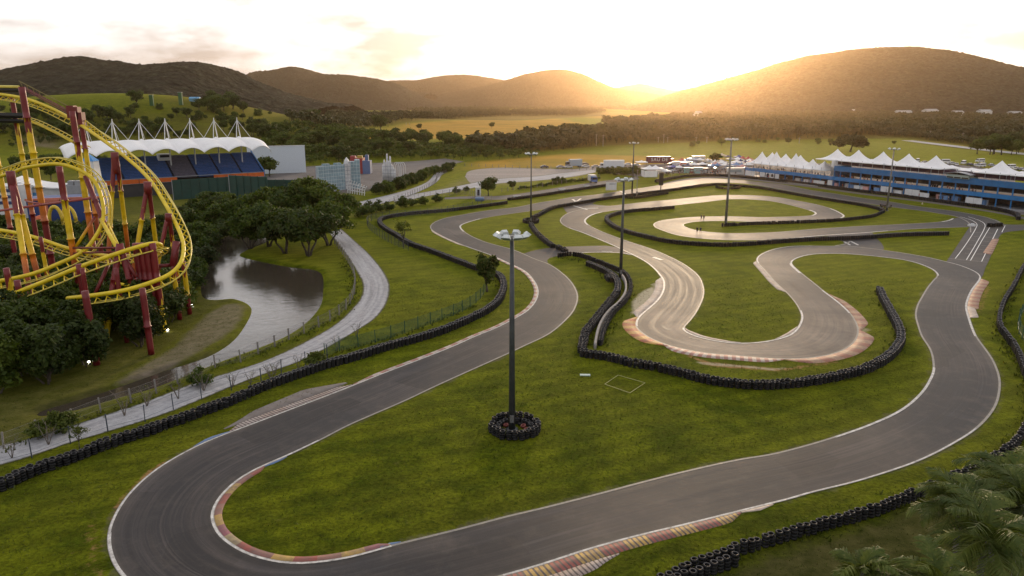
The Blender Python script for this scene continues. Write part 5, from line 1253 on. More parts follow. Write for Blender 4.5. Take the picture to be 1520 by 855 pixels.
column([(127,262,119),(134,280,118),(154,330,114),(175,369,111)], .4, 2); pipe((150,326,114),(176,372,104),.3,4); pipe((160,332,115),(178,370,105),.22,4)
# catwalk and red beam of the lift
mb = MB(); mb.tube([at(-40,128,150) - CO, at(28,129,148) - CO], .28, 6); link('platform_rail', mb.mesh('platform_rail', M_YEL2), coaster)
mb = MB(); mb.tube([at(-40,133,150) - CO, at(30,134,148) - CO], .38, 4); mb.tube([at(-40,170,150) - CO, at(36,172,148) - CO], .55, 4); mb.tube([at(-40,178,150) - CO, at(38,180,148) - CO], .4, 4); link('catwalk', mb.mesh('catwalk', M_BLK), coaster)
mb = MB(); mb.tube([at(36,130,147) - CO, at(108,168,138) - CO], .20, 4); mb.tube([at(38,134,147) - CO, at(108,172,138) - CO], .14, 4); link('lift_beam', mb.mesh('lift_beam', M_REDC), coaster)
mb = MB(); mb.tube([at(28,120,148) - CO, at(106,160,138) - CO], .09, 5)
for k in range(9):
    f = k / 8; a = at(30 + 74 * f, 121 + 39 * f, 147 - 9 * f) - CO; b = at(34 + 72 * f, 131 + 38 * f, 147 - 9 * f) - CO; mb.tube([a, b], .07, 4)
link('handrail', mb.mesh('lift_handrail', M_OLIVE), coaster)
mb = MB()
for (u, v, D) in [(107,166,138),(113,168,137),(119,176,137)]: mb.box(at(u, v, D) - CO, (1.3, 1.3, 2.2))
link('drive_unit', mb.mesh('drive_unit', M_REDC), coaster)
M_SPOT = plain('spotlight_case', (.5, .5, .48), .5)
def emis(name, col, s):
    m, nt, b = newmat(name); b.inputs['Emission Color'].default_value = tuple(col) + (1,); b.inputs['Emission Strength'].default_value = s; b.inputs['Base Color'].default_value = (.8, .8, .7, 1); return m
M_LIT = emis('lit_lamp', (1, .95, .75), 5)
for (u, v, lab) in [(133,541,'lit ground spotlight at the foot of a red coaster column'), (249,493,'lit ground spotlight among shrubs near the gravel bank'), (286,456,'lit ground spotlight nearest the pond')]:
    p = g(u, v); t = thing('spotlight', lab, 'spotlight', p); mb = MB(); mb.lathe([(.02,0),(.2,0),(.2,.08),(.06,.1),(.06,.25),(.02,.25)], 10); link('stand', mb.mesh('spot_stand', M_SPOT), t)
    mb = MB(); mb.lathe([(.02,.25),(.16,.28),(.19,.42),(.02,.46)], 10); link('lamp', mb.mesh('spot_lamp', M_LIT, True), t)
# ------------------------------------------------------------------ grandstand with the tent roof
M_WHITEF = plain('white_membrane', (.80, .80, .80), .5, 0, .12, .15); M_WHITEP = plain('white_paint', (.62, .63, .64), .5, 0, .15, .5)
M_SEAT = plain('blue_seats', (.020, .080, .26), .55, 0, .35, 1.2); M_SEATG = plain('grey_seats', (.105, .095, .13), .6, 0, .3, 1.2)
M_ORANGE = plain('orange_panel', (.60, .115, .010), .5, 0, .2, .6); M_DARK = plain('dark_wall', (.050, .048, .050), .8, 0, .3, .5); M_AISLE = plain('dark_aisle', (.016, .020, .032), .8)
M_BLUEW = plain('blue_paint', (.030, .155, .42), .5, 0, .2, .5); M_DKGREEN = plain('dark_green_sheet', (.010, .050, .038), .6, 0, .3, .3); M_GREYP = plain('grey_panel', (.30, .31, .33), .5, 0, .2, .5)
A_ = at(150, 300, 252); B_ = at(394, 275, 287); A_[2] = B_[2] = 0
Lg = np.linalg.norm(B_ - A_); gs = thing('grandstand', 'blue seated grandstand under a scalloped white tent roof with masts', 'grandstand', A_, atan2(B_[1] - A_[1], B_[0] - A_[0]))
mb = MB(); mb.box((Lg / 2, .6, 2.2), (Lg, .4, 4.4)); mb.box((Lg / 2, 13.6, 6.4), (Lg, .4, 12.8)); link('base_wall', mb.mesh('stand_wall', M_DARK), gs)
mb = MB(); mb.box((Lg / 2, .2, 6.15), (Lg, .5, .18)); mb.box((Lg / 2, .2, 4.45), (Lg, .4, .12)); link('rail', mb.mesh('stand_rail', M_GREYP), gs)
npan = 9
for k in range(npan):
    if k in (4, 5): continue
    mb = MB(); mb.box(((k + .5) * Lg / npan, .15, 5.28), (Lg / npan - .22, .2, 1.45)); link('orange_panel', mb.mesh('orange_panel', M_ORANGE), gs)
ns = 7
for k in range(ns):
    mb = MB(); x0, x1 = k * Lg / ns + .35, (k + 1) * Lg / ns - .35; rows = 15
    for r in range(rows):
        d = .9 + r * .84; z = 6.1 + r * .47; mb.box(((x0 + x1) / 2, d, z - .25), (x1 - x0, .84, .5)); 
        for q in range(int((x1 - x0) / .55)): mb.box((x0 + .3 + q * .55, d + .15, z + .17), (.42, .12, .36))
    link('seat_block', mb.mesh('seat_block', M_SEATG if k == 3 else M_SEAT), gs)
    mb = MB()
    for r in range(rows): mb.box((x1 + .35, .9 + r * .84, 5.8 + r * .47), (.7, .83, .3))
    link('aisle', mb.mesh('aisle', M_AISLE), gs)
mb = MB(); mb.add([(Lg - .1, .2, 0), (Lg - .1, 13.4, 0), (Lg - .1, 13.4, 13.6), (Lg - .1, .2, 6.6), (Lg + .25, .2, 0), (Lg + .25, 13.4, 0), (Lg + .25, 13.4, 13.6), (Lg + .25, .2, 6.6)], [(0,1,2,3),(7,6,5,4),(0,4,5,1),(1,5,6,2),(2,6,7,3),(3,7,4,0)])
link('end_wall', mb.mesh('end_wall', M_BLUEW), gs)
x_a, x_b, nb = -9.0, Lg + 3.0, 8
bay = (x_b - x_a) / nb; nx_, ny_ = nb * 10 + 1, 14
VV = []
for j in range(ny_):
    d = -6 + 20 * j / (ny_ - 1); q = j / (ny_ - 1)
    for i in range(nx_):
        x = x_a + (x_b - x_a) * i / (nx_ - 1); f = ((x - x_a) / bay) % 1.0
        endf = min(1, min(x - x_a, x_b - x) / 7 + .05) ** .5
        arch = sin(pi * f) ** .8 if 0 < f < 1 else 0
        z = 14.6 + 3.6 * sin(min(q * 1.25, 1) * pi / 2) + arch * (1.9 - 1.2 * q) - (1 - endf) * 1.6
        z += 1.3 * (1 - arch) ** 3 * math.exp(-((d - 8.5) / 3.2) ** 2) * endf
        dd = d + (1 - endf) * (7 if q < .5 else -7) * abs(q - .5) * 2 * .7 + (1 - arch) * .9 * (1 - q)
        VV.append((x, dd, z))
F_ = np.array([[j * nx_ + i, j * nx_ + i + 1, (j + 1) * nx_ + i + 1, (j + 1) * nx_ + i] for j in range(ny_ - 1) for i in range(nx_ - 1)])
o = link('tent_roof', mesh_np('tent_roof', np.array(VV), F_, M_WHITEF, None, None, True), gs); md = o.modifiers.new('thick', 'SOLIDIFY'); md.thickness = .12
for k in range(1, nb):
    x = x_a + k * bay; mb = MB()
    for sx in (-.55, .55): mb.tube([(x + sx * 1.6, 9.5, 17.4), (x + sx * .15, 9.5, 25.6)], .15, 6)
    mb.tube([(x, 9.5, 25.4), (x, 9.5, 26.4)], .14, 6)
    for sx in (-4.6, 4.6): mb.tube([(x, 9.5, 25.5), (x + sx, 9.0, 18.7)], .085, 5)
    mb.tube([(x, 9.5, 25.5), (x + 2.2, 13, 18.2)], .06, 5)
    link('roof_mast', mb.mesh('roof_mast', M_WHITEP), gs)
    if 0 < x < Lg:
        mb = MB(); mb.tube([(x, 7.2, 9.4), (x, 7.2, 17.2)], .24, 8); link('roof_post', mb.mesh('roof_post', M_WHITEP), gs)
mb = MB(); mb.box((Lg * .42, 10.2, 12.6), (4.2, 2.6, 2.4)); o = link('press_box', mb.mesh('press_box', M_WHITEP), gs); mb = MB(); mb.box((Lg * .42, 8.86, 13.0), (3.2, .1, .9)); link('window', mb.mesh('press_window', M_AISLE), o)

def prism(name, label, cat, px, D0, D1, mats, depth=4.0, base=0.0, roof=None, group=None):
    """box seen between px=(u0,v0top,u1,v1top); facade from D0 to D1"""
    u0, v0, u1, v1 = px; a = at(u0, v0, D0); b = at(u1, v1, D1); h = (a[2] + b[2]) / 2
    L = np.hypot(b[0] - a[0], b[1] - a[1]); t = thing(name, label, cat, (a[0], a[1], base), atan2(b[1] - a[1], b[0] - a[0]), group)
    return t, L, h
# rocket shaped tower
a = at(141.5, 290, 233); a[2] = 0; hb = at(141, 239, 233)[2]; ht = at(137, 227, 233)[2]
t = thing('toy_tower', 'white square tower with blue pointed roof beside the grandstand', 'tower', a); mb = MB()
mb.add([(-2.3,-2,0),(2.3,-2,0),(2.3,2,0),(-2.3,2,0),(-1.8,-1.6,hb),(1.6,-1.6,hb),(1.6,1.6,hb),(-1.8,1.6,hb)], [(3,2,1,0),(4,5,6,7),(0,1,5,4),(1,2,6,5),(2,3,7,6),(3,0,4,7)]); link('tower_body', mb.mesh('toy_tower_body', M_WHITEP), t)
mb = MB(); mb.add([(-2,-1.8,hb),(1.8,-1.8,hb),(1.8,1.8,hb),(-2,1.8,hb),(-.5,0,ht)], [(3,2,1,0),(0,1,4),(1,2,4),(2,3,4),(3,0,4)]); link('roof', mb.mesh('toy_tower_roof', plain('sky_blue_roof', (.04, .24, .56), .5)), t)
mb = MB(); mb.tube([(.1,-2.02,hb-3.6),(.1,-1.7,hb-3.6)], .95, 16); link('round_window', mb.mesh('round_window', M_AISLE), t)
# park buildings behind the coaster
t, L, h = prism('park_hall', 'white hall with swept roof and a blue glazed block behind the coaster', 'building', (18,262,90,268), 214, 218, None); mb = MB()
mb.box((L / 2, 5, (h - 3) / 2), (L, 10, h - 3)); link('wall', mb.mesh('hall_wall', M_WHITEP), t); mb = MB()
for k in range(12):
    z0, z1 = h - 3 + 2.6 * (1 - k / 11) ** 1.6, h - 3 + 2.6 * (1 - (k + 1) / 11) ** 1.6 if k < 11 else h - 3
    mb.add([(L*k/12-.3,-1,z0+.25),(L*(k+1)/12,-1,z1+.25),(L*(k+1)/12,11,z1+.45),(L*k/12-.3,11,z0+.45),(L*k/12-.3,-1,z0-.1),(L*(k+1)/12,-1,z1-.1),(L*(k+1)/12,11,z1-.1),(L*k/12-.3,11,z0-.1)], [(0,1,2,3),(7,6,5,4),(0,4,5,1),(2,6,7,3)])
link('roof', mb.mesh('hall_roof', M_WHITEF), t); mb = MB(); mb.box((L * .38, -.4, h - 6.0), (3.6, .8, 4.0)); link('glazed_block', mb.mesh('glazed_block', plain('light_blue_glass', (.10, .30, .58), .2)), t)
t, L, h = prism('park_shop', 'low white shop with dark blue shutters at the left edge', 'building', (-40,276,19,277), 206, 206, None); mb = MB(); mb.box((L/2, 4, h/2), (L, 8, h)); link('wall', mb.mesh('shop_wall', M_WHITEP), t)
for k in range(3):
    mb = MB(); mb.box((L / 2, -.08, h - 1.2 - k * 1.7), (L * .98, .14, .85)); link('shutter', mb.mesh('shop_shutter', plain('navy_shutter', (.02, .045, .15), .5)), t)
t, L, h = prism('ride_hall', 'dark blue ride hall with pink trim below the white hall', 'building', (38,296,152,292), 188, 194, None); mb = MB(); mb.box((L/2, 4, h/2), (L, 8, h)); link('wall', mb.mesh('ride_wall', plain('royal_blue', (.014, .045, .19), .5)), t)
mb = MB(); mb.box((L/2, -.1, h - .1), (L + .4, .5, .5)); link('trim', mb.mesh('ride_trim', plain('salmon_trim', (.48, .15, .10), .5)), t); mb = MB(); mb.box((L*.24, -.3, h*.45), (1.2, .6, h*.9)); mb.box((L*.3, -.6, h-.5), (4.6, 1.0, .7)); link('portal', mb.mesh('ride_portal', bpy.data.materials['salmon_trim']), t)
t, L, h = prism('plant_room', 'grey metal boxes on a roof between coaster columns', 'building', (98,272,150,278), 212, 214, None); mb = MB(); mb.box((L/2, 3, h/2), (L, 6, h)); link('wall', mb.mesh('plant_wall', M_GREYP), t)
for k in range(5):
    mb = MB(); mb.box((L * (k + .5) / 5, 1.8, h + .6), (L / 5 * .8, 2.4, 1.2)); link('roof_unit', mb.mesh('roof_unit', M_GREYP), t)
M_YARCH = plain('yellow_arch', (.62, .44, .03), .5)
for (u, D, lab) in [(81, 176, 'yellow arch below the blue ride hall, left of two'), (101, 178, 'yellow arch below the blue ride hall, right of two')]:
    p = g(u, 330); p = at(u, 312, D); p[2] = 0; hh = at(u, 307, D)[2]; mb = MB(); mb.tube([(1.6 * cos(a), 0, hh * .55 + hh * .45 * sin(a)) for a in np.linspace(0, pi, 12)], .45, 6); mb.tube([(1.6, 0, hh * .56), (1.7, 0, 0)], .45, 6); mb.tube([(-1.6, 0, hh * .56), (-1.7, 0, 0)], .45, 6); tag(link('yellow_arch', mb.mesh('yellow_arch', M_YARCH, True), None, p), lab, 'arch')
p = at(60, 318, 184); p[2] = 0; mb = MB(); mb.lathe([(2.6, 0), (2.5, 2.6), (1.7, 4.2), (.05, 4.8)], 14); tag(link('orange_dome', mb.mesh('orange_dome', plain('orange_dome_paint', (.50, .10, .02), .5), True), None, p), 'rounded orange dome kiosk under the coaster', 'kiosk')
# walls right of the grandstand
t, L, h = prism('white_wall', 'long white and pale blue wall behind the right end of the grandstand', 'wall', (366,217,452,217.5), 342, 352, None); mb = MB(); mb.box((L/2, .4, h/2), (L, .8, h)); link('wall_face', mb.mesh('white_wall_face', plain('pale_blue_white', (.56, .62, .68), .6)), t)
mb = MB(); mb.box((L/2, .4, h + .12), (L + .3, 1.1, .24)); link('coping', mb.mesh('coping', M_WHITEP), t)
for px, D0, D1, lab in [((255,272,340,258), 250, 262, 'long dark green screen wall in front of the grandstand'), ((339,257,396,266), 246, 240, 'taller dark green screen wall with a white corner post'), ((396,262,456,272), 252, 250, 'dark green mesh fence running from the screen wall to the stage yard')]:
    t, L, h = prism('screen_wall', lab, 'screen wall', px, D0, D1, None); mb = MB(); mb.box((L/2, .15, h/2), (L, .3, h)); link('sheet', mb.mesh('screen_sheet', M_DKGREEN), t)
    for k in range(int(L / 3) + 1):
        mb = MB(); mb.box((min(k * 3.0, L), -.1, h / 2 + .1), (.16, .16, h + .2)); link('post', mb.mesh('screen_post', M_GREYP if k == 0 else M_DKGREEN), t)
# stage scenery
def block_mat(name, c1, c2, sx, sz):
    m, nt, b = newmat(name); P = N(nt, 'ShaderNodeTexCoord').outputs['Object']; s = N(nt, 'ShaderNodeSeparateXYZ'); nt.links.new(P, s.inputs[0])
    gx = math_(nt, 'LESS_THAN', math_(nt, 'FRACT', math_(nt, 'MULTIPLY', s.outputs[0], 1 / sx)), .14); gz_ = math_(nt, 'LESS_THAN', math_(nt, 'FRACT', math_(nt, 'MULTIPLY', s.outputs[2], 1 / sz)), .16)
    c = mixc(nt, math_(nt, 'MAXIMUM', gx, gz_), c1, c2); c = mixc(nt, 1.0, c, ramp(nt, noise(nt, .6, 4, .6, P), [(.3, .7), (.7, 1.15)]), 'MULTIPLY')
    nt.links.new(c, b.inputs['Base Color']); b.inputs['Roughness'].default_value = .55; return m
M_CYAN = block_mat('cyan_blocks', (.23, .33, .38), (.42, .50, .54), 1.1, 1.3); M_WBLK = block_mat('white_blocks', (.55, .55, .56), (.30, .32, .36), 1.0, 1.4)
def wallset(name, lab, px, D0, D1, mat, depth, extras=()):
    t, L, h = prism(name, lab, 'stage set', px, D0, D1, None); mb = MB(); n = max(2, int(L / 2.2))
    for k in range(n): mb.box((L * (k + .5) / n, depth / 2, h / 2 + (.35 if k % 2 else 0)), (L / n - .03, depth, h + (.7 if k % 2 else 0)))
    link('block_wall', mb.mesh(name, mat), t)
    mb = MB(); mb.box((L / 2, depth + .4, h * .45), (L * .96, .5, h * .9)); link('backing', mb.mesh('backing', M_GREYP), t)
    return t, L, h
wallset('stage_set', 'long stage set wall of pale cyan blocks with stepped top', (472,250,515,241), 272, 282, M_CYAN, 1.4)
wallset('stage_set', 'square cyan block tower joined to the white set pillar', (520,240,534,240), 284, 285, M_CYAN, 3.5)
t, L, h = wallset('stage_set', 'white pinnacle pillar between the cyan set walls', (511,243,520,243), 281, 282, M_WBLK, 2.0); mb = MB(); mb.lathe([(1.2, h), (.9, h + 1.2), (.02, h + 2.4)], 8, (L/2, 1, 0)); link('pinnacle', mb.mesh('pinnacle', M_WHITEP), t)
t, L, h = prism('stage_set', 'white ribbed lattice set piece in front of the cyan walls', 'stage set', (515,264,540,272), 270, 262, None)
for k in range(8):
    mb = MB(); x = L * k / 7; hh = h * (1 - .35 * k / 7); mb.tube([(x, 0, 0), (x - .2, .3, hh * .6), (x + .8, .6, hh)], .16, 5)
    link('rib', mb.mesh('set_rib', M_WHITEP), t)
mb = MB()
for z in (.25, .5, .75): mb.tube([(0, .2, h * z), (L, .4, h * z * .75)], .12, 5)
link('cross_bar', mb.mesh('set_bar', M_WHITEP), t)
t, L, h = prism('toy_house', 'red and blue block house with a yellow top at the back of the stage yard', 'stage set', (517,236,550,234), 345, 345, None)
mb = MB(); mb.box((L*.38, 3, h*.5), (L*.5, 6, h)); mb.box((L*.2, 1, h*.8), (L*.22, 3, h*.7)); link('red_block', mb.mesh('red_block', plain('toy_red', (.30, .035, .035), .5)), t); mb = MB(); mb.box((L*.80, 2, h*.42), (L*.34, 5, h*.84)); mb.box((L*.80, 2, h*.95), (1.5, 2, h*.5)); link('blue_block', mb.mesh('blue_block', plain('toy_blue', (.10, .15, .28), .5)), t)
mb = MB(); mb.box((L*.5, 1.5, h + .5), (2.2, 2, 1.4)); link('yellow_block', mb.mesh('yellow_block', plain('toy_yellow', (.45, .30, .05), .5)), t); mb = MB(); mb.box((L*.42, -.05, h*.25), (1.6, .2, h*.5)); link('door', mb.mesh('toy_door', M_AISLE), t)
t, L, h = prism('stage_set', 'tall white organ pipe set with wire hoops beside the hedge', 'stage set', (568,237,600,240), 300, 300, None)
for k in range(9):
    mb = MB(); hh = h * [.8, 1.0, .9, 1.25, .95, 1.15, .8, .7, .6][k]; mb.tube([(k * L * .55 / 8, 0, 0), (k * L * .55 / 8, 0, hh)], .36, 8); mb.lathe([(.36, hh), (.02, hh + .6)], 8, (k * L * .55 / 8, 0, 0)); link('pipe', mb.mesh('set_pipe', M_WBLK, True), t)
for k in range(4):
    mb = MB(); x = L * (.62 + .1 * k); mb.tube([(x + 1.1 * cos(a), 0, h * .7 + 2.2 * sin(a)) for a in np.linspace(0, pi, 10)], .1, 5); mb.tube([(x + 1.1, 0, h * .7), (x + 1.1, 0, 0)], .1, 5); mb.tube([(x - 1.1, 0, h * .7), (x - 1.1, 0, 0)], .1, 5); link('hoop', mb.mesh('set_hoop', M_WHITEP), t)
# booth beside the round tree
p = g(710, 291); t = thing('booth', 'small white booth with dark doorway beside the round tree', 'booth', p); mb = MB(); mb.box((0, 0, 1.5), (1.8, 1.8, 3.0)); mb.box((0, 0, 3.08), (2.1, 2.1, .16)); link('cabin', mb.mesh('booth_cabin', M_WHITEP), t); mb = MB(); mb.box((.1, -.92, 1.3), (.8, .05, 2.1)); link('door', mb.mesh('booth_door', M_AISLE), t)
p = g(712, 298); t = thing('water_tank', 'low blue tank beside the white booth', 'tank', p); mb = MB(); mb.lathe([(.02, 0), (1.5, 0), (1.5, 1.1), (1.35, 1.2), (.02, 1.25)], 16); link('tank', mb.mesh('tank', plain('tank_blue', (.10, .17, .30), .5), True), t); mb = MB(); mb.tube([(1.5, 0, .3), (2.2, 0, .3)], .1, 6); link('pipe', mb.mesh('tank_pipe', M_GREYP), t)
# green towers and blue sheds on the hill
for (u, v, hgt, lab) in [(226, 158, 9, 'tall green slab tower left on the hill crest'), (269, 156, 11, 'tall green slab tower right on the hill crest')]:
    p = g(u, v); t = thing('hill_tower', lab, 'tower', p); mb = MB(); mb.box((0, 0, hgt / 2), (3.2, 2, hgt)); link('tower_body', mb.mesh('hill_tower', plain('tower_green', (.03, .11, .035), .7)), t); mb = MB(); mb.box((0, 0, hgt + .1), (3.6, 2.4, .3)); link('cap', mb.mesh('tower_cap', M_GREYP), t)
for (u, v, w, lab) in [(290, 148.5, 9, 'blue roofed shed on the hill crest, left of the grove'), (325, 147.5, 7, 'smaller blue roofed shed on the hill beside the grove')]:
    p = g(u, v + 3); t = thing('shed', lab, 'shed', p); mb = MB(); mb.box((0, 0, 1.4), (w, 6, 2.8)); link('wall', mb.mesh('shed_wall', plain('shed_wall_paint', (.12, .28, .38), .7)), t); mb = MB(); mb.add([(-w/2-.3,-3.3,2.8),(w/2+.3,-3.3,2.8),(w/2+.3,3.3,2.8),(-w/2-.3,3.3,2.8),(-w/2-.3,0,4.3),(w/2+.3,0,4.3)], [(0,1,5,4),(2,3,4,5),(3,0,4),(1,2,5),(3,2,1,0)]); link('roof', mb.mesh('shed_roof', plain('shed_roof_blue', (.06, .28, .50), .5)), t)
# ------------------------------------------------------------------ pit building
F0 = g(1106, 262.3); F1 = g(1560, 318.5); pe = (F1 - F0) / np.linalg.norm(F1 - F0); pn = np.array([pe[1], -pe[0], 0.0])
if pn[1] < 0 and pn[0] < 0: pn = -pn
if np.dot(pn, np.array([1, .3, 0])) < 0: pn = -pn
PROT = atan2(pe[1], pe[0])
def fh(u, v):
    d = ray(u, v); # plane through F0, normal pn
    t = np.dot(F0 - np.array([0, 0, CAM_H]), pn) / np.dot(d, pn); p = np.array([0, 0, CAM_H]) + d * t
    return float(np.dot(p - F0, pe)), float(p[2])
SGN = 1 if (cos(PROT + pi / 2) * pn[0] + sin(PROT + pi / 2) * pn[1]) > 0 else -1
M_PITB = plain('pit_blue', (.016, .135, .34), .5, 0, .25, .4); M_PITB2 = plain('pit_blue_bright', (.016, .170, .43), .5, 0, .3, .4); M_MAROON = plain('dark_maroon', (.045, .012, .030), .7); M_FLOOR = plain('terrace_floor', (.30, .24, .19), .8); M_INT = plain('pit_interior', (.055, .052, .055), .9, 0, .6, .7)
pit = thing('pit_building', 'long blue two storey pit building with columns and white panels', 'building', F0, PROT)
def pbox(name, s0, s1, z0, z1, d0, d1, mat, parent=None):
    mb = MB(); mb.box(((s0 + s1) / 2, SGN * (d0 + d1) / 2, (z0 + z1) / 2), (abs(s1 - s0), abs(d1 - d0), abs(z1 - z0))); return link(name, mb.mesh(name, mat), parent or pit)
sA, sB, sC = 0.0, fh(1236, 275)[0], fh(1556, 315)[0]
zl0, zl1 = fh(1300, 274.3)[1], fh(1300, 268.7)[1]; zu0, zu1 = fh(1300, 259.6)[1], fh(1300, 252)[1]
pbox('lower_fascia', sA, sC, zl0, zl1, -.25, .25, M_PITB2); pbox('terrace_slab', sA, sC, zl0 + .1, zl0 + .5, .3, 13, M_FLOOR)
pbox('upper_fascia', sB, sC, zu0, zu1, -.25, .25, M_PITB); pbox('upper_slab', sB, sC, zu0 + .1, zu0 + .5, .3, 13, M_FLOOR); pbox('parapet_rail', sB, sC, zu1 + .02, zu1 + .12, -.1, .1, M_PITB2)
pbox('back_wall', sA, sC, 0, zl0, 8, 8.4, M_INT); pbox('back_wall', sB, sC, zl1, zu0, 7, 7.4, M_INT); pbox('end_wall', sB - .1, sB + .3, 0, zu1, 0, 9, M_PITB)
pbox('plinth', sA, sC, 0, .25, -2.5, 9, M_GREYP)
s = sA
while s < sC:
    pbox('column', s, s + .3, .25, zl0, -.05, .25, M_PITB2); pbox('column', s, s + .12, zl1, zl1 + 3.0, .1, .22, M_GREYP) if s < sB else pbox('column', s, s + .35, zl1, zu0, -.05, .3, M_PITB2)
    if s > sB: pbox('parapet_post', s, s + .12, zu1, zu1 + 2.6, .1, .25, M_GREYP)
    s += 4.6
pbox('shade_strip', sB, sC, zu1 + .5, zu1 + 2.0, 1.6, 1.8, M_MAROON)
for (u0, v0, u1, v1) in [(1108,253,1116,260.5),(1117,254,1121,261.5),(1129,255,1136,262.5),(1138,256,1144,264),(1145,256.5,1150,264.5),(1152,258,1157,265.5),(1209,267,1224.5,275),(1230,267,1236,276),(1309,276,1324,287.5),(1345,280,1365,292),(1366.6,285.5,1379.7,294.5),(1435,292,1458,304)]:
    s0, z1 = fh(u0, v0); s1, z0 = fh(u1, v1); o = pbox('white_panel', s0, s1, max(z0, .3), min(max(z1, 1.6), zl0 - .06), -.45, -.38, M_WHITEP)
    if u0 in (1138, 1145):
        mb = MB(); mb.tube([((s0 + s1) / 2, SGN * -.50, (max(z0, .3) + z1) / 2), ((s0 + s1) / 2, SGN * -.46, (max(z0, .3) + z1) / 2)], min(abs(s1 - s0), z1) * .33, 16); link('round_window', mb.mesh('panel_window', M_AISLE), o)
    elif s1 - s0 > 4: pbox('panel_joint', (s0 + s1) / 2 - .04, (s0 + s1) / 2 + .04, max(z0, .3), min(z1, zl0 - .1), -.47, -.452, M_GREYP, o)
s0, s1 = fh(1407, 265)[0], fh(1440, 268)[0]; zc = fh(1424, 256.5)[1]
o = pbox('control_box', s0, s1, zu1 - .3, zc - .6, -.9, 4, plain('pale_green_panel', (.34, .40, .37), .5)); mb = MB()
for k in range(10):
    xa, xb = s0 - .8 + (s1 - s0 + 1.6) * k / 10, s0 - .8 + (s1 - s0 + 1.6) * (k + 1) / 10; za, zb = zc - .6 + .7 * sin(pi * k / 10), zc - .6 + .7 * sin(pi * (k + 1) / 10)
    mb.add([(xa, SGN * -1.4, za), (xb, SGN * -1.4, zb), (xb, SGN * 4.5, zb), (xa, SGN * 4.5, za), (xa, SGN * -1.4, za + .2), (xb, SGN * -1.4, zb + .2), (xb, SGN * 4.5, zb + .2), (xa, SGN * 4.5, za + .2)], [(3,2,1,0),(4,5,6,7),(0,1,5,4),(2,3,7,6)])
link('curved_roof', mb.mesh('curved_roof', M_GREYP), o)
for k in range(3): pbox('window', s0 + .2 + (s1 - s0) * k / 3, s0 - .15 + (s1 - s0) * (k + 1) / 3, zu1 + .2, zc - 1.7, -.97, -.92, plain('brown_glass', (.06, .05, .04), .1) if k == 0 else bpy.data.materials['brown_glass'], o)

# ------------------------------------------------------------------ peaked tents
def tent_mesh(half, ze, zp, mat, n=9, pw=2.3, skirt=.35):
    mb = MB(); rings = []
    for k in range(n + 1):
        f = k / n; z = ze + (zp - ze) * (f ** pw if True else f); r = half * (1 - f) + .03
        z = ze + (zp - ze) * (1 - (1 - f) ** .55) if False else ze + (zp - ze) * (f ** 2.2)
        ring = []
        for q in range(16):
            a = 2 * pi * q / 16; cx, cy = cos(a), sin(a); m_ = max(abs(cx), abs(cy)); rx = r * (cx / m_ * (1 - .25 * f) + cx * .25 * f); ry = r * (cy / m_ * (1 - .25 * f) + cy * .25 * f)
            sag = -.28 * (1 - f) * (abs(abs(cx) - abs(cy)) < .35) * 0
            ring.append((rx, ry, z + sag))
        rings.append(ring)
    b = mb.add([p for r in rings for p in r], [])
    for k in range(n):
        for q in range(16): mb.f.append((b + k * 16 + q, b + k * 16 + (q + 1) % 16, b + (k + 1) * 16 + (q + 1) % 16, b + (k + 1) * 16 + q)); mb.m.append(0)
    lo = mb.add([(x, y, z - skirt) for x, y, z in rings[0]], [])
    for q in range(16): mb.f.append((lo + q, lo + (q + 1) % 16, b + (q + 1) % 16, b + q)); mb.m.append(0)
    return mb.mesh('tent_canopy', mat, True)
M_TENT = plain('white_tent_cloth', (.80, .80, .81), .6, 0, .10, .3)
def tent(label, c, z0, half, ze, zp, rot, mat=M_TENT, group=None, post=.06, name='peaked_tent'):
    t = thing(name, label, 'tent', (c[0], c[1], z0), rot, group)
    link('canopy', tent_mesh(half, ze - z0, zp - z0, mat), t)
    for sx in (-1, 1):
        for sy in (-1, 1):
            mb = MB(); mb.tube([(sx * half * .96, sy * half * .96, 0), (sx * half * .96, sy * half * .96, ze - z0)], post, 6); link('leg', mb.mesh('tent_leg', M_GREYP), t)
    return t
def roof_tent(label, u, v, depth, half, z0, ze):
    s, _ = fh(u, v); c = F0 + pe * s + pn * depth
    for _ in range(6):       # the peak stands deeper than the facade: slide it until it is seen at u
        d = at(u, v, c[1]); s += np.dot(d - c, pe) * .8; c = F0 + pe * s + pn * depth
    zp = at(u, v, c[1])[2]; return tent(label, c, z0, half, ze, zp, PROT, M_TENT, 'white peaked tents along the pit building')
ter = zl0 + .5; ter2 = zu0 + .5
for u, v, d, h_ in [(1129.6,225,4.6,4.6),(1140.7,226,14,4.6),(1151,225,4.6,4.6),(1161,228,14,4.6),(1180,227.5,4.6,4.6),(1183,230,14,4.6)]:
    roof_tent('white peaked tent in the left group, over the open terrace', u, v, d, h_, ter, ter + 3.0)
for u, v, d in [(1205,236,5),(1222,239,6)]: roof_tent('low white tent over the terrace between the left and right groups', u, v, d, 4.4, ter, ter + 2.8)
for u, v, lab in [(1241.7,221,'white peaked tent over the inner end of the two storey part'),(1273,222.4,'white peaked tent second from the inner end of the two storey part'),(1310,225,'white peaked tent right behind the corner light mast'),(1348,228,'white peaked tent between the corner mast and the curved control box, farther one'),(1388.6,230.7,'white peaked tent left of the curved control box'),(1486.7,238.4,'white peaked tent right of the curved control box'),(1545,243,'white peaked tent cut off by the right edge')]:
    roof_tent(lab, u, v, 5.2, 5.4, ter2, zu1 + 2.3)
for u, v in [(1255,233),(1290,236),(1332,240),(1366,241),(1410,245),(1440,249),(1462,250),(1515,254)]:
    roof_tent('low white tent behind the row of tall peaked roof tents', u, v, 13, 4.6, ter2 if u > 1236 else ter, zu1 + 1.6)
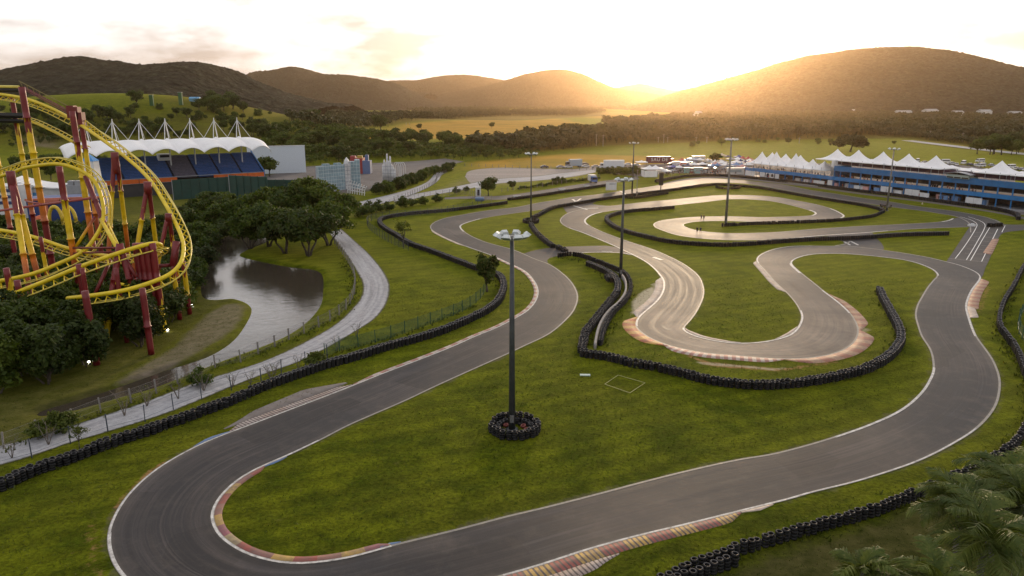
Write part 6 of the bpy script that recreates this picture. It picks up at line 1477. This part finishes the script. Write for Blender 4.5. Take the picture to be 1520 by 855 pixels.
s, z = fh(1213, 232); c = F0 + pe * s + pn * 14; t = thing('stair_tower', 'white stair tower block behind the low terrace tents', 'tower', (c[0], c[1], 0), PROT); mb = MB(); mb.box((0, 0, (z - .5) / 2), (5.5, 5, z - .5)); link('tower_body', mb.mesh('stair_tower', M_WHITEP), t); mb = MB(); mb.box((1.2, -SGN * 2.52, z - 1.6), (2.2, .06, .8)); link('window', mb.mesh('stair_window', M_AISLE), t)

# ------------------------------------------------------------------ paddock canopies, trucks, cars
COLS = {'white': M_TENT, 'blue': plain('blue_canopy', (.030, .060, .26), .6), 'red': plain('red_canopy', (.38, .05, .05), .6), 'grey': M_GREYP, 'cream': plain('cream_canopy', (.55, .47, .36), .6), 'navy': plain('navy_canopy', (.02, .035, .12), .6), 'sky': plain('sky_canopy', (.13, .25, .46), .6), 'pink': plain('pale_red_canopy', (.55, .30, .28), .6)}
def canopy(lab, u, vpeak, vbase, w, col, group='canopies in the paddock', peak=1.3):
    c = g(u, vbase); px = 1100.0 / (c[1] / cos(PITCH)) ; half = w / 2 / px; zp = max(at(u, vpeak, c[1])[2], 2.8); ze = max(zp - max(peak, zp * .28), 2.1)
    return tent(lab, c, 0, half, ze, zp, rnd.uniform(-.2, .3), COLS[col], group, .05, 'canopy_tent')
t = canopy('white pavilion tent with closed side, left of the twin peaks', 963.4, 245, 262, 20, 'white', None)
for k, sgn in enumerate((-1, 1)):
    pass
mb = MB(); q = 3.0; mb.box((-.0, -q * .94, 1.4), (q * 1.9, .08, 2.8)); mb.box((-q * .94, 0, 1.4), (.08, q * 1.9, 2.8)); link('side_wall', mb.mesh('tent_side', M_TENT), t)
canopy('open white pavilion tent, right of the twin peaks', 972.5, 244.8, 261.5, 21, 'white', None); canopy('flat white awning joined to the twin peaked pavilion', 985, 250, 261, 17, 'white', None, .6)
for lab, u, vp, vb, w, col, pk in [('deep blue canopy behind the pavilion', 999, 244.5, 253.5, 16, 'blue', .7), ('low white canopy left of the dark trailer', 952, 239, 246, 15, 'white', .5), ('white canopy cluster beside the red lorry box', 1030, 240.5, 251, 13, 'white', .9), ('white canopy in front of the beige lorry', 1042, 240, 250.5, 13, 'white', .9),
    ('white peaked canopy near the tallest mast', 1075.5, 240.5, 250.5, 11, 'white', 1.6), ('pale canopy left of the tallest mast', 1058, 243, 252, 13, 'sky', .9), ('blue canopy far back beside the red pair', 1096, 229.5, 240, 12, 'blue', .8), ('red peaked canopy, left of a pair', 1102, 231, 241, 10, 'red', 1.3), ('red peaked canopy, right of a pair', 1110, 231.5, 241.5, 10, 'red', 1.3),
    ('bright blue umbrella tent beside the end of the pit building', 1100, 240.5, 253, 11, 'sky', 2.2), ('cream canopy far back in the paddock', 1071, 227, 238, 11, 'cream', .7), ('small cream canopy behind the white ones', 1060.5, 233, 241, 7, 'cream', .7), ('navy canopy behind the white marquee', 1010, 243, 250, 9, 'navy', .7),
    ('pale red canopy behind the bright blue umbrella', 1117, 236, 248, 12, 'pink', .8), ('white flat canopy across the end of the paddock lane', 1093, 237, 248, 16, 'white', .5), ('grey canopy behind the cream one', 1085, 233, 243, 11, 'grey', .8), ('white canopy at the back by the beige lorry', 1050, 235, 244, 11, 'white', .8), ('sky blue canopy behind the paddock lane', 1018, 236, 246, 10, 'sky', .8), ('navy canopy at the far corner of the paddock', 1080, 230, 238, 9, 'navy', .8), ('white canopy between the lorries', 1006, 240, 250, 8, 'white', .9)]:
    canopy(lab, u, vp, vb, w, col, 'canopies in the paddock', pk)
for lab, u, vb, w, h_, col in [('teal fronted booth beside the paddock fence', 1020, 257, 2.4, 2.4, (.22, .42, .40)), ('wide teal fronted booth under white canopies', 1037, 257.5, 3.8, 2.6, (.24, .44, .46)), ('white cabin with a long window by the pit building end', 1092, 259, 7.5, 2.8, (.58, .60, .60)), ('small dark red booth between the teal ones', 1027, 257, 2.2, 2.2, (.20, .04, .05)), ('dark booth right of the wide teal booth', 1047, 257.5, 2.2, 2.3, (.10, .06, .06))]:
    p = g(u, vb); t = thing('paddock_booth', lab, 'booth', p); m_ = plain('booth_paint', col, .6); mb = MB(); mb.box((0, 1, h_ / 2), (w, 2, h_)); link('cabin', mb.mesh('booth', m_), t); mb = MB(); mb.box((0, .9, h_ + .08), (w + .4, 2.5, .16)); link('roof', mb.mesh('booth_roof', M_WHITEP), t); mb = MB(); mb.box((0, -.03, h_ * .55), (w * .7, .06, h_ * .4)); link('window', mb.mesh('booth_window', M_GLASS), t)
for k in range(34):
    col = ['white', 'white', 'sky', 'white', 'grey', 'navy', 'cream', 'red', 'white', 'pink'][k % 10]; u = rnd.uniform(1004, 1112)
    vb = rnd.uniform(243, 256) if u > 1020 else rnd.uniform(246, 256)
    canopy({'sky': 'light blue', 'pink': 'pale red'}.get(col, col) + ' canopy packed in the middle of the crowded paddock', u, vb - rnd.uniform(9, 12), vb, rnd.uniform(8, 13), col, 'canopies packed in the paddock', rnd.uniform(.7, 1.4))
M_TYREV = plain('vehicle_tyre', (.015, .015, .016), .8); M_CARG = plain('car_glass', (.015, .018, .022), .08)
def wheels(t, pts, r):
    mb = MB(); mb.tube([(0, -.11, 0), (0, .11, 0)], r, 12); me = mb.mesh('wheel', M_TYREV, True); mr = MB(); mr.tube([(0, -.115, 0), (0, .115, 0)], r * .55, 10); mr = mr.mesh('rim', M_GREYP)
    for p in pts: o = link('wheel', me, t, p); link('rim', mr, o)
def car(lab, u, v, rz, col, kind='car', group=None):
    p = g(u, v); m_ = plain('car_paint', col, .25, .1, .05); t = thing('parked_car' if kind == 'car' else 'parked_van', lab, 'car' if kind == 'car' else 'van', p, rz, group)
    pr = [(-2.1, .35), (-2.15, .75), (-1.95, .95), (-1.4, 1.0), (-.75, 1.45), (.75, 1.47), (1.5, 1.05), (2.05, .98), (2.12, .7), (2.1, .35)] if kind == 'car' else [(-2.5, .4), (-2.55, .9), (-2.3, 1.2), (-1.6, 1.9), (-1.3, 2.05), (2.4, 2.1), (2.5, 1.9), (2.5, .4)]
    w = .86 if kind == 'car' else .95; mb = MB(); n = len(pr); V_0 = []
    for x, z in pr: k = 1 - .16 * max(0, (z - .95) / .6); V_0 += [(x, -w * k, z), (x, w * k, z)]
    b = mb.add(V_0, []); 
    for i in range(n): j = (i + 1) % n; mb.f.append((b + 2*i, b + 2*j, b + 2*j + 1, b + 2*i + 1)); mb.m.append(0)
    mb.f.append(tuple(b + 2*i for i in reversed(range(n)))); mb.m.append(0); mb.f.append(tuple(b + 2*i + 1 for i in range(n))); mb.m.append(0)
    link('body', mb.mesh('car_body', m_), t)
    mb = MB()
    for sy in (-1, 1):
        if kind == 'car': mb.add([(-1.25, sy*.855, 1.02), (1.35, sy*.855, 1.05), (.72, sy*.76, 1.42), (-.7, sy*.76, 1.40)], [(0,1,2,3)])
        else: mb.add([(-1.75, sy*.955, 1.25), (2.2, sy*.955, 1.25), (2.2, sy*.86, 1.8), (-1.5, sy*.86, 1.8)], [(0,1,2,3)])
    if kind == 'car': mb.add([(-1.39,-.78,1.02),(-1.39,.78,1.02),(-.78,.70,1.45),(-.78,-.70,1.45)], [(0,1,2,3)]); mb.add([(1.48,-.78,1.08),(1.48,.78,1.08),(.79,.70,1.47),(.79,-.70,1.47)], [(0,1,2,3)])
    else: mb.add([(-2.29,-.85,1.24),(-2.29,.85,1.24),(-1.66,.8,1.88),(-1.66,-.8,1.88)], [(0,1,2,3)])
    link('window', mb.mesh('car_windows', M_CARG), t); wheels(t, [(sx, sy * w, .33) for sx in (-1.35, 1.35) for sy in (-1, 1)], .33); return t
def truck(lab, u, v, rz, L, h, box_col, cab_col, group=None, text=None, cabside=-1):
    p = g(u, v); t = thing('truck', lab, 'truck', p, rz, group); m1 = plain('truck_box_paint', box_col, .4, 0, .1, .4); m2 = plain('truck_cab_paint', cab_col, .35, 0, .1, .4)
    mb = MB(); mb.box((0, 0, .75 + (h - .75) / 2), (L, 2.5, h - .75)); mb.box((0, 0, h + .03), (L + .06, 2.56, .06)); link('cargo_box', mb.mesh('cargo_box', m1), t)
    x = cabside * (L / 2 + 1.05); mb = MB(); hh = min(h * .85, 2.9); f = cabside; mb.add([(x - .95, -1.15, .5), (x + .95, -1.15, .5), (x + .95, 1.15, .5), (x - .95, 1.15, .5), (x - .95 + (.35 if f < 0 else 0), -1.1, hh), (x + .95 - (.35 if f > 0 else 0), -1.1, hh), (x + .95 - (.35 if f > 0 else 0), 1.1, hh), (x - .95 + (.35 if f < 0 else 0), 1.1, hh)], [(3,2,1,0),(4,5,6,7),(0,1,5,4),(1,2,6,5),(2,3,7,6),(3,0,4,7)])
    o = link('cab', mb.mesh('truck_cab', m2), t); mb = MB(); mb.box((x + f * .82, 0, hh * .72), (.12, 1.9, hh * .32)); mb.box((x, 0, hh * .72), (1.0, 2.32, hh * .28)); link('window', mb.mesh('cab_window', M_CARG), o)
    mb = MB(); mb.box((0, 0, .62), (L + 2, 1.0, .22)); link('chassis', mb.mesh('chassis', M_BLK), t)
    wheels(t, [(sx, sy * 1.1, .48) for sx in (x, L * .28, L * .40) for sy in (-1, 1)], .48)
    if text:
        c = bpy.data.curves.new('lettering', 'FONT'); c.body = text; c.size = 2.5; c.extrude = .01; c.align_x = 'CENTER'; c.align_y = 'CENTER'; c.space_character = 1.1
        c.materials.append(M_WHITEP); q_ = bpy.data.objects.new('lettering_curve', c); C.objects.link(q_); me_ = bpy.data.meshes.new_from_object(q_.evaluated_get(bpy.context.evaluated_depsgraph_get())); bpy.data.objects.remove(q_)
        o = link('lettering', me_, t, (.3, -1.29, h * .6)); o.rotation_euler = (pi / 2, 0, 0)
    return t
truck('long dark trailer with white lettering and a red tail', 977, 243.5, .03, 13, 4.0, (.10, .018, .040), (.45, .08, .06), None, 'SAU DE', 1)
p = g(992, 243.5)
truck('big white box lorry standing at the lot hedge', 911, 250.5, .05, 10, 4.2, (.62, .66, .70), (.58, .60, .62)); truck('grey blue box lorry beside parked cars on the lot', 854, 248, .25, 6.5, 3.9, (.34, .40, .46), (.10, .11, .14))
truck('small white lorry with blue front on the track verge', 878.5, 270.5, -1.35, 3.4, 3.0, (.60, .61, .62), (.06, .12, .32), None, None, 1)
truck('white lorry beside the red lorry box', 1005, 250, .1, 5, 3.4, (.60, .60, .60), (.5, .5, .5)); truck('red lorry box seen end on in the paddock', 1014.5, 252, 1.4, 4, 3.6, (.36, .06, .04), (.4, .4, .4)); truck('beige lorry at the back of the paddock', 1036, 242.5, .1, 7, 4.0, (.50, .47, .42), (.4, .4, .4)); truck('pale blue lorry left of the beige lorry', 1027, 243.5, .1, 5.5, 2.9, (.28, .38, .55), (.5, .5, .5))
for lab, u, v, rz, col in [('dark car parked alone on the dirt lot', 808, 249.5, .2, (.06, .06, .07)), ('silver car parked on the lot, left of a white one', 832, 249.5, .1, (.35, .35, .36)), ('white car parked next to the silver one', 843.5, 249.5, .3, (.62, .62, .62)), ('white car in front of the grey blue lorry', 869, 248.5, .1, (.62, .62, .63)), ('dark car behind the grey blue lorry', 868, 245.5, .2, (.05, .05, .06)), ('silver car left of the big white lorry', 884, 249, .1, (.40, .40, .40)), ('white car half hidden by the hedge', 893, 248.5, .1, (.60, .60, .60)), ('small white car right of the big white lorry', 932, 246, .1, (.6, .6, .6)), ('white car in the row beside the dark trailer', 944, 247, .1, (.6, .6, .62))]:
    car(lab, u, v, rz, col)
for k, (u, v) in enumerate([(1362,244),(1372,246),(1392,244),(1402,245),(1412,247),(1420,249),(1430,247),(1440,249),(1448,250),(1456,251),(1471,250),(1478,252),(1500,253),(1508,255),(1516,256),(1524,257)]):
    car('light coloured car or van parked in the row behind the pit building', u, v - 3, rnd.uniform(0, 1.5), [(.62,.62,.63),(.6,.58,.56),(.35,.36,.38),(.06,.06,.07)][k % 4 if k % 3 else 0], 'van' if k % 3 == 0 else 'car', 'cars parked behind the pits')
for k in range(22):
    u = rnd.uniform(985, 1105); car('car or van parked among the canopies of the paddock', u, rnd.uniform(242, 258.5), rnd.uniform(0, 3), [(.62,.62,.63),(.55,.55,.56),(.35,.36,.38),(.06,.06,.07),(.30,.05,.05),(.08,.12,.3)][k % 6], 'van' if k % 3 == 0 else 'car', 'vehicles among the paddock canopies')
car('white van standing alone on the grass behind the pits', 1454.5, 241, .3, (.62, .62, .62), 'van')

# ------------------------------------------------------------------ boards, goalless frame, small things
p = g(907, 284); t = thing('notice_board', 'white board standing at the end of the straight tyre wall', 'board', p, .12); mb = MB(); mb.box((0, 0, 1.9), (4.0, .12, 2.9)); link('panel', mb.mesh('board_panel', M_WHITEP), t)
for sx in (-1.6, 1.6): mb = MB(); mb.box((sx, .12, .9), (.12, .12, 1.8)); link('leg', mb.mesh('board_leg', M_POST), t)
mb = MB(); mb.box((.5, -.07, 2.7), (2.4, .02, .3)); link('printed_line', mb.mesh('board_print', M_GREYP), t)
p = g(980.5, 287); t = thing('scoreboard', 'black scoreboard on a post in front of the pavilion', 'scoreboard', p); mb = MB(); mb.tube([(0, 0, 0), (0, 0, 3)], .18, 8); link('post', mb.mesh('score_post', M_BLK), t); mb = MB(); mb.box((0, 0, 5.2), (1.5, .5, 4.6)); mb.box((0, -.1, 5.0), (4.0, .3, .3)); link('display', mb.mesh('score_display', M_BLK), t)
P_ = [g(897.5, 571, 0), g(917.5, 557.5, 0), g(957.5, 569, 0), g(935, 584, 0)]; t = thing('goal_frame', 'thin pale yellow frame of bars lying on the infield grass', 'frame', P_[0]); m_ = plain('pale_yellow_bar', (.36, .36, .13), .6)
for i in range(4): a, b = P_[i] - P_[0], P_[(i + 1) % 4] - P_[0]; mb = MB(); mb.box(((a + b) / 2) + np.array([0, 0, .06 + .003 * i]), (np.linalg.norm(b - a), .05, .05), atan2((b - a)[1], (b - a)[0])); link('bar', mb.mesh('frame_bar', m_), t)
p = g(868.5, 557.5); t = thing('ground_sign', 'small flat white and green board lying on the infield grass', 'board', p, -.05); mb = MB(); mb.box((0, 0, .08), (1.25, .5, .1)); link('panel', mb.mesh('ground_panel', plain('mint_board', (.42, .56, .48), .6)), t); mb = MB(); mb.box((0, -.1, .135), (1.2, .12, .01)); link('stripe', mb.mesh('ground_stripe', M_WHITEP), t)
for (u, v) in [(1477, 336.5), (1455, 335)]: pass
for lab, u0, u1, v in [('short black tyre block across the grid, left one', 1466, 1474.5, 336.5), ('short black tyre block across the grid, right one', 1477, 1485.5, 335.8)]: tyre_wall(lab, [(u0, v), (u1, v - .3)], 2, group=None)
mb = MB(); mb.lathe([(.02,0),(.3,0),(.3,.05),(.2,.06),(.05,.6),(.02,.6)], 12); tag(link('traffic_cone', mb.mesh('traffic_cone', COLS['cream']), None, g(1369, 303)), 'small pale cone on the verge in front of the pit wall', 'cone')
mb = MB(); mb.box((0, 0, .3), (1.6, .9, .5)); mb.box((.2, 0, .62), (.7, .5, .3)); tag(link('white_kart', mb.mesh('white_kart', M_WHITEP), None, g(1442, 336)), 'small pale kart parked at the start of the grid lanes', 'kart')
for k, (u, v) in enumerate([(834, 283), (871, 277.5), (767, 293.5)]):
    p = g(u, v); t = thing('tyre_bale', ['pale grey bale on the service road, nearest the mast', 'pale grey bale at the far end of the service road', 'pale grey bale left on the service road'][[1, 1, 2][k] if k else 0], 'bale', p); mb = MB(); mb.box((0, 0, .4), (2.6, 1.0, .8)); link('block', mb.mesh('bale', M_GREYP), t); mb = MB(); mb.box((0, -.51, .45), (2.2, .02, .4)); link('patch', mb.mesh('bale_patch', M_WHITEP), t)

# ------------------------------------------------------------------ people
def person_mesh(seed, walk=.25):
    q = random.Random(seed); me = bpy.data.meshes.new('person'); J = [(0,0,.95),(0,0,1.18),(0,.01,1.42),(0,.01,1.52),(0,.02,1.68),(0,.02,1.78)]
    R = [.135,.125,.135,.055,.095,.06]; E = [(i, i + 1) for i in range(5)]
    for sx in (-1, 1):
        st = walk * sx; b = len(J)
        J += [(sx*.10,0,.90),(sx*.11,st*.4 - .02,.50),(sx*.11,st,.10),(sx*.12,st-.14,.05)]; R += [.095,.065,.045,.04]; E += [(0,b),(b,b+1),(b+1,b+2),(b+2,b+3)]
        b = len(J); J += [(sx*.19,.01,1.41),(sx*.24,-st*.35,1.15),(sx*.23,-st*.8-.05,.90)]; R += [.06,.048,.038]; E += [(2,b),(b,b+1),(b+1,b+2)]
    me.from_pydata(J, E, []); o = bpy.data.objects.new('person', me); C.objects.link(o)
    sk = o.modifiers.new('s', 'SKIN'); o.modifiers.new('u', 'SUBSURF').levels = 1
    for v_, r in zip(me.skin_vertices[0].data, R): v_.radius = (r, r)
    me.skin_vertices[0].data[0].use_root = True
    dg = bpy.context.evaluated_depsgraph_get(); out = bpy.data.meshes.new_from_object(o.evaluated_get(dg)); bpy.data.objects.remove(o); return out
SKIN = plain('skin', (.34, .20, .14), .6); DARKC = plain('dark_cloth', (.014, .014, .017), .9); HAIR = plain('hair', (.02, .015, .012), .8); SHOE = plain('shoe', (.3, .3, .3), .7)
def dress(me, shirt, shorts):
    for m_ in (SKIN, shirt, shorts, HAIR, SHOE): me.materials.append(m_)
    for f in me.polygons:
        z = f.center.z; x = abs(f.center.x)
        f.material_index = 4 if z < .09 else 0 if z < .58 else 2 if z < .97 and x < .2 else 1 if (z < 1.47 and x < .26 and (x < .21 or z > 1.12)) else 3 if z > 1.70 or (z > 1.60 and f.center.y > .05) else 0
    me.polygons.foreach_set('use_smooth', [True] * len(me.polygons)); return me
PM = [dress(person_mesh(1), DARKC, DARKC), dress(person_mesh(2, -.2), plain('navy_cloth', (.02, .025, .05), .9), DARKC), dress(person_mesh(3, .05), plain('white_shirt', (.55, .55, .55), .8), plain('blue_jeans', (.04, .06, .12), .9)), dress(person_mesh(4, .1), plain('red_shirt', (.35, .04, .04), .8), DARKC)]
def person(lab, u, v, rz, k, group=None):
    return tag(link('person', PM[k], None, g(u, v), rz), lab, 'person', group)
person('person in dark clothes walking on the inner track, left of the nearer pair', 1034.5, 346.5, .2, 0); person('person in dark clothes walking on the inner track, right of the nearer pair', 1039.5, 346.8, .1, 1)
person('person in dark clothes walking on the infield hairpin, left of the farther pair', 1040.8, 327.5, .2, 1); person('person in dark clothes walking on the infield hairpin, right of the farther pair', 1044.5, 327.6, .0, 0)
for u, v in [(1306.5, 310), (1310.5, 311), (1313, 311.5), (1319.5, 312), (1322, 311), (1308.5, 312)]: person('person in dark clothes standing in the group at the corner light mast', u, v, rnd.uniform(0, 6), rnd.randrange(2), 'people at the corner light mast')
for k in range(46): person('spectator standing along the paddock fence', rnd.uniform(952, 1092), rnd.uniform(257.5, 261), rnd.uniform(0, 6), rnd.randrange(4), 'spectators along the paddock fence')
def on_pit(s, d, z, k, lab, grp): q = F0 + pe * s + pn * d; tag(link('person', PM[k], None, (q[0], q[1], z), rnd.uniform(0, 6)), lab, 'person', grp)
for k in range(40): on_pit(rnd.uniform(1, sB - 1), rnd.uniform(.8, 6), ter, rnd.randrange(4), 'guest standing on the open terrace of the pit building', 'guests on the pit terrace')
for k in range(44): on_pit(rnd.uniform(sB + 1, sC - 20), rnd.uniform(.7, 3.5), ter, rnd.randrange(4), 'guest standing behind the blue railing of the pit building', 'guests on the first floor of the pit building')
for k in range(44): on_pit(rnd.uniform(1, sC - 18), rnd.uniform(-2, 4), .25, rnd.randrange(4), 'person standing at the open garages of the pit building', 'people at the pit garages')
# tables on the terrace
mb = MB(); mb.lathe([(.02, .72), (.75, .72), (.75, .76), (.02, .76)], 14); mb.lathe([(.05, .72), (.05, .05), (.35, .02), (.35, 0), (.02, 0)], 10); tb = mb.mesh('round_table', M_TENT)
for k in range(26):
    s = rnd.uniform(2, sC - 20); q = F0 + pe * s + pn * rnd.uniform(2, 6); tag(link('round_table', tb, None, (q[0], q[1], ter)), 'white clothed round table on the first floor of the pit building', 'table', 'tables on the pit terrace')
mb = MB(); mb.box((0, 0, .75), (2.4, 1.4, 1.5)); mb.box((0, 0, 1.55), (2.5, 1.5, .1)); cb = mb.mesh('tool_cabinet', M_WHITEP); cbp = mb.mesh('tool_cabinet', COLS['pink']); cbb = mb.mesh('tool_cabinet', COLS['sky'])
for k in range(30):
    s = rnd.uniform(sB - 20, sC - 20); q = F0 + pe * s + pn * rnd.uniform(.3, 3); tag(link('tool_cabinet', [cb, cb, cbp, cbb][k % 4], None, (q[0], q[1], .25), PROT), ['white', 'white', 'pale red', 'light blue'][k % 4] + ' cabinet standing in an open pit garage', 'cabinet', 'cabinets in the pit garages')

# ------------------------------------------------------------------ far buildings and poles
for k, (u, v, w, h_) in enumerate([(1290,168.5,34,8),(1272,170,14,5),(1315,170,14,5),(1040,163.5,16,7),(1025,164,12,7),(1062,164.5,24,6),(1080,164,14,6),(1008,165,10,6),(1120,164.5,18,6),(1152,166,16,6),(1030,177,9,5),(1036,176,7,7),(1340,171.5,18,5),(1380,171,16,6),(1420,172,12,5),(1460,172,14,6),(760,157.5,24,8),(790,157.5,30,8),(740,157.5,12,9),(1505,173,14,5)]):
    p = g(u, v); t = thing('warehouse', 'small white building on the plain below the hills' if k else 'long white warehouse at the foot of the big hill', 'building', p, rnd.uniform(-.2, .2), 'buildings on the far plain' if k else None); D = p[1] / 1000
    mb = MB(); mb.box((0, 0, h_ / 2 * D), (w * D, 12 * D, h_ * D)); link('wall', mb.mesh('warehouse_wall', M_WHITEP), t); W, H, Q = w * D / 2 + .5, h_ * D, 6.3 * D; mb = MB(); mb.add([(-W,-Q,H),(W,-Q,H),(W,Q,H),(-W,Q,H),(-W,0,H*1.35),(W,0,H*1.35)], [(0,1,5,4),(2,3,4,5),(3,0,4),(1,2,5),(3,2,1,0)]); link('roof', mb.mesh('warehouse_roof', M_GREYP), t)
for k, (u, v, vt) in enumerate([(885,216,199),(895,217,200),(977,211,203),(985,212,199),(991,211,203),(1033,212,203),(1049,212,203),(1380,206,194),(1428,210,197),(1482,214,201),(603,186,182),(608,186,182),(836,215,202),(1186,214,204)]):
    p = g(u, v); H = at(u, vt, p[1])[2] - p[2]; mb = MB(); mb.tube([(0, 0, -.3), (0, 0, H)], [.26, .17], 7); mb.box((0, 0, H - .6), (2.4, .18, .18)); tag(link('utility_pole', mb.mesh('utility_pole', M_CONC), None, p), 'pale utility pole at the edge of the woods', 'pole', 'utility poles by the woods')
# grazing stones / cattle on the pasture: pale dots
mb = MB()
def cow_mesh():
    mb = MB(); mb.tube([(-.75,0,1.0),(-.5,0,1.02),(.3,0,1.05),(.7,0,1.1),(1.0,0,1.25)], [.26,.40,.38,.30,.17], 8); mb.tube([(1.0,0,1.25),(1.25,0,1.25),(1.5,0,1.05)], [.17,.16,.08], 7)
    for x in (-.6, .5):
        for y in (-.2, .2): mb.tube([(x, y, .85), (x + .05, y, .45), (x, y, 0)], [.11, .07, .05], 6)
    mb.tube([(-.78,0,1.15),(-.95,0,.8),(-.92,0,.5)], [.04,.03,.03], 5); return mb.mesh('cow', plain('cow_hide', (.55, .52, .47), .8), True)
CM = cow_mesh()
for k in range(34):
    u = rnd.gauss(530, 22) if k < 24 else rnd.gauss(600, 14); v = (188 + (u - 490) * .14 + rnd.gauss(0, 4)) if k < 24 else rnd.gauss(203, 2.0)
    tag(link('cow', CM, None, g(u, v), rnd.uniform(0, 6.28)), 'pale cow standing on the pasture behind the green belt', 'cow', 'cattle on the pasture')
# ------------------------------------------------------------------ evening haze
me = bpy.data.meshes.new('haze'); bx = MB(); bx.box((0, 4300, 200), (13000, 9800, 424)); me = bx.mesh('haze', [])
hm, hnt, hb = newmat('haze_air'); hnt.nodes.remove(hb)
pv = N(hnt, 'ShaderNodeVolumePrincipled'); pv.inputs['Color'].default_value = (1.0, .70, .43, 1); pv.inputs['Density'].default_value = .000052; pv.inputs['Anisotropy'].default_value = .88
hnt.links.new(pv.outputs[0], hnt.nodes['Material Output'].inputs['Volume'])
me.materials.append(hm); o = link('haze', me); o['kind'] = 'stuff'; tag(o, 'warm evening haze over the whole valley', 'haze')
